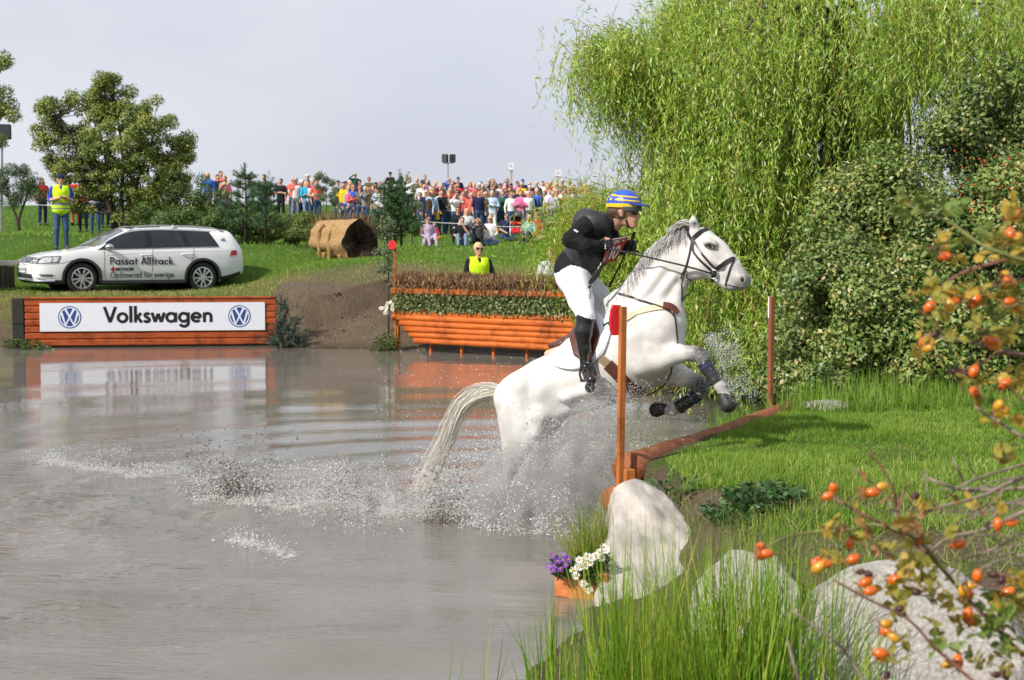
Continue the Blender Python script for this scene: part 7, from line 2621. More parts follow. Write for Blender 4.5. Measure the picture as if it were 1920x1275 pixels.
# == trees, shrubs, grass
def gz1(x, y):
 return float(ground_z(np.array(float(x)), np.array(float(y))))
barkm = M('bark_grey_brown', (.05, .038, .028), rough=.9, var=.4, scale=12, bump=.8, bscale=30)
def tree(name, label, cat, base, stems, clusters, nleaf, ln, wd, mat, up=.25, group=None, seed=1, trunk_r=.06, spread=1.0, bark=None, flat=1.0):
 """stems: list of point lists from the base; clusters: (x,y,z,radius); each cluster hangs on a bough from the nearest stem"""
 g = np.random.default_rng(seed)
 t = thing(name, base, label, cat, group)
 mb = MB()
 nodes = []
 for st in stems:
  P = spline([np.asarray(p, float) for p in st], 12)
  r_ = np.linspace(trunk_r, trunk_r * .35, 12)
  mb.tube(P, r_, 7)
  nodes += [(p, q) for p, q in zip(P[3:], r_[3:])]
 NP = np.array([p for p, _ in nodes])
 twigs = []
 for c in clusters:
  c0 = np.asarray(c[:3], float)
  d = np.linalg.norm(NP - c0, axis=1) + np.maximum(0, NP[:, 2] - c0[2]) * 1.5
  i = int(np.argmin(d))
  mid = (NP[i] + c0) / 2 + g.normal(0, .08, 3) * np.linalg.norm(c0 - NP[i])
  P = spline([NP[i], mid, c0], 7)
  mb.tube(P, np.linspace(min(max(nodes[i][1] * .6, .006), .02 + .2 * trunk_r), .004, 7), 4, caps=False)
  for _ in range(5):
   e = c0 + g.normal(0, .6, 3) * c[3]
   mb.tube([P[4], (P[5] + e) / 2, e], [.005, .004, .002], 3, caps=False)
   twigs.append(e)
 mb.build('trunk', bark or barkm, t, smooth=True)
 w_ = np.array([c[3] ** 2 for c in clusters])
 ids = g.choice(len(clusters), nleaf, p=w_ / w_.sum())
 C = np.array([c[:3] for c in clusters])[ids]
 Rr = np.array([c[3] for c in clusters])[ids]
 d = unit(g.normal(size=(nleaf, 3)) * (1, 1, flat))
 rad_ = .35 + .65 * g.random(nleaf) ** .55
 P = C + d * (rad_ * Rr)[:, None] * (1, 1, .8)
 P = P + g.normal(0, .02, (nleaf, 3)) * spread
 mid_ = np.average(np.array([c[:3] for c in clusters]), axis=0)
 nr = d * .9 + unit(C - mid_) * .35 + (0, 0, .25) + g.normal(0, .38, (nleaf, 3))
 D = unit(np.cross(nr, g.normal(size=(nleaf, 3)))) + d * .25 + np.array([0, 0, up * .6])
 rn = np.clip(g.normal(.5, .22, nleaf) + .12 * (g.random(len(clusters))[ids] - .5) * 2, 0, 1)
 leaves('crown', P, D, g.uniform(.7, 1.2, nleaf) * ln, g.uniform(.75, 1.15, nleaf) * wd, mat, t, rnd=rn, seed=seed, nrm=nr)
 return t
def blob_clusters(blobs, g, D0, dz=.8):
 """blobs in pixels: (px, py, rx, ry, n, Y) -> cluster list (x, y, z, r)"""
 out = []
 for px, py, rx, ry, n, Y in blobs:
  s = FPX / Y
  for _ in range(n):
   a = g.random() * 2 * math.pi
   r_ = g.random() ** .5
   x, y = px + rx * r_ * math.cos(a), py + ry * r_ * math.sin(a)
   yy = Y + g.normal(0, .45) * rx / s * dz
   p = W(x, y, yy)
   out.append((*p, g.uniform(.55, 1.25) * D0))
 return out
# left tree and shrubs behind the car
g = np.random.default_rng(5)
Yt = 45.0
b0 = W(222, 440, Yt)
b0[2] = gz1(b0[0], b0[1]) - .1
haw = leafmat('hawthorn_leaf', [(.055, .103, .022), (.116, .185, .035), (.191, .260, .055), (.315, .328, .082), (.464, .369, .124)], rough=.5, trans=.22)
st = [[b0, W(214, 400, Yt), W(205, 340, Yt), W(190, 260, Yt - .3)], [b0 + (.3, 0, 0), W(238, 395, Yt), W(262, 330, Yt), W(290, 250, Yt)], [b0 + (.15, .1, 0), W(228, 380, Yt), W(230, 290, Yt), W(215, 190, Yt)],
  [b0 - (.1, 0, 0), W(205, 385, Yt - .2), W(165, 310, Yt - .4), W(110, 220, Yt - .3)], [b0 + (.3, .1, 0), W(255, 380, Yt), W(300, 330, Yt + .2), W(340, 280, Yt)]]
bl = [(205, 170, 40, 28, 9, Yt), (150, 215, 70, 40, 18, Yt), (245, 215, 65, 45, 18, Yt), (100, 205, 32, 18, 6, Yt), (90, 250, 30, 18, 5, Yt), (130, 280, 55, 40, 16, Yt), (220, 280, 80, 50, 26, Yt), (310, 270, 50, 50, 16, Yt),
  (330, 310, 38, 40, 11, Yt), (160, 330, 60, 35, 16, Yt), (240, 340, 70, 40, 18, Yt), (310, 360, 55, 35, 12, Yt), (120, 320, 25, 20, 4, Yt), (195, 152, 14, 12, 4, Yt), (175, 372, 60, 28, 12, Yt), (265, 392, 60, 28, 14, Yt), (215, 235, 70, 40, 16, Yt)]
tree('hawthorn_tree', 'broad dark green tree standing behind the white car', 'tree', b0, st, blob_clusters([(*q[:4], int(q[4] * 1.8), q[5]) for q in bl], g, .25), 62000, .088, .05, haw, seed=8, trunk_r=.085)
bl = [(350, 365, 45, 50, 20, 43), (300, 405, 50, 30, 16, 42), (390, 400, 45, 45, 20, 42), (340, 420, 70, 22, 16, 41), (420, 420, 40, 28, 10, 41)]
b1 = W(345, 445, 42)
tree('dark_bush', 'dense dark bush right of the left tree, behind the car roof', 'bush', (b1[0], b1[1], gz1(b1[0], b1[1])), [[b1, W(345, 400, 42), W(350, 350, 43)], [b1, W(390, 410, 42), W(405, 370, 42)]], blob_clusters(bl, g, .26), 16000, .075, .045,
  leafmat('dark_leaf', [(.025, .058, .014), (.054, .108, .022), (.100, .154, .032), (.162, .180, .050)], trans=.2), seed=12, trunk_r=.05)
bl = [(30, 345, 38, 30, 14, 44), (55, 330, 22, 24, 6, 44), (10, 365, 30, 25, 8, 44), (60, 360, 25, 18, 6, 44)]
b1 = W(36, 432, 44)
tree('willow_shrub', 'slender grey-green shrub at the left edge beside the steward', 'bush', (b1[0], b1[1], gz1(b1[0], b1[1])), [[b1, W(36, 410, 44), W(50, 370, 44), W(62, 335, 44)], [b1, W(30, 405, 44), W(15, 370, 44)]], blob_clusters(bl, g, .24), 6500, .11, .022,
  leafmat('grey_willow_leaf', [(.045, .083, .038), (.090, .143, .060), (.150, .210, .105)], trans=.2), up=.9, seed=15, trunk_r=.05)
bl = [(-25, 190, 38, 60, 16, 41), (5, 120, 14, 18, 4, 41), (10, 210, 26, 16, 5, 41), (-5, 260, 20, 15, 4, 41)]
b1 = W(-75, 455, 41)
tree('edge_tree', 'tree reaching into the picture at the upper left edge', 'tree', (b1[0], b1[1], gz1(b1[0], b1[1])), [[b1, W(-70, 350, 41), W(-45, 250, 41), W(-15, 170, 41)], [W(-60, 300, 41), W(-20, 230, 41), W(18, 212, 41)]], blob_clusters(bl, g, .22), 6000, .08, .045, haw, seed=17, trunk_r=.1)
def pine(name, label, px, pyb, pyt, Y, wid, seed, n_whorl=6, group='small pines'):
 g = np.random.default_rng(seed)
 b, tp = W(px, pyb, Y), W(px, pyt, Y)
 b[0] = tp[0]
 b[2] = gz1(b[0], b[1])
 t = thing(name, b, label, 'pine', group)
 mb = MB()
 mb.tube([b, (b + tp) / 2 + g.normal(0, .02, 3), tp], [.045, .03, .012], 7)
 Hh = tp[2] - b[2]
 Pn, Dn = [], []
 def needles(a, c, n):
  for _ in range(n):
   u = g.random()
   p = a + (c - a) * u
   Pn.append(p)
   Dn.append(unit(c - a) * .8 + g.normal(0, .55, 3))
 for k in range(n_whorl):
  f = .22 + .74 * k / n_whorl
  z = b[2] + Hh * f
  c0 = np.array([b[0] + (tp[0] - b[0]) * f, b[1], z])
  for j in range(6):
   a = 2 * math.pi * (j + g.random() * .6) / 6
   L_ = wid * (1 - f * .72) * g.uniform(.7, 1.15)
   e = c0 + np.array([math.cos(a) * L_, math.sin(a) * L_, L_ * g.uniform(.25, .6)])
   mb.tube([c0, (c0 + e) / 2 - np.array([0, 0, .03]), e], [.016, .011, .006], 4, caps=False)
   needles(c0 + (e - c0) * .35, e + unit(e - c0) * .05, 95)
   for _ in range(2):
    m_ = c0 + (e - c0) * g.uniform(.4, .8)
    q = m_ + g.normal(0, .12, 3) + (0, 0, .12)
    needles(m_, q, 40)
 needles(tp - (0, 0, .3), tp + (0, 0, .05), 120)
 mb.build('trunk', barkm, t, smooth=True)
 n = len(Pn)
 leaves('needles', np.array(Pn), np.array(Dn), g.uniform(.07, .13, n), .011, leafmat('pine_needle', [(.024, .068, .024), (.053, .120, .038), (.098, .180, .060)], trans=.1), t, seed=seed)
pine('pine_sapling', 'tallest small pine against the sky left of the black t-shirt man', 459, 462, 312, 40, .75, 3, 6)
pine('pine_sapling', 'thin small pine right of the tallest one', 498, 462, 334, 39, .6, 4, 6)
pine('pine_sapling', 'short pine in front of the dark bush, left of the tallest small pine', 434, 455, 372, 41, .6, 6, 4)
pine('pine_tree', 'broad bushy pine right of the hollow log', 733, 452, 345, 45, 1.05, 7, 9)
pine('pine_tree', 'narrow pine leader beside the broad bushy pine', 752, 452, 330, 46, .7, 9, 8)
bl = [(735, 410, 38, 35, 14, 45), (745, 375, 22, 25, 6, 45), (770, 430, 25, 18, 5, 45)]
b1 = W(742, 455, 45.3)
tree('pine_thicket', 'low green thicket at the foot of the broad pine', 'bush', (b1[0], b1[1], gz1(b1[0], b1[1])), [[b1, W(738, 430, 45), W(735, 390, 45)]], blob_clusters(bl, g, .22), 9000, .09, .016, leafmat('pine_needle', []), seed=31, up=.5, trunk_r=.05)
sapm = leafmat('silver_leaf', [(.084, .126, .063), (.154, .210, .105), (.280, .336, .210)], trans=.25)
for nm, lab, px, pyb, blobs, Y, sd, mat_, nl in (
  ('sapling', 'silvery green sapling between the red jacket and the crowd', 612, 420, [(612, 350, 22, 26, 10, 52), (625, 372, 20, 16, 5, 52), (598, 362, 14, 16, 4, 52)], 52, 41, sapm, 2600),
  ('sapling', 'young thin sapling on the lawn left of the seated crowd', 773, 450, [(775, 395, 16, 22, 7, 48), (784, 412, 10, 18, 4, 48), (765, 405, 10, 16, 3, 48)], 48, 42, sapm, 1500),
  ('birch_sapling', 'slender leafy birch sapling left of the red flag and brush fence', 728, 565, [(722, 430, 14, 22, 8, 28.2), (730, 470, 14, 24, 8, 28.2), (715, 465, 12, 22, 6, 28.2), (726, 505, 16, 18, 7, 28.2), (712, 500, 8, 16, 4, 28.2)], 28.2, 43, sapm, 900)):
 b1 = W(px, pyb, Y)
 tree(nm, lab, 'sapling', (b1[0], b1[1], gz1(b1[0], b1[1])), [[np.array([b1[0], b1[1], gz1(b1[0], b1[1])]), W(px, (pyb + blobs[0][1]) / 2, Y), W(blobs[0][0], blobs[0][1] - blobs[0][3], Y)]], blob_clusters(blobs, g, .13 if Y > 30 else .09), nl, .07 if Y > 30 else .05, .04 if Y > 30 else .028, mat_, seed=sd, trunk_r=.022)
for lab, cx, cy, rx, ry, Y, sd in (('low green scrub under the small pines', 480, 425, 55, 26, 42, 51), ('scrub in front of the turquoise hoodie woman', 560, 420, 45, 18, 44, 52), ('scrub patch left of the hollow log', 535, 440, 50, 12, 43, 53)):
 b1 = W(cx, cy + ry, Y)
 tree('scrub', lab, 'bush', (b1[0], b1[1], gz1(b1[0], b1[1])), [[np.array([b1[0], b1[1], gz1(b1[0], b1[1])]), W(cx, cy, Y), W(cx + 5, cy - ry, Y)]], blob_clusters([(cx, cy, rx, ry, 26, Y)], g, .2), 7000, .08, .035,
   leafmat('scrub_leaf', [(.042, .084, .017), (.091, .154, .028), (.168, .238, .049), (.252, .280, .084)], trans=.25), seed=sd, trunk_r=.03, up=.5)
# weeping willow
g = np.random.default_rng(77)
wb = W(1650, 600, 19.5)
wb[2] = gz1(wb[0], wb[1])
wil = thing('weeping_willow', wb, 'huge bright green weeping willow filling the upper right', 'tree')
top = wb + np.array([0, 0, 3.4])
mb = MB()
mb.tube(spline([wb - (0, 0, .2), wb + (-.1, 0, 1.2), wb + (.05, .1, 2.4), top], 10), np.linspace(.34, .24, 10), 14)
regions = [  # px0, py0, px1, py1, Y0, Y1, clusters, strand length
 (1165, 88, 1250, 140, 16.8, 18.5, 15, (.7, 1.15)), (1150, 82, 1215, 125, 17, 18.5, 8, (.5, 1.2)), (1275, 5, 1350, 90, 16.5, 19, 13, (.9, 1.6)), (1300, -60, 1500, 20, 16.5, 20, 16, (1.0, 1.7)), (1225, 130, 1340, 230, 16.8, 19.5, 15, (.9, 1.5)),
 (1330, 60, 1500, 220, 16.0, 19.5, 22, (1.0, 1.7)), (1280, 230, 1500, 340, 16.0, 19, 22, (1.0, 1.6)), (1265, 250, 1330, 330, 17.2, 20, 9, (.6, 1.0)), (1500, -60, 1960, 60, 15.5, 20, 26, (.9, 1.6)), (1500, 60, 1700, 200, 16, 20, 16, (.8, 1.4)),
 (1700, 60, 1930, 150, 15.5, 19, 12, (.6, 1.1)), (1225, 345, 1310, 430, 17.5, 21, 12, (.7, 1.1)), (1290, 350, 1470, 470, 15.8, 18.5, 22, (1.0, 1.5)), (1280, 470, 1480, 560, 15.4, 18, 22, (.9, 1.35)), (1062, 395, 1165, 440, 19, 21.5, 14, (.35, .75)),
 (1100, 355, 1200, 400, 19, 21.5, 11, (.5, .9)), (1150, 420, 1280, 520, 18, 20.5, 14, (.7, 1.1)), (1080, 435, 1170, 480, 18.5, 20.5, 9, (.4, .7)), (1135, 78, 1200, 120, 17, 18.5, 6, (.5, .9)), (1200, 540, 1330, 600, 17.2, 19, 11, (.7, 1.05)), (1420, 560, 1500, 620, 15.2, 16.5, 8, (.6, 1.0)), (1480, 300, 1560, 420, 16.5, 18, 7, (.7, 1.1)),
 (1340, 100, 1900, 500, 20, 22, 26, (1.0, 1.8)), (1270, 150, 1500, 560, 19.8, 22, 24, (1.0, 1.7)), (1140, 470, 1300, 560, 20.5, 22.5, 10, (.8, 1.2))]
LP, LD, LL, LR, LN = [], [], [], [], []
strands_mb = MB()
centre = top + np.array([0, 0, .6])
for x0, y0, x1, y1, Y0, Y1, nc, ll in regions:
 for _ in range(int(nc * 1.45)):
  root = W(g.uniform(x0, x1), g.uniform(y0, y1), g.uniform(Y0, Y1))
  out = unit((root - centre) * (1, 1, .3))
  mid = (top + root) / 2 + np.array([0, 0, .5]) + g.normal(0, .2, 3)
  if g.random() < .45 and px_of(root)[0] > 1330:
   mb.tube(spline([top - (0, 0, g.uniform(0, .8)), mid, root], 9), np.linspace(.05, .010, 9), 6, caps=False)
  base_r = g.random()
  for k in range(int(g.integers(20, 30))):
   r0 = root + g.normal(0, 1, 3) * (.26, .24, .13)
   L_ = g.uniform(*ll) * g.uniform(.35, .85)
   o2 = unit(out + g.normal(0, .55, 3)) * g.uniform(.08, .38)
   P = spline([r0, r0 + o2 * .7 + (0, 0, .05), r0 + o2 + (0, 0, -.28 * L_), r0 + o2 * 1.15 + g.normal(0, .07, 3) + (0, 0, -.65 * L_), r0 + o2 * 1.2 + g.normal(0, .10, 3) + (0, 0, -L_)], 12)
   m = int(L_ / .033)
   u = (np.arange(m) + g.random(m) * .8) / m * 11
   i = np.minimum(u.astype(int), 10)
   f = (u - i)[:, None]
   pt_ = P[i] * (1 - f) + P[i + 1] * f
   tn = unit(P[i + 1] - P[i])
   sd_ = unit(g.normal(size=(m, 3)))
   LP.append(pt_)
   LD.append(tn * 1.0 + sd_ * .75 + np.array([0, 0, -.2]))
   LN.append(out + sd_ * .6 + (0, 0, .35) + g.normal(0, .3, (m, 3)))
   LL.append(g.uniform(.065, .115, m))
   LR.append(np.clip(g.normal(.45 + .25 * (base_r - .5), .2, m), 0, 1))
   if k % 6 == 0:
    strands_mb.tube(P[::3], .004, 3, caps=False)
mb.build('trunk', M('willow_bark', (.075, .052, .032), rough=.9, var=.4, scale=9, bump=.9, bscale=18), wil, smooth=True)
strands_mb.build('twigs', M('willow_twig', (.22, .14, .03), rough=.7, var=.3), wil)['kind'] = 'stuff'
LP, LD, LL, LR = np.concatenate(LP), np.concatenate(LD), np.concatenate(LL), np.concatenate(LR)
leaves('crown', LP, LD, LL, .0155, leafmat('willow_leaf', [(.085, .17, .014), (.17, .285, .024), (.265, .39, .045), (.39, .49, .10), (.55, .49, .08)], rough=.38, trans=.36, spec=.5), wil, rnd=LR, seed=78, nrm=np.concatenate(LN))
# shrubs on the right bank
shr = leafmat('shrub_leaf', [(.044, .093, .022), (.087, .152, .033), (.147, .215, .049), (.225, .283, .098), (.411, .323, .128)], rough=.42, trans=.22, spec=.45)
shr2 = leafmat('shrub_leaf_b', [(.057, .124, .023), (.114, .192, .037), (.186, .265, .057), (.279, .321, .103), (.476, .373, .124)], rough=.42, trans=.24, spec=.45)
def shrub(label, blobs, Y, nleaf, seed, mat, D0=.27, ln=.060, wd=.034):
 g = np.random.default_rng(seed)
 cx = np.mean([b[0] for b in blobs])
 b1 = W(cx, 745, Y)
 base = np.array([b1[0], b1[1], gz1(b1[0], b1[1])])
 cl = blob_clusters([(*b, Y) for b in blobs], g, D0, 1.0)
 zt = max(c[2] for c in cl)
 stems = [[base + g.normal(0, .1, 3) * (1, 1, 0), base + np.array([g.normal(0, .25), g.normal(0, .2), (zt - base[2]) * .5]), base + np.array([g.normal(0, .3), g.normal(.1, .2), (zt - base[2]) * .9])] for _ in range(5)]
 return tree('shrub', label, 'bush', base, stems, cl, nleaf, ln, wd, mat, seed=seed, trunk_r=.018, group='shrubs on the right bank')
shrub('dark green shrub standing right behind the white-flag pole', [(1545, 600, 70, 120, 34), (1560, 500, 55, 60, 16)], 14.3, 15000, 61, shr)
shrub('tall rounded shrub directly under the willow branches, right of centre', [(1600, 440, 80, 95, 30), (1660, 360, 70, 70, 20)], 15.2, 14000, 62, shr2)
shrub('broad olive-green shrub at the back edge of the lawn', [(1690, 600, 100, 110, 40), (1650, 680, 90, 60, 22)], 13.9, 19000, 63, shr2)
shrub('shrub with a dark hollow, behind the rose hips', [(1790, 480, 90, 110, 34), (1760, 610, 60, 80, 16)], 14.4, 16000, 64, shr)
shrub('highest shrub at the upper right edge', [(1880, 240, 90, 110, 30), (1800, 270, 70, 60, 16)], 15.6, 14000, 65, shr)
shrub('low pale shrub at the right end of the lawn', [(1860, 650, 100, 90, 32), (1770, 700, 70, 45, 16)], 13.5, 15000, 66, shr2)
shrub('dense shrub at the right edge below the highest one', [(1880, 430, 80, 110, 30)], 14.6, 12000, 67, shr2)
shrub('dark undergrowth at the foot of the shrubs behind the lawn', [(1600, 715, 90, 30, 18), (1480, 720, 40, 25, 8)], 13.7, 8000, 68, shr, .16)
mb = MB()
for _ in range(38):
 p = W(g.uniform(1790, 1920), g.uniform(265, 420), g.uniform(13.5, 14.1))
 mb.ell(p, (.009, .009, .012), nu=6, nv=4)
o = mb.build('far_rose_hips', M('hip_red', (.55, .05, .015), rough=.35, var=.2), None, smooth=True)
tag(o, 'small red rose hips dotted over the shrubs at the right edge', 'rose hips', kind='stuff')
# grass
gm_near = leafmat('lawn_blade', [(.074, .157, .018), (.134, .247, .026), (.210, .337, .042), (.300, .390, .074), (.510, .466, .180)], rough=.5, trans=.35)
gm_far = leafmat('hill_blade', [(.069, .155, .017), (.119, .231, .025), (.183, .301, .037), (.265, .349, .069)], rough=.55, trans=.3)
gm_dry = leafmat('dry_blade', [(.115, .138, .029), (.196, .207, .052), (.310, .287, .103), (.437, .380, .184)], rough=.6, trans=.25)
def scatter(n, x0, x1, y0, y1, keep, seed):
 g = np.random.default_rng(seed)
 x, y = g.uniform(x0, x1, n), g.uniform(y0, y1, n)
 z = ground_z(x, y)
 k = keep(x, y, z, g)
 return np.stack([x[k], y[k], z[k] - .006], 1), g
def in_view(x, y, z, m=60):
 d = np.stack([x, y, z], 1) - CAM
 fw = d[:, 1] * _cp - d[:, 2] * _sp
 up_ = d[:, 1] * _sp + d[:, 2] * _cp
 px, py = 960 + FPX * d[:, 0] / fw, 637.5 - FPX * up_ / fw
 return (px > -m) & (px < 1920 + m) & (py < 1275 + m * 3)
log_n = np.array([lN[0], lN[1]])
def lawn_keep(x, y, z, g):
 d, s_ = pond_d(x, y)
 m = mud_at(x, y, z)
 return (d > .20) & (z > .05) & (g.random(len(x)) > m * 1.12) & in_view(x, y, z)
P, g = scatter(180000, .8, 6.2, 6.9, 13.6, lawn_keep, 91)
cl = fbm(P[:, 0] * 2.3, P[:, 1] * 2.3, 12)
hb = .012 + .060 * np.clip(cl * 2.6 - .85, 0, 1) + .02 * g.random(len(P))
hb *= np.where(np.abs(P[:, 1] - 9.9 - .2 * np.sin(P[:, 0] * 2)) < .6, .75, 1.1)
worn = np.clip(.55 - np.abs(P[:, 1] - 9.95) / .75, 0, 1)
rn = np.clip(g.normal(.42, .2, len(P)) + worn * .25 + (fbm(P[:, 0] * 1.2, P[:, 1] * 1.2, 15) - .47) * .7, 0, 1)
o = blades('lawn_grass', P, hb, g.uniform(.003, .0055, len(P)), gm_near, lean=.45, rnd=rn, seed=92)
tag(o, 'short green lawn grass on the landing bank', 'grass', kind='stuff')
P, g = scatter(26000, .8, 5.5, 5.2, 9.2, lambda x, y, z, g: (fbm(x * 2.6, y * 2.6, 71) > .50) & (pond_d(x, y)[0] > .1) & (z > .08) & in_view(x, y, z) & (g.random(len(x)) < np.clip(1.3 - np.abs(y - 8.0) / 1.5, .15, 1)), 93)
o = blades('bank_tufts', P, g.uniform(.05, .13, len(P)), g.uniform(.0035, .006, len(P)), gm_near, lean=.65, seed=94)
tag(o, 'longer grass tufts hanging over the worn bank edge', 'grass', kind='stuff')
P, g = scatter(2500, 1.0, 4.5, 5.5, 8.6, lambda x, y, z, g: (pond_d(x, y)[0] > .15) & in_view(x, y, z), 95)
ph = g.random(len(P)) * 2 * math.pi
o = blades('straw', P + (0, 0, .01), g.uniform(.05, .13, len(P)), .003, gm_dry, dirs=np.stack([np.cos(ph), np.sin(ph), 0 * ph], 1) * 1.4, seed=96)
tag(o, 'dry straw lying on the bare bank slope', 'straw', kind='stuff')
P, g = scatter(30000, 2.2, 7.5, 12.2, 19, lambda x, y, z, g: (pond_d(x, y)[0] > .02) & in_view(x, y, z), 97)
o = blades('rank_grass', P, g.uniform(.10, .34, len(P)) * np.clip(1.3 - np.abs(P[:, 0] - 3.1) / 2.2, .35, 1), g.uniform(.005, .009, len(P)), gm_far, lean=.3, seed=98)
tag(o, 'rank grass at the foot of the willow and the shrubs', 'grass', kind='stuff')
P, g = scatter(60000, -13, 3, 28.2, 38, lambda x, y, z, g: (pond_d(x, y)[0] > .1) & (g.random(len(x)) > mud_at(x, y, z) * 1.15) & (z > .5) & in_view(x, y, z, 20), 99)
dryk = np.clip(1.1 - np.abs(P[:, 1] - 31) / 2.5, 0, 1) * np.clip(fbm(P[:, 0] * .8, P[:, 1] * .8, 44) * 2.4 - .25, 0, 1)
dm = g.random(len(P)) < dryk
hh = g.uniform(.035, .10, len(P))
o = blades('far_bank_grass', P[~dm], hh[~dm], .011, gm_far, lean=.4, seed=100)
tag(o, 'green grass around the car and on the far bank', 'grass', kind='stuff')
o = blades('far_bank_dry_grass', P[dm], hh[dm], .010, gm_dry, lean=.5, seed=101)
tag(o, 'dry yellowish grass on the edge of the far bank', 'grass', kind='stuff')
P, g = scatter(22000, -24, 12, 38, 66, lambda x, y, z, g: in_view(x, y, z, 20), 102)
o = blades('hill_grass', P, g.uniform(.06, .14, len(P)), .026, gm_far, lean=.4, seed=103, rnd=np.clip(g.normal(.5, .2, len(P)) + (fbm(P[:, 0] * .3, P[:, 1] * .3, 16) - .47) * .8, 0, 1))
tag(o, 'grass on the hill below the crowd', 'grass', kind='stuff')
# reeds, sedge, weeds
reedm = leafmat('reed_blade', [(.058, .143, .010), (.111, .234, .018), (.182, .338, .029), (.286, .403, .052), (.442, .416, .091)], rough=.42, trans=.38, spec=.45)
def clump(name, label, spots, seed, mat=reedm, wdt=(.004, .0075), lean=.2, cat='grass'):
 """spots: (px, py_base, Y, radius m, n, height)"""
 g = np.random.default_rng(seed)
 P, Hh = [], []
 for px, py, Y, r_, n, h_ in spots:
  c = W(px, py, Y)
  a, q = g.random(n) * 2 * math.pi, g.random(n) ** .5 * r_
  x, y = c[0] + np.cos(a) * q, c[1] + np.sin(a) * q
  z = np.maximum(ground_z(x, y), -.05)
  P.append(np.stack([x, y, z - .02], 1))
  Hh.append((.35 + .75 * g.random(n) ** .8) * h_)
 P, Hh = np.concatenate(P), np.concatenate(Hh)
 o = blades(name, P, Hh, g.uniform(*wdt, len(P)), mat, lean=lean, seed=seed, kind=None)
 return tag(o, label, cat)
clump('reed_clump', 'tall bright green reed clump in the bottom centre foreground', [(1290, 1400, 5.05, .34, 800, .90), (1410, 1400, 5.15, .33, 700, .88), (1200, 1410, 4.95, .22, 260, .68), (1520, 1400, 5.2, .22, 200, .70), (1590, 1390, 4.9, .18, 160, .62)], 111)
clump('reed_clump', 'sparse reeds at the muddy water edge, bottom centre', [(1090, 1330, 5.5, .22, 130, .56), (1130, 1400, 5.0, .2, 110, .62), (1040, 1310, 5.6, .12, 40, .55)], 112)
clump('reed_clump', 'few thin blades standing in the water at the bottom edge', [(880, 1330, 5.4, .10, 16, .52)], 113)
clump('sedge_tuft', 'arching yellow-green sedge tuft behind the flower box', [(1122, 1015, 8.35, .13, 520, .55), (1112, 1025, 8.3, .16, 240, .46)], 114, leafmat('sedge_blade', [(.078, .130, .019), (.156, .221, .026), (.247, .286, .046), (.390, .364, .091)], trans=.35), (.003, .006), .42, 'sedge')
clump('marsh_grass', 'upright green marsh grass at the foot of the willow, behind the white-flag pole', [(1440, 742, 14.0, .45, 900, .50), (1500, 742, 13.9, .4, 600, .42), (1400, 745, 14.6, .4, 500, .4)], 115, gm_far, (.005, .009), .22)
def weed(label, spots, seed, mat, ln, wd):
 g = np.random.default_rng(seed)
 P, D, Ls = [], [], []
 for px, py, Y, n, h_ in spots:
  c = W(px, py, Y)
  c[2] = gz1(c[0], c[1])
  for _ in range(n):
   u = g.random()
   a = g.random() * 6.28
   r_ = g.random() ** .5 * .16
   P.append(c + np.array([math.cos(a) * r_, math.sin(a) * r_, h_ * u * (1 - r_ * 2)]))
   D.append([math.cos(a), math.sin(a), g.uniform(-.2, .5)])
   Ls.append(g.uniform(.6, 1.2))
 b = W(spots[0][0], spots[0][1], spots[0][2])
 t = thing('leafy_weed', (b[0], b[1], gz1(b[0], b[1])), label, 'weed')
 mb = MB()
 for px, py, Y, n, h_ in spots:
  c = W(px, py, Y)
  c[2] = gz1(c[0], c[1])
  for _ in range(4):
   mb.tube([c, c + np.array([g.normal(0, .04), g.normal(0, .04), h_])], [.004, .002], 4)
 mb.build('stem', M('weed_stem', (.07, .10, .03), rough=.7, var=.2), t)
 leaves('foliage', np.array(P), np.array(D), np.array(Ls) * ln, np.array(Ls) * wd, mat, t, seed=seed)
 return t
wm = leafmat('weed_leaf', [(.025, .07, .02), (.05, .115, .035), (.085, .16, .055)], trans=.2)
weed('green leafy weed on the bare patch of the bank edge', [(1420, 930, 8.0, 260, .16), (1375, 938, 7.9, 150, .09), (1450, 925, 8.05, 110, .13)], 121, wm, .05, .035)
weed('small leafy weed near the log end', [(1272, 912, 8.55, 120, .17), (1255, 905, 8.6, 60, .1)], 122, wm, .045, .03)
weed('weeds at the left foot of the sponsor board', [(60, 648, 27.9, 260, .30), (25, 645, 28.2, 180, .22), (85, 652, 27.8, 140, .2)], 123, leafmat('dark_leaf', []), .09, .035)
WEED = weed('dark bushy plant with white flowers at the left end of the brush fence', [(722, 632, 27.5, 330, .55), (712, 636, 27.5, 160, .35), (733, 628, 27.45, 160, .6)], 124, leafmat('dark_leaf', []), .08, .03)
g = np.random.default_rng(4)
for k in range(12):
 p = W(g.uniform(712, 737), g.uniform(562, 588), 27.35)
 flower(p, (g.normal(0, .4), -1, .5), .045, 8, whit, WEED, 'white_flower')
b1 = W(530, 648, 28.3)
t = thing('spruce_branches', (b1[0], b1[1], .05), 'blue-green spruce branches piled at the right end of the sponsor board', 'branches')
g = np.random.default_rng(9)
Pn, Dn = [], []
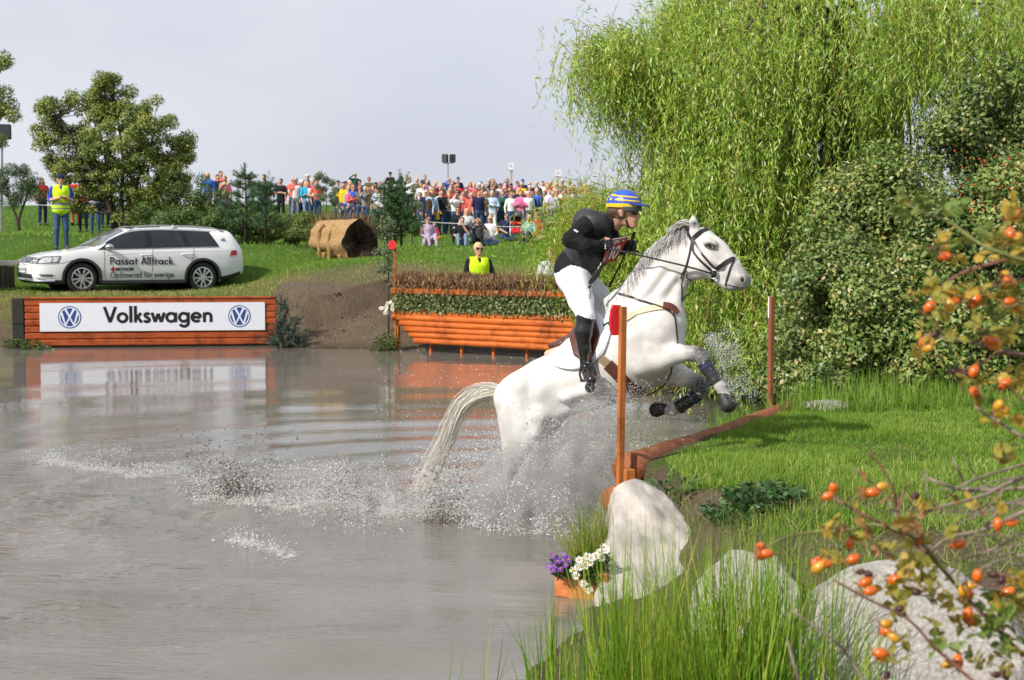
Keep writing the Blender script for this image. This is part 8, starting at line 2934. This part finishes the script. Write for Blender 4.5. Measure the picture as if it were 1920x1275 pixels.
for k, (a, c) in enumerate([((520, 650), (528, 556)), ((530, 648), (535, 580)), ((525, 640), (548, 600)), ((540, 650), (560, 598)), ((535, 650), (572, 618)), ((528, 655), (556, 640)), ((520, 600), (514, 640)), ((535, 600), (545, 640)), ((522, 650), (508, 636)), ((540, 620), (568, 640)), ((527, 580), (538, 565))]):
 A, B = W(*a, 28.3 + g.uniform(-.1, .15)), W(*c, 28.2 + g.uniform(-.15, .25))
 mb = MB()
 mb.tube([A, (A + B) / 2 + (0, 0, .04), B], [.016, .011, .005], 5)
 mb.build('branch', barkm, t)
 for _ in range(16):
  u = g.random()
  p = A + (B - A) * u
  q = p + unit(B - A) * .12 + g.normal(0, .10, 3)
  for _ in range(34):
   v = g.random()
   Pn.append(p + (q - p) * v)
   Dn.append(unit(q - p) * .7 + g.normal(0, .6, 3))
n = len(Pn)
leaves('needles', np.array(Pn), np.array(Dn), g.uniform(.03, .06, n), .012, leafmat('spruce_needle', [(.025, .055, .040), (.05, .09, .065), (.09, .14, .10)], trans=.08), t, seed=10)
# == rose branches in the right foreground
rose = thing('rose_bush', W(1935, 1240, 2.75) * (1, 1, 0) + (0, 0, .25), 'dog rose branches with orange hips and yellowing leaves along the right edge', 'rose bush')
stemA = M('rose_stem_grey', (.20, .155, .12), rough=.7, var=.3, scale=40)
stemB = M('rose_stem_green', (.16, .16, .05), rough=.6, var=.25, scale=40)
stemC = M('rose_stem_red', (.17, .075, .05), rough=.6, var=.25, scale=40)
g = np.random.default_rng(21)
YR = 2.75
stems = [  # material, radius m, pixel points
 (stemC, .0040, [(1960, 466), (1900, 484), (1818, 506), (1774, 531), (1752, 560), (1743, 572)], 2.7), (stemB, .0028, [(1960, 500), (1849, 463), (1784, 419), (1730, 398), (1696, 380)], 2.6),
 (stemC, .0035, [(1880, 660), (1848, 635), (1821, 588), (1818, 569)], 2.7), (stemA, .0040, [(1960, 674), (1920, 666), (1859, 651), (1809, 640), (1733, 627)], 2.75), (stemC, .0030, [(1930, 668), (1871, 663), (1845, 680), (1800, 696)], 2.7),
 (stemA, .0040, [(1960, 840), (1920, 820), (1865, 787), (1827, 763)], 2.65), (stemB, .003, [(1950, 560), (1905, 572), (1870, 578)], 2.7), (stemC, .003, [(1950, 520), (1890, 528), (1840, 540), (1790, 565)], 2.8),
 (stemB, .0035, [(1793, 1098), (1740, 1030), (1690, 995), (1629, 983), (1588, 996), (1532, 996), (1468, 1009), (1431, 1031)], 2.7), (stemC, .0045, [(1920, 1230), (1850, 1160), (1793, 1098), (1740, 1038), (1688, 1001), (1629, 971), (1560, 932)], 2.75),
 (stemC, .0035, [(1850, 1300), (1778, 1236), (1748, 1210), (1703, 1161), (1629, 1124), (1562, 1087)], 2.6), (stemA, .0045, [(1960, 912), (1920, 915), (1815, 919), (1760, 905), (1729, 890)], 2.85), (stemA, .0030, [(1815, 919), (1807, 904), (1795, 878), (1785, 856)], 2.85),
 (stemA, .0035, [(1960, 862), (1920, 871), (1867, 886), (1807, 908), (1770, 935)], 2.9), (stemA, .0045, [(1960, 880), (1886, 908), (1841, 930), (1755, 953), (1711, 975)], 2.8), (stemA, .0055, [(1970, 945), (1920, 960), (1841, 994), (1778, 1009), (1740, 1038)], 2.75),
 (stemC, .0032, [(1690, 1000), (1682, 960), (1676, 920), (1650, 870), (1625, 848)], 2.7), (stemC, .0028, [(1682, 960), (1694, 925), (1706, 905)], 2.7), (stemA, .0025, [(1688, 985), (1660, 930), (1615, 890), (1600, 878)], 2.75), (stemA, .0035, [(1629, 1290), (1591, 1232), (1562, 1199), (1483, 1143)], 2.5),
 (stemA, .0030, [(1502, 1290), (1487, 1240), (1476, 1199)], 2.45), (stemA, .0025, [(1841, 994), (1870, 960), (1900, 940), (1940, 930)], 2.8), (stemA, .0025, [(1900, 1010), (1850, 1035), (1810, 1050), (1780, 1080)], 2.85), (stemA, .0025, [(1960, 1030), (1900, 1045), (1850, 1060), (1800, 1100)], 2.8),
 (stemA, .0022, [(1755, 953), (1740, 925), (1735, 880)], 2.8), (stemA, .0022, [(1886, 908), (1870, 935), (1840, 960), (1790, 985)], 2.85), (stemB, .0028, [(1793, 1098), (1800, 1060), (1815, 1020), (1840, 990)], 2.65), (stemC, .003, [(1960, 760), (1925, 755), (1895, 730), (1880, 718)], 2.65)]
for k in range(16):     # bare tangle behind
 y0 = g.uniform(880, 1070)
 stems.append((stemA, .0018, [(1960, y0 + g.normal(0, 25)), (1900, y0 + g.normal(0, 18)), (1850, y0 + g.normal(0, 22)), (1790 + g.uniform(-40, 40), y0 + g.normal(0, 30))], 2.95 + g.uniform(-.1, .2)))
for m_, r_, pts, Y in stems:
 P = spline([W(x, y, Y + g.normal(0, .025)) for x, y in pts], 16)
 mb = MB()
 mb.tube(P, np.linspace(r_, r_ * .55, 16), 7, jitter=.08)
 for _ in range(5):      # thorns
  i = int(g.integers(1, 15))
  d = unit(g.normal(size=3)) * .010
  mb.tube([P[i], P[i] + d], [r_ * .7, .0003], 4)
 mb.build('stem', m_, rose, smooth=True)
hipO = M('hip_orange', (.60, .115, .008), rough=.25, spec=.5, var=.22, scale=40, coat=.3)
hipY = M('hip_yellow', (.55, .27, .015), rough=.28, spec=.5, var=.25, scale=40, coat=.3)
hipG = M('hip_green', (.26, .23, .02), rough=.35, spec=.45, var=.25, scale=40, coat=.2)
hipD = M('hip_dark', (.055, .016, .018), rough=.5, var=.4, scale=50)
sep = M('hip_sepal', (.22, .10, .035), rough=.7, var=.3, scale=40)
def hip_mesh():
 mb = MB()
 prof = [(-.0125, .0012), (-.0115, .0038), (-.008, .0070), (-.002, .0088), (.004, .0085), (.009, .0060), (.0118, .0030), (.0125, .0014)]
 n = 14
 V = [(r_ * math.cos(2 * math.pi * k / n), r_ * math.sin(2 * math.pi * k / n), z) for z, r_ in prof for k in range(n)]
 F = [(i * n + k, i * n + (k + 1) % n, (i + 1) * n + (k + 1) % n, (i + 1) * n + k) for i in range(len(prof) - 1) for k in range(n)]
 F += [tuple(reversed(range(n))), tuple(range((len(prof) - 1) * n, len(prof) * n))]
 mb.add(V, F)
 for k in range(5):
  a = 2 * math.pi * k / 5
  d = np.array([math.cos(a), math.sin(a), 0])
  e = np.array([-math.sin(a), math.cos(a), 0])
  mb.add([d * .001 + e * .002 + (0, 0, .0122), d * .001 - e * .002 + (0, 0, .0122), d * .010 + (0, 0, .0165), d * .012 + (0, 0, .0205)], [(0, 1, 2), (0, 2, 3)], 1)
 mb.tube([(0, 0, -.0125), (0, .001, -.024)], [.0012, .0009], 5, mi=1)
 return mb
proto = {}
for nm, m_ in (('o', hipO), ('y', hipY), ('g', hipG), ('d', hipD)):
 me = hip_mesh().mesh('rose_hip', True)
 me.materials.append(m_)
 me.materials.append(sep)
 proto[nm] = me
HIPS = [(1771, 481, 'o'), (1774, 466, 'y'), (1752, 468, 'd'), (1889, 524, 'o'), (1884, 516, 'y'), (1892, 533, 'o'), (1743, 575, 'o'), (1788, 564, 'o'), (1781, 572, 'y'), (1819, 551, 'y'), (1828, 564, 'o'), (1893, 565, 'o'), (1906, 575, 'o'), (1734, 640, 'o'), (1739, 653, 'y'),
  (1859, 639, 'o'), (1866, 647, 'y'), (1873, 626, 'g'), (1790, 695, 'd'), (1798, 702, 'd'), (1808, 704, 'd'), (1826, 696, 'o'), (1756, 626, 'd'), (1884, 720, 'o'), (1827, 735, 'o'), (1835, 747, 'g'), (1872, 760, 'y'), (1879, 771, 'y'), (1868, 778, 'd'), (1904, 453, 'y'), (1894, 437, 'o'), (1905, 447, 'y'),
  (1563, 915, 'o'), (1552, 930, 'o'), (1636, 923, 'o'), (1654, 912, 'y'), (1426, 1025, 'o'), (1428, 1041, 'o'), (1438, 1038, 'o'), (1593, 1018, 'o'), (1610, 1005, 'g'), (1530, 1053, 'o'), (1534, 1064, 'y'), (1547, 1057, 'o'), (1600, 1048, 'o'), (1623, 1091, 'o'), (1632, 1108, 'o'), (1678, 1087, 'o'), (1871, 983, 'o'),
  (1897, 980, 'o'), (1797, 1020, 'o'), (1727, 1012, 'o'), (1737, 1012, 'g'), (1817, 1112, 'o'), (1819, 1098, 'y'), (1805, 1108, 'y'), (1832, 1080, 'o'), (1819, 1163, 'o'), (1814, 1151, 'o'), (1661, 1185, 'o'), (1662, 1169, 'y'), (1675, 1194, 'y'), (1699, 1210, 'g'), (1651, 1225, 'o'), (1657, 1234, 'y'), (1796, 1241, 'o'),
  (1778, 1245, 'y'), (1716, 930, 'd'), (1728, 1086, 'd'), (1718, 1110, 'd'), (1706, 1109, 'd'), (1614, 1072, 'd'), (1628, 1076, 'd'), (1863, 1077, 'd'), (1878, 1087, 'd'), (1886, 1266, 'd'), (1868, 1265, 'd'), (1663, 1266, 'd'), (1889, 1111, 'o'), (1882, 861, 'g'), (1872, 845, 'y'), (1686, 1142, 'd'), (1690, 1150, 'd'), (1900, 403, 'o'), (1880, 845, 'g')]
for x, y, c in HIPS:
 o = bpy.data.objects.new('rose_hip', proto[c])
 COL.objects.link(o)
 o.parent = rose
 o.matrix_parent_inverse = Matrix.Translation(-rose.location)
 o.location = W(x, y, 2.68 + g.normal(0, .03))
 d = Vector((-.6 + g.normal(0, .5), g.normal(0, .4), -.25 + g.normal(0, .45)))
 o.rotation_euler = d.to_track_quat('Z', 'Y').to_euler()
 s_ = g.uniform(.9, 1.2) * (.75 if c == 'd' else 1)
 o.scale = (s_, s_, s_)
def leaf_mesh(k):
 """a rose leaf: five to seven oval leaflets on a stalk"""
 gg = np.random.default_rng(300 + k)
 mb = MB()
 n = 3 if k % 2 else 2
 L_ = .055
 mb.tube([(0, 0, 0), (0, L_ * .5, .004), (0, L_, 0)], [.0010, .0008, .0006], 4)
 spots = [((0, L_, 0), (0, 1, 0), 1.15)]
 for i in range(n):
  y = L_ * (.35 + .5 * i / n)
  for s_ in (-1, 1):
   spots.append(((0, y, .001), (s_ * .8, .55, gg.normal(0, .15)), 1.0))
 for p, d, s_ in spots:
  p, d = np.array(p, float), unit(d)
  nrm = unit(np.array([gg.normal(0, .35), gg.normal(0, .35), 1]))
  sd_ = unit(np.cross(d, nrm))
  nrm = np.cross(sd_, d)
  ll, ww = .027 * s_ * gg.uniform(.85, 1.15), .0088 * s_ * gg.uniform(.85, 1.15)
  V, F = [], []
  prof = [(0, .05), (.15, .6), (.4, 1), (.65, .92), (.85, .5), (1, .05)]
  for u, w_ in prof:
   c = p + d * ll * u + nrm * (-.006 * u * u + .001)
   V += [c - sd_ * ww * w_ + nrm * .002 * w_, c, c + sd_ * ww * w_ + nrm * .002 * w_]
  for i in range(len(prof) - 1):
   a = i * 3
   F += [(a, a + 1, a + 4, a + 3), (a + 1, a + 2, a + 5, a + 4)]
  mb.add(V, F)
 return mb.mesh('rose_leaf', True)
def rleaf_mat(name, c1, c2):
 m = M(name, c1, rough=.5, col2=c2, scale=70, spec=.35)
 n = m.node_tree.nodes
 L = m.node_tree.links
 b = n['Principled BSDF']
 if 'tr' not in n:
  tr = n.new('ShaderNodeBsdfTranslucent')
  tr.name = 'tr'
  ms = n.new('ShaderNodeMixShader')
  ms.inputs[0].default_value = .35
  L.new(b.inputs['Base Color'].links[0].from_socket, tr.inputs['Color'])
  L.new(b.outputs[0], ms.inputs[1])
  L.new(tr.outputs[0], ms.inputs[2])
  L.new(ms.outputs[0], n['Material Output'].inputs['Surface'])
 return m
lm = [rleaf_mat('rose_leaf_yellow', (.36, .25, .03), (.52, .36, .06)), rleaf_mat('rose_leaf_olive', (.22, .22, .03), (.36, .31, .06)), rleaf_mat('rose_leaf_green', (.12, .20, .035), (.20, .27, .06)), rleaf_mat('rose_leaf_brown', (.26, .13, .04), (.38, .22, .07))]
lmesh = {}
for k in range(4):
 for j, m_ in enumerate(lm):
  me = leaf_mesh(k)
  me.materials.append(m_)
  lmesh[(k, j)] = me
LEAFG = [  # px, py, rx, ry, count, palette
 (1710, 385, 26, 14, 4, (2, 2, 1)), (1720, 402, 24, 10, 4, (2, 2)), (1768, 398, 14, 8, 3, (2, 1)), (1760, 470, 20, 20, 6, (1, 0, 2)), (1840, 470, 40, 30, 10, (1, 0, 2)), (1890, 480, 30, 40, 10, (1, 0)), (1900, 420, 20, 30, 6, (1, 0)), (1735, 560, 18, 16, 6, (1, 0)), (1800, 555, 30, 14, 6, (1, 0)),
 (1860, 545, 30, 30, 10, (1, 0)), (1845, 590, 24, 16, 5, (2, 1)), (1725, 645, 14, 18, 5, (1, 0)), (1765, 615, 20, 10, 3, (1,)), (1885, 640, 25, 20, 5, (1, 0)), (1820, 720, 18, 14, 4, (1, 0)), (1890, 720, 25, 22, 9, (0, 1)), (1880, 780, 22, 18, 5, (0, 2)), (1900, 600, 20, 40, 7, (1, 0)),
 (1870, 845, 18, 14, 4, (1, 0)), (1660, 1000, 50, 26, 9, (0, 1, 3)), (1700, 1030, 60, 22, 10, (1, 1, 0)), (1740, 950, 20, 10, 3, (0,)), (1640, 960, 30, 16, 4, (0, 3)), (1540, 985, 20, 14, 3, (1, 0)), (1750, 1110, 50, 40, 14, (0, 1)), (1690, 1100, 40, 30, 6, (0, 1)), (1800, 1140, 40, 35, 10, (1, 0)),
 (1870, 1190, 50, 50, 26, (1, 2, 2)), (1890, 1130, 30, 35, 12, (0, 2, 1)), (1880, 1250, 45, 30, 16, (0, 2, 1)), (1780, 1215, 40, 30, 8, (1, 2)), (1650, 1230, 25, 16, 3, (1,)), (1590, 1060, 40, 30, 3, (1, 0)), (1850, 960, 40, 30, 4, (0, 3)), (1700, 1180, 50, 40, 4, (1,))]
for px, py, rx, ry, n, pal in LEAFG:
 for _ in range(n):
  o = bpy.data.objects.new('leaf', lmesh[(int(g.integers(4)), int(g.choice(pal)))])
  COL.objects.link(o)
  o.parent = rose
  o.matrix_parent_inverse = Matrix.Translation(-rose.location)
  o.location = W(px + g.normal(0, .55) * rx, py + g.normal(0, .55) * ry, 2.7 + g.normal(0, .06))
  o.rotation_euler = (g.normal(.5, .7), g.normal(0, .7), g.uniform(-math.pi, math.pi))
  s_ = g.uniform(.5, .85)
  o.scale = (s_, s_, s_)
# == splash
def droplets(name, P, size, mat, label, stretch=None):
 """one object: a drop on every point, through geometry nodes"""
 me = bpy.data.meshes.new(name)
 me.vertices.add(len(P))
 me.vertices.foreach_set('co', np.asarray(P, np.float32).ravel())
 a = me.attributes.new('size', 'FLOAT_VECTOR', 'POINT')
 sz = np.asarray(size, np.float32)[:, None] * (np.ones((len(P), 3), np.float32) if stretch is None else stretch)
 a.data.foreach_set('vector', sz.astype(np.float32).ravel())
 a = me.attributes.new('turn', 'FLOAT_VECTOR', 'POINT')
 a.data.foreach_set('vector', rng.uniform(0, 6.28, (len(P), 3)).astype(np.float32).ravel())
 o = link(name, me, mat)
 ng = bpy.data.node_groups.new(name, 'GeometryNodeTree')
 ng.interface.new_socket('Geometry', in_out='INPUT', socket_type='NodeSocketGeometry')
 ng.interface.new_socket('Geometry', in_out='OUTPUT', socket_type='NodeSocketGeometry')
 i_ = ng.nodes.new('NodeGroupInput')
 o_ = ng.nodes.new('NodeGroupOutput')
 ico = ng.nodes.new('GeometryNodeMeshIcoSphere')
 ico.inputs['Radius'].default_value = 1
 ico.inputs['Subdivisions'].default_value = 1
 sm = ng.nodes.new('GeometryNodeSetMaterial')
 sm.inputs['Material'].default_value = mat
 sh_ = ng.nodes.new('GeometryNodeSetShadeSmooth')
 inst = ng.nodes.new('GeometryNodeInstanceOnPoints')
 n1 = ng.nodes.new('GeometryNodeInputNamedAttribute')
 n1.data_type = 'FLOAT_VECTOR'
 n1.inputs['Name'].default_value = 'size'
 n2 = ng.nodes.new('GeometryNodeInputNamedAttribute')
 n2.data_type = 'FLOAT_VECTOR'
 n2.inputs['Name'].default_value = 'turn'
 e2r = ng.nodes.new('FunctionNodeEulerToRotation')
 L = ng.links
 L.new(i_.outputs[0], inst.inputs['Points'])
 L.new(ico.outputs['Mesh'], sh_.inputs['Geometry'])
 L.new(sh_.outputs['Geometry'], sm.inputs['Geometry'])
 L.new(sm.outputs['Geometry'], inst.inputs['Instance'])
 L.new(n1.outputs['Attribute'], inst.inputs['Scale'])
 L.new(n2.outputs['Attribute'], e2r.inputs['Euler'])
 L.new(e2r.outputs['Rotation'], inst.inputs['Rotation'])
 L.new(inst.outputs['Instances'], o_.inputs[0])
 md = o.modifiers.new('drops', 'NODES')
 md.node_group = ng
 return tag(o, label, 'splash', kind='stuff')
def drop_mat(name, col, trans):
 m = bpy.data.materials.new(name)
 m.use_nodes = True
 b = m.node_tree.nodes['Principled BSDF']
 b.inputs['Base Color'].default_value = (*col, 1)
 b.inputs['Roughness'].default_value = .12
 b.inputs['IOR'].default_value = 1.33
 b.inputs['Transmission Weight'].default_value = trans
 b.inputs['Specular IOR Level'].default_value = .7
 return m
clear = drop_mat('water_drop', (.86, .86, .86), .3)
clear2 = drop_mat('water_drop_big', (.80, .80, .79), .42)
mudd = drop_mat('mud_drop', (.13, .105, .078), .0)
g = np.random.default_rng(55)
def plume(base0, base1, n, hgt, spread, drift=0.0, power=1.6, depth=.25, Yfix=None):
 """drops thrown up from a line on the water (pixels); hgt in metres"""
 u = g.random(n)
 A, B = (WZ(*base0, 0), WZ(*base1, 0)) if Yfix is None else (W(*base0, Yfix), W(*base1, Yfix))
 c = A + (B - A) * u[:, None]
 th = g.random(n) * 2 * math.pi
 h_ = hgt * g.random(n) ** power
 r_ = spread * g.random(n) ** .7 * (.25 + h_ / max(hgt, 1e-6))
 P = c + np.stack([np.cos(th) * r_ + drift * h_, np.sin(th) * r_ * .7 + g.normal(0, depth, n) * .4, h_], 1)
 k = vnoise(P[:, 0] * 9 + 3, P[:, 2] * 7 + P[:, 1] * 5, 6)
 keep = g.random(n) < np.clip(k * 2.1 - .35, .05, 1)
 return P[keep]
def size(n, lo, hi, p=3.0):
 return lo + (hi - lo) * g.random(n) ** p
P = np.concatenate([plume((985, 985), (1150, 985), 140000, 1.0, .36, .10, 1.8, .3), plume((930, 975), (1010, 980), 22000, .75, .22, -.05, 2.0, .2), plume((560, 950), (1160, 992), 70000, .36, .25, 0, 1.8, .35)])
droplets('fine_spray', P, size(len(P), .0007, .0028, 4), clear, 'fine white spray thrown up behind the horse')
P = np.concatenate([plume((925, 972), (1000, 978), 5000, .6, .3, -.1, 1.5), plume((800, 962), (880, 972), 6500, .50, .26, .0, 2.0), plume((560, 945), (900, 968), 12000, .34, .3, 0, 2.6), plume((370, 930), (560, 945), 9000, .34, .3, 0, 2.6),
     plume((360, 925), (700, 1000), 4500, .12, .5, 0, 2), plume((430, 1012), (545, 1045), 2000, .09, .16, 0, 1.8), plume((860, 985), (1080, 1000), 9000, .35, .3, 0, 2.2), plume((985, 985), (1130, 985), 6000, .85, .4, .1, 1.6)])
droplets('splash_drops', P, size(len(P), .0007, .0054, 5.0), clear2, 'larger water drops along the churned track', np.stack([np.ones(len(P)), np.ones(len(P)), 1 + 1.8 * g.random(len(P)) ** 2], 1))
P = np.concatenate([plume((80, 868), (250, 895), 4600, .10, .12, 0, 1.8), plume((240, 895), (345, 888), 3600, .11, .12, 0, 1.8), plume((345, 890), (400, 925), 1800, .08, .12, 0, 1.8), plume((40, 855), (240, 850), 2200, .07, .10, 0, 1.6)])
droplets('wake_drops', P, size(len(P), .0007, .0048, 4.0), clear2, 'low splash of the wake at the far left', np.stack([np.ones(len(P)), np.ones(len(P)), 1 + g.random(len(P))], 1))
P = np.concatenate([plume((365, 925), (515, 930), 6500, .50, .34, -.15, 3.2), plume((410, 928), (470, 930), 3200, .26, .16, 0, 2.0), plume((590, 935), (680, 940), 3200, .38, .28, .15, 2.8), plume((805, 972), (870, 975), 3400, .42, .2, .0, 2.4), plume((930, 960), (985, 970), 1400, .5, .2, .0, 2.0), plume((150, 862), (320, 880), 900, .10, .2, 0, 1.6)])
droplets('mud_splash', P, size(len(P), .0008, .0062, 3.4), mudd, 'dark muddy clods flung up from the hoof prints', np.stack([np.ones(len(P)), np.ones(len(P)), 1 + 2.2 * g.random(len(P)) ** 2], 1))
q = [elp(WZ(1060, 985, 0) + np.array([0, .05, .22]), (.40, .36, .40), .15), elp(WZ(970, 980, 0) + np.array([0, .05, .16]), (.34, .30, .34), .15), elp(WZ(1110, 985, 0) + np.array([.02, .1, .42]), (.26, .28, .48), .15)]
V_, F_, _t = sdf_body(q, .04)
mist = link('spray_mist', mesh_np('spray_mist', V_, F_))
mm = bpy.data.materials.new('mist')
mm.use_nodes = True
nn = mm.node_tree.nodes
nn.remove(nn['Principled BSDF'])
pv = nn.new('ShaderNodeVolumePrincipled')
pv.inputs['Color'].default_value = (.88, .87, .85, 1)
ge = nn.new('ShaderNodeNewGeometry')
nz = nn.new('ShaderNodeTexNoise')
nz.inputs['Scale'].default_value = 7
nz.inputs['Detail'].default_value = 4
mr_ = nn.new('ShaderNodeMapRange')
mr_.inputs[1].default_value = .40
mr_.inputs[2].default_value = .70
mr_.inputs[3].default_value = 0
mr_.inputs[4].default_value = 7.5
mm.node_tree.links.new(ge.outputs['Position'], nz.inputs['Vector'])
mm.node_tree.links.new(nz.outputs['Fac'], mr_.inputs[0])
mm.node_tree.links.new(mr_.outputs[0], pv.inputs['Density'])
mm.node_tree.links.new(pv.outputs[0], nn['Material Output'].inputs['Volume'])
mist.data.materials.append(mm)
tag(mist, 'soft white mist of fine spray around the hind legs', 'spray', kind='stuff')
n = 5200
u = g.random(n)
c0 = spline([HP(1318, 640, -.17), HP(1335, 660, -.17), HP(1352, 700, -.17), HP(1366, 745, -.17)], 50)
P = c0[(u * 49).astype(int)] + _h * (g.random(n) ** 1.6 * .22)[:, None] + g.normal(0, .03, (n, 3)) + np.array([0, 0, 1.0]) * (g.random(n) * .10 * (1 - u))[:, None]
kk = vnoise(P[:, 0] * 14, P[:, 2] * 14, 31)
P = P[g.random(n) < np.clip(kk * 2.4 - .5, .05, 1)]
droplets('hoof_spray', P, size(len(P), .0009, .0030, 2.8), clear, 'drops shed from the raised fore leg of the horse')
n = 2600
P = np.array([HP(g.uniform(700, 1330), 1000 - 330 * g.random() ** .9, g.uniform(-.5, .3)) for _ in range(n)])
P = P[P[:, 2] > .02]
droplets('stray_drops', P, size(len(P), .0012, .0042, 3), clear, 'stray water drops hanging in the air around the horse')
def clods(name, n, x0, x1, y0, y1, r0, r1, label, seed):
 P, g = scatter(n, x0, x1, y0, y1, lambda x, y, z, g: (pond_d(x, y)[0] > .02) & (mud_at(x, y, z) > .45) & in_view(x, y, z), seed)
 return droplets(name, P + (0, 0, .004), r0 + (r1 - r0) * g.random(len(P)) ** 4, M('clod', (.10, .070, .046), rough=.95, col2=(.21, .155, .108), scale=30, bump=.5), label, g.uniform(.6, 1.2, (len(P), 3)))
tag(clods('far_clods', 2200, -5.2, 1.0, 27.6, 31, .006, .04, 'loose earth clods on the muddy slope between board and brush fence', 201), None, 'soil')
tag(clods('near_clods', 4500, .2, 5, 5, 8.8, .002, .016, 'loose earth and pebbles on the bare near bank', 202), None, 'soil')
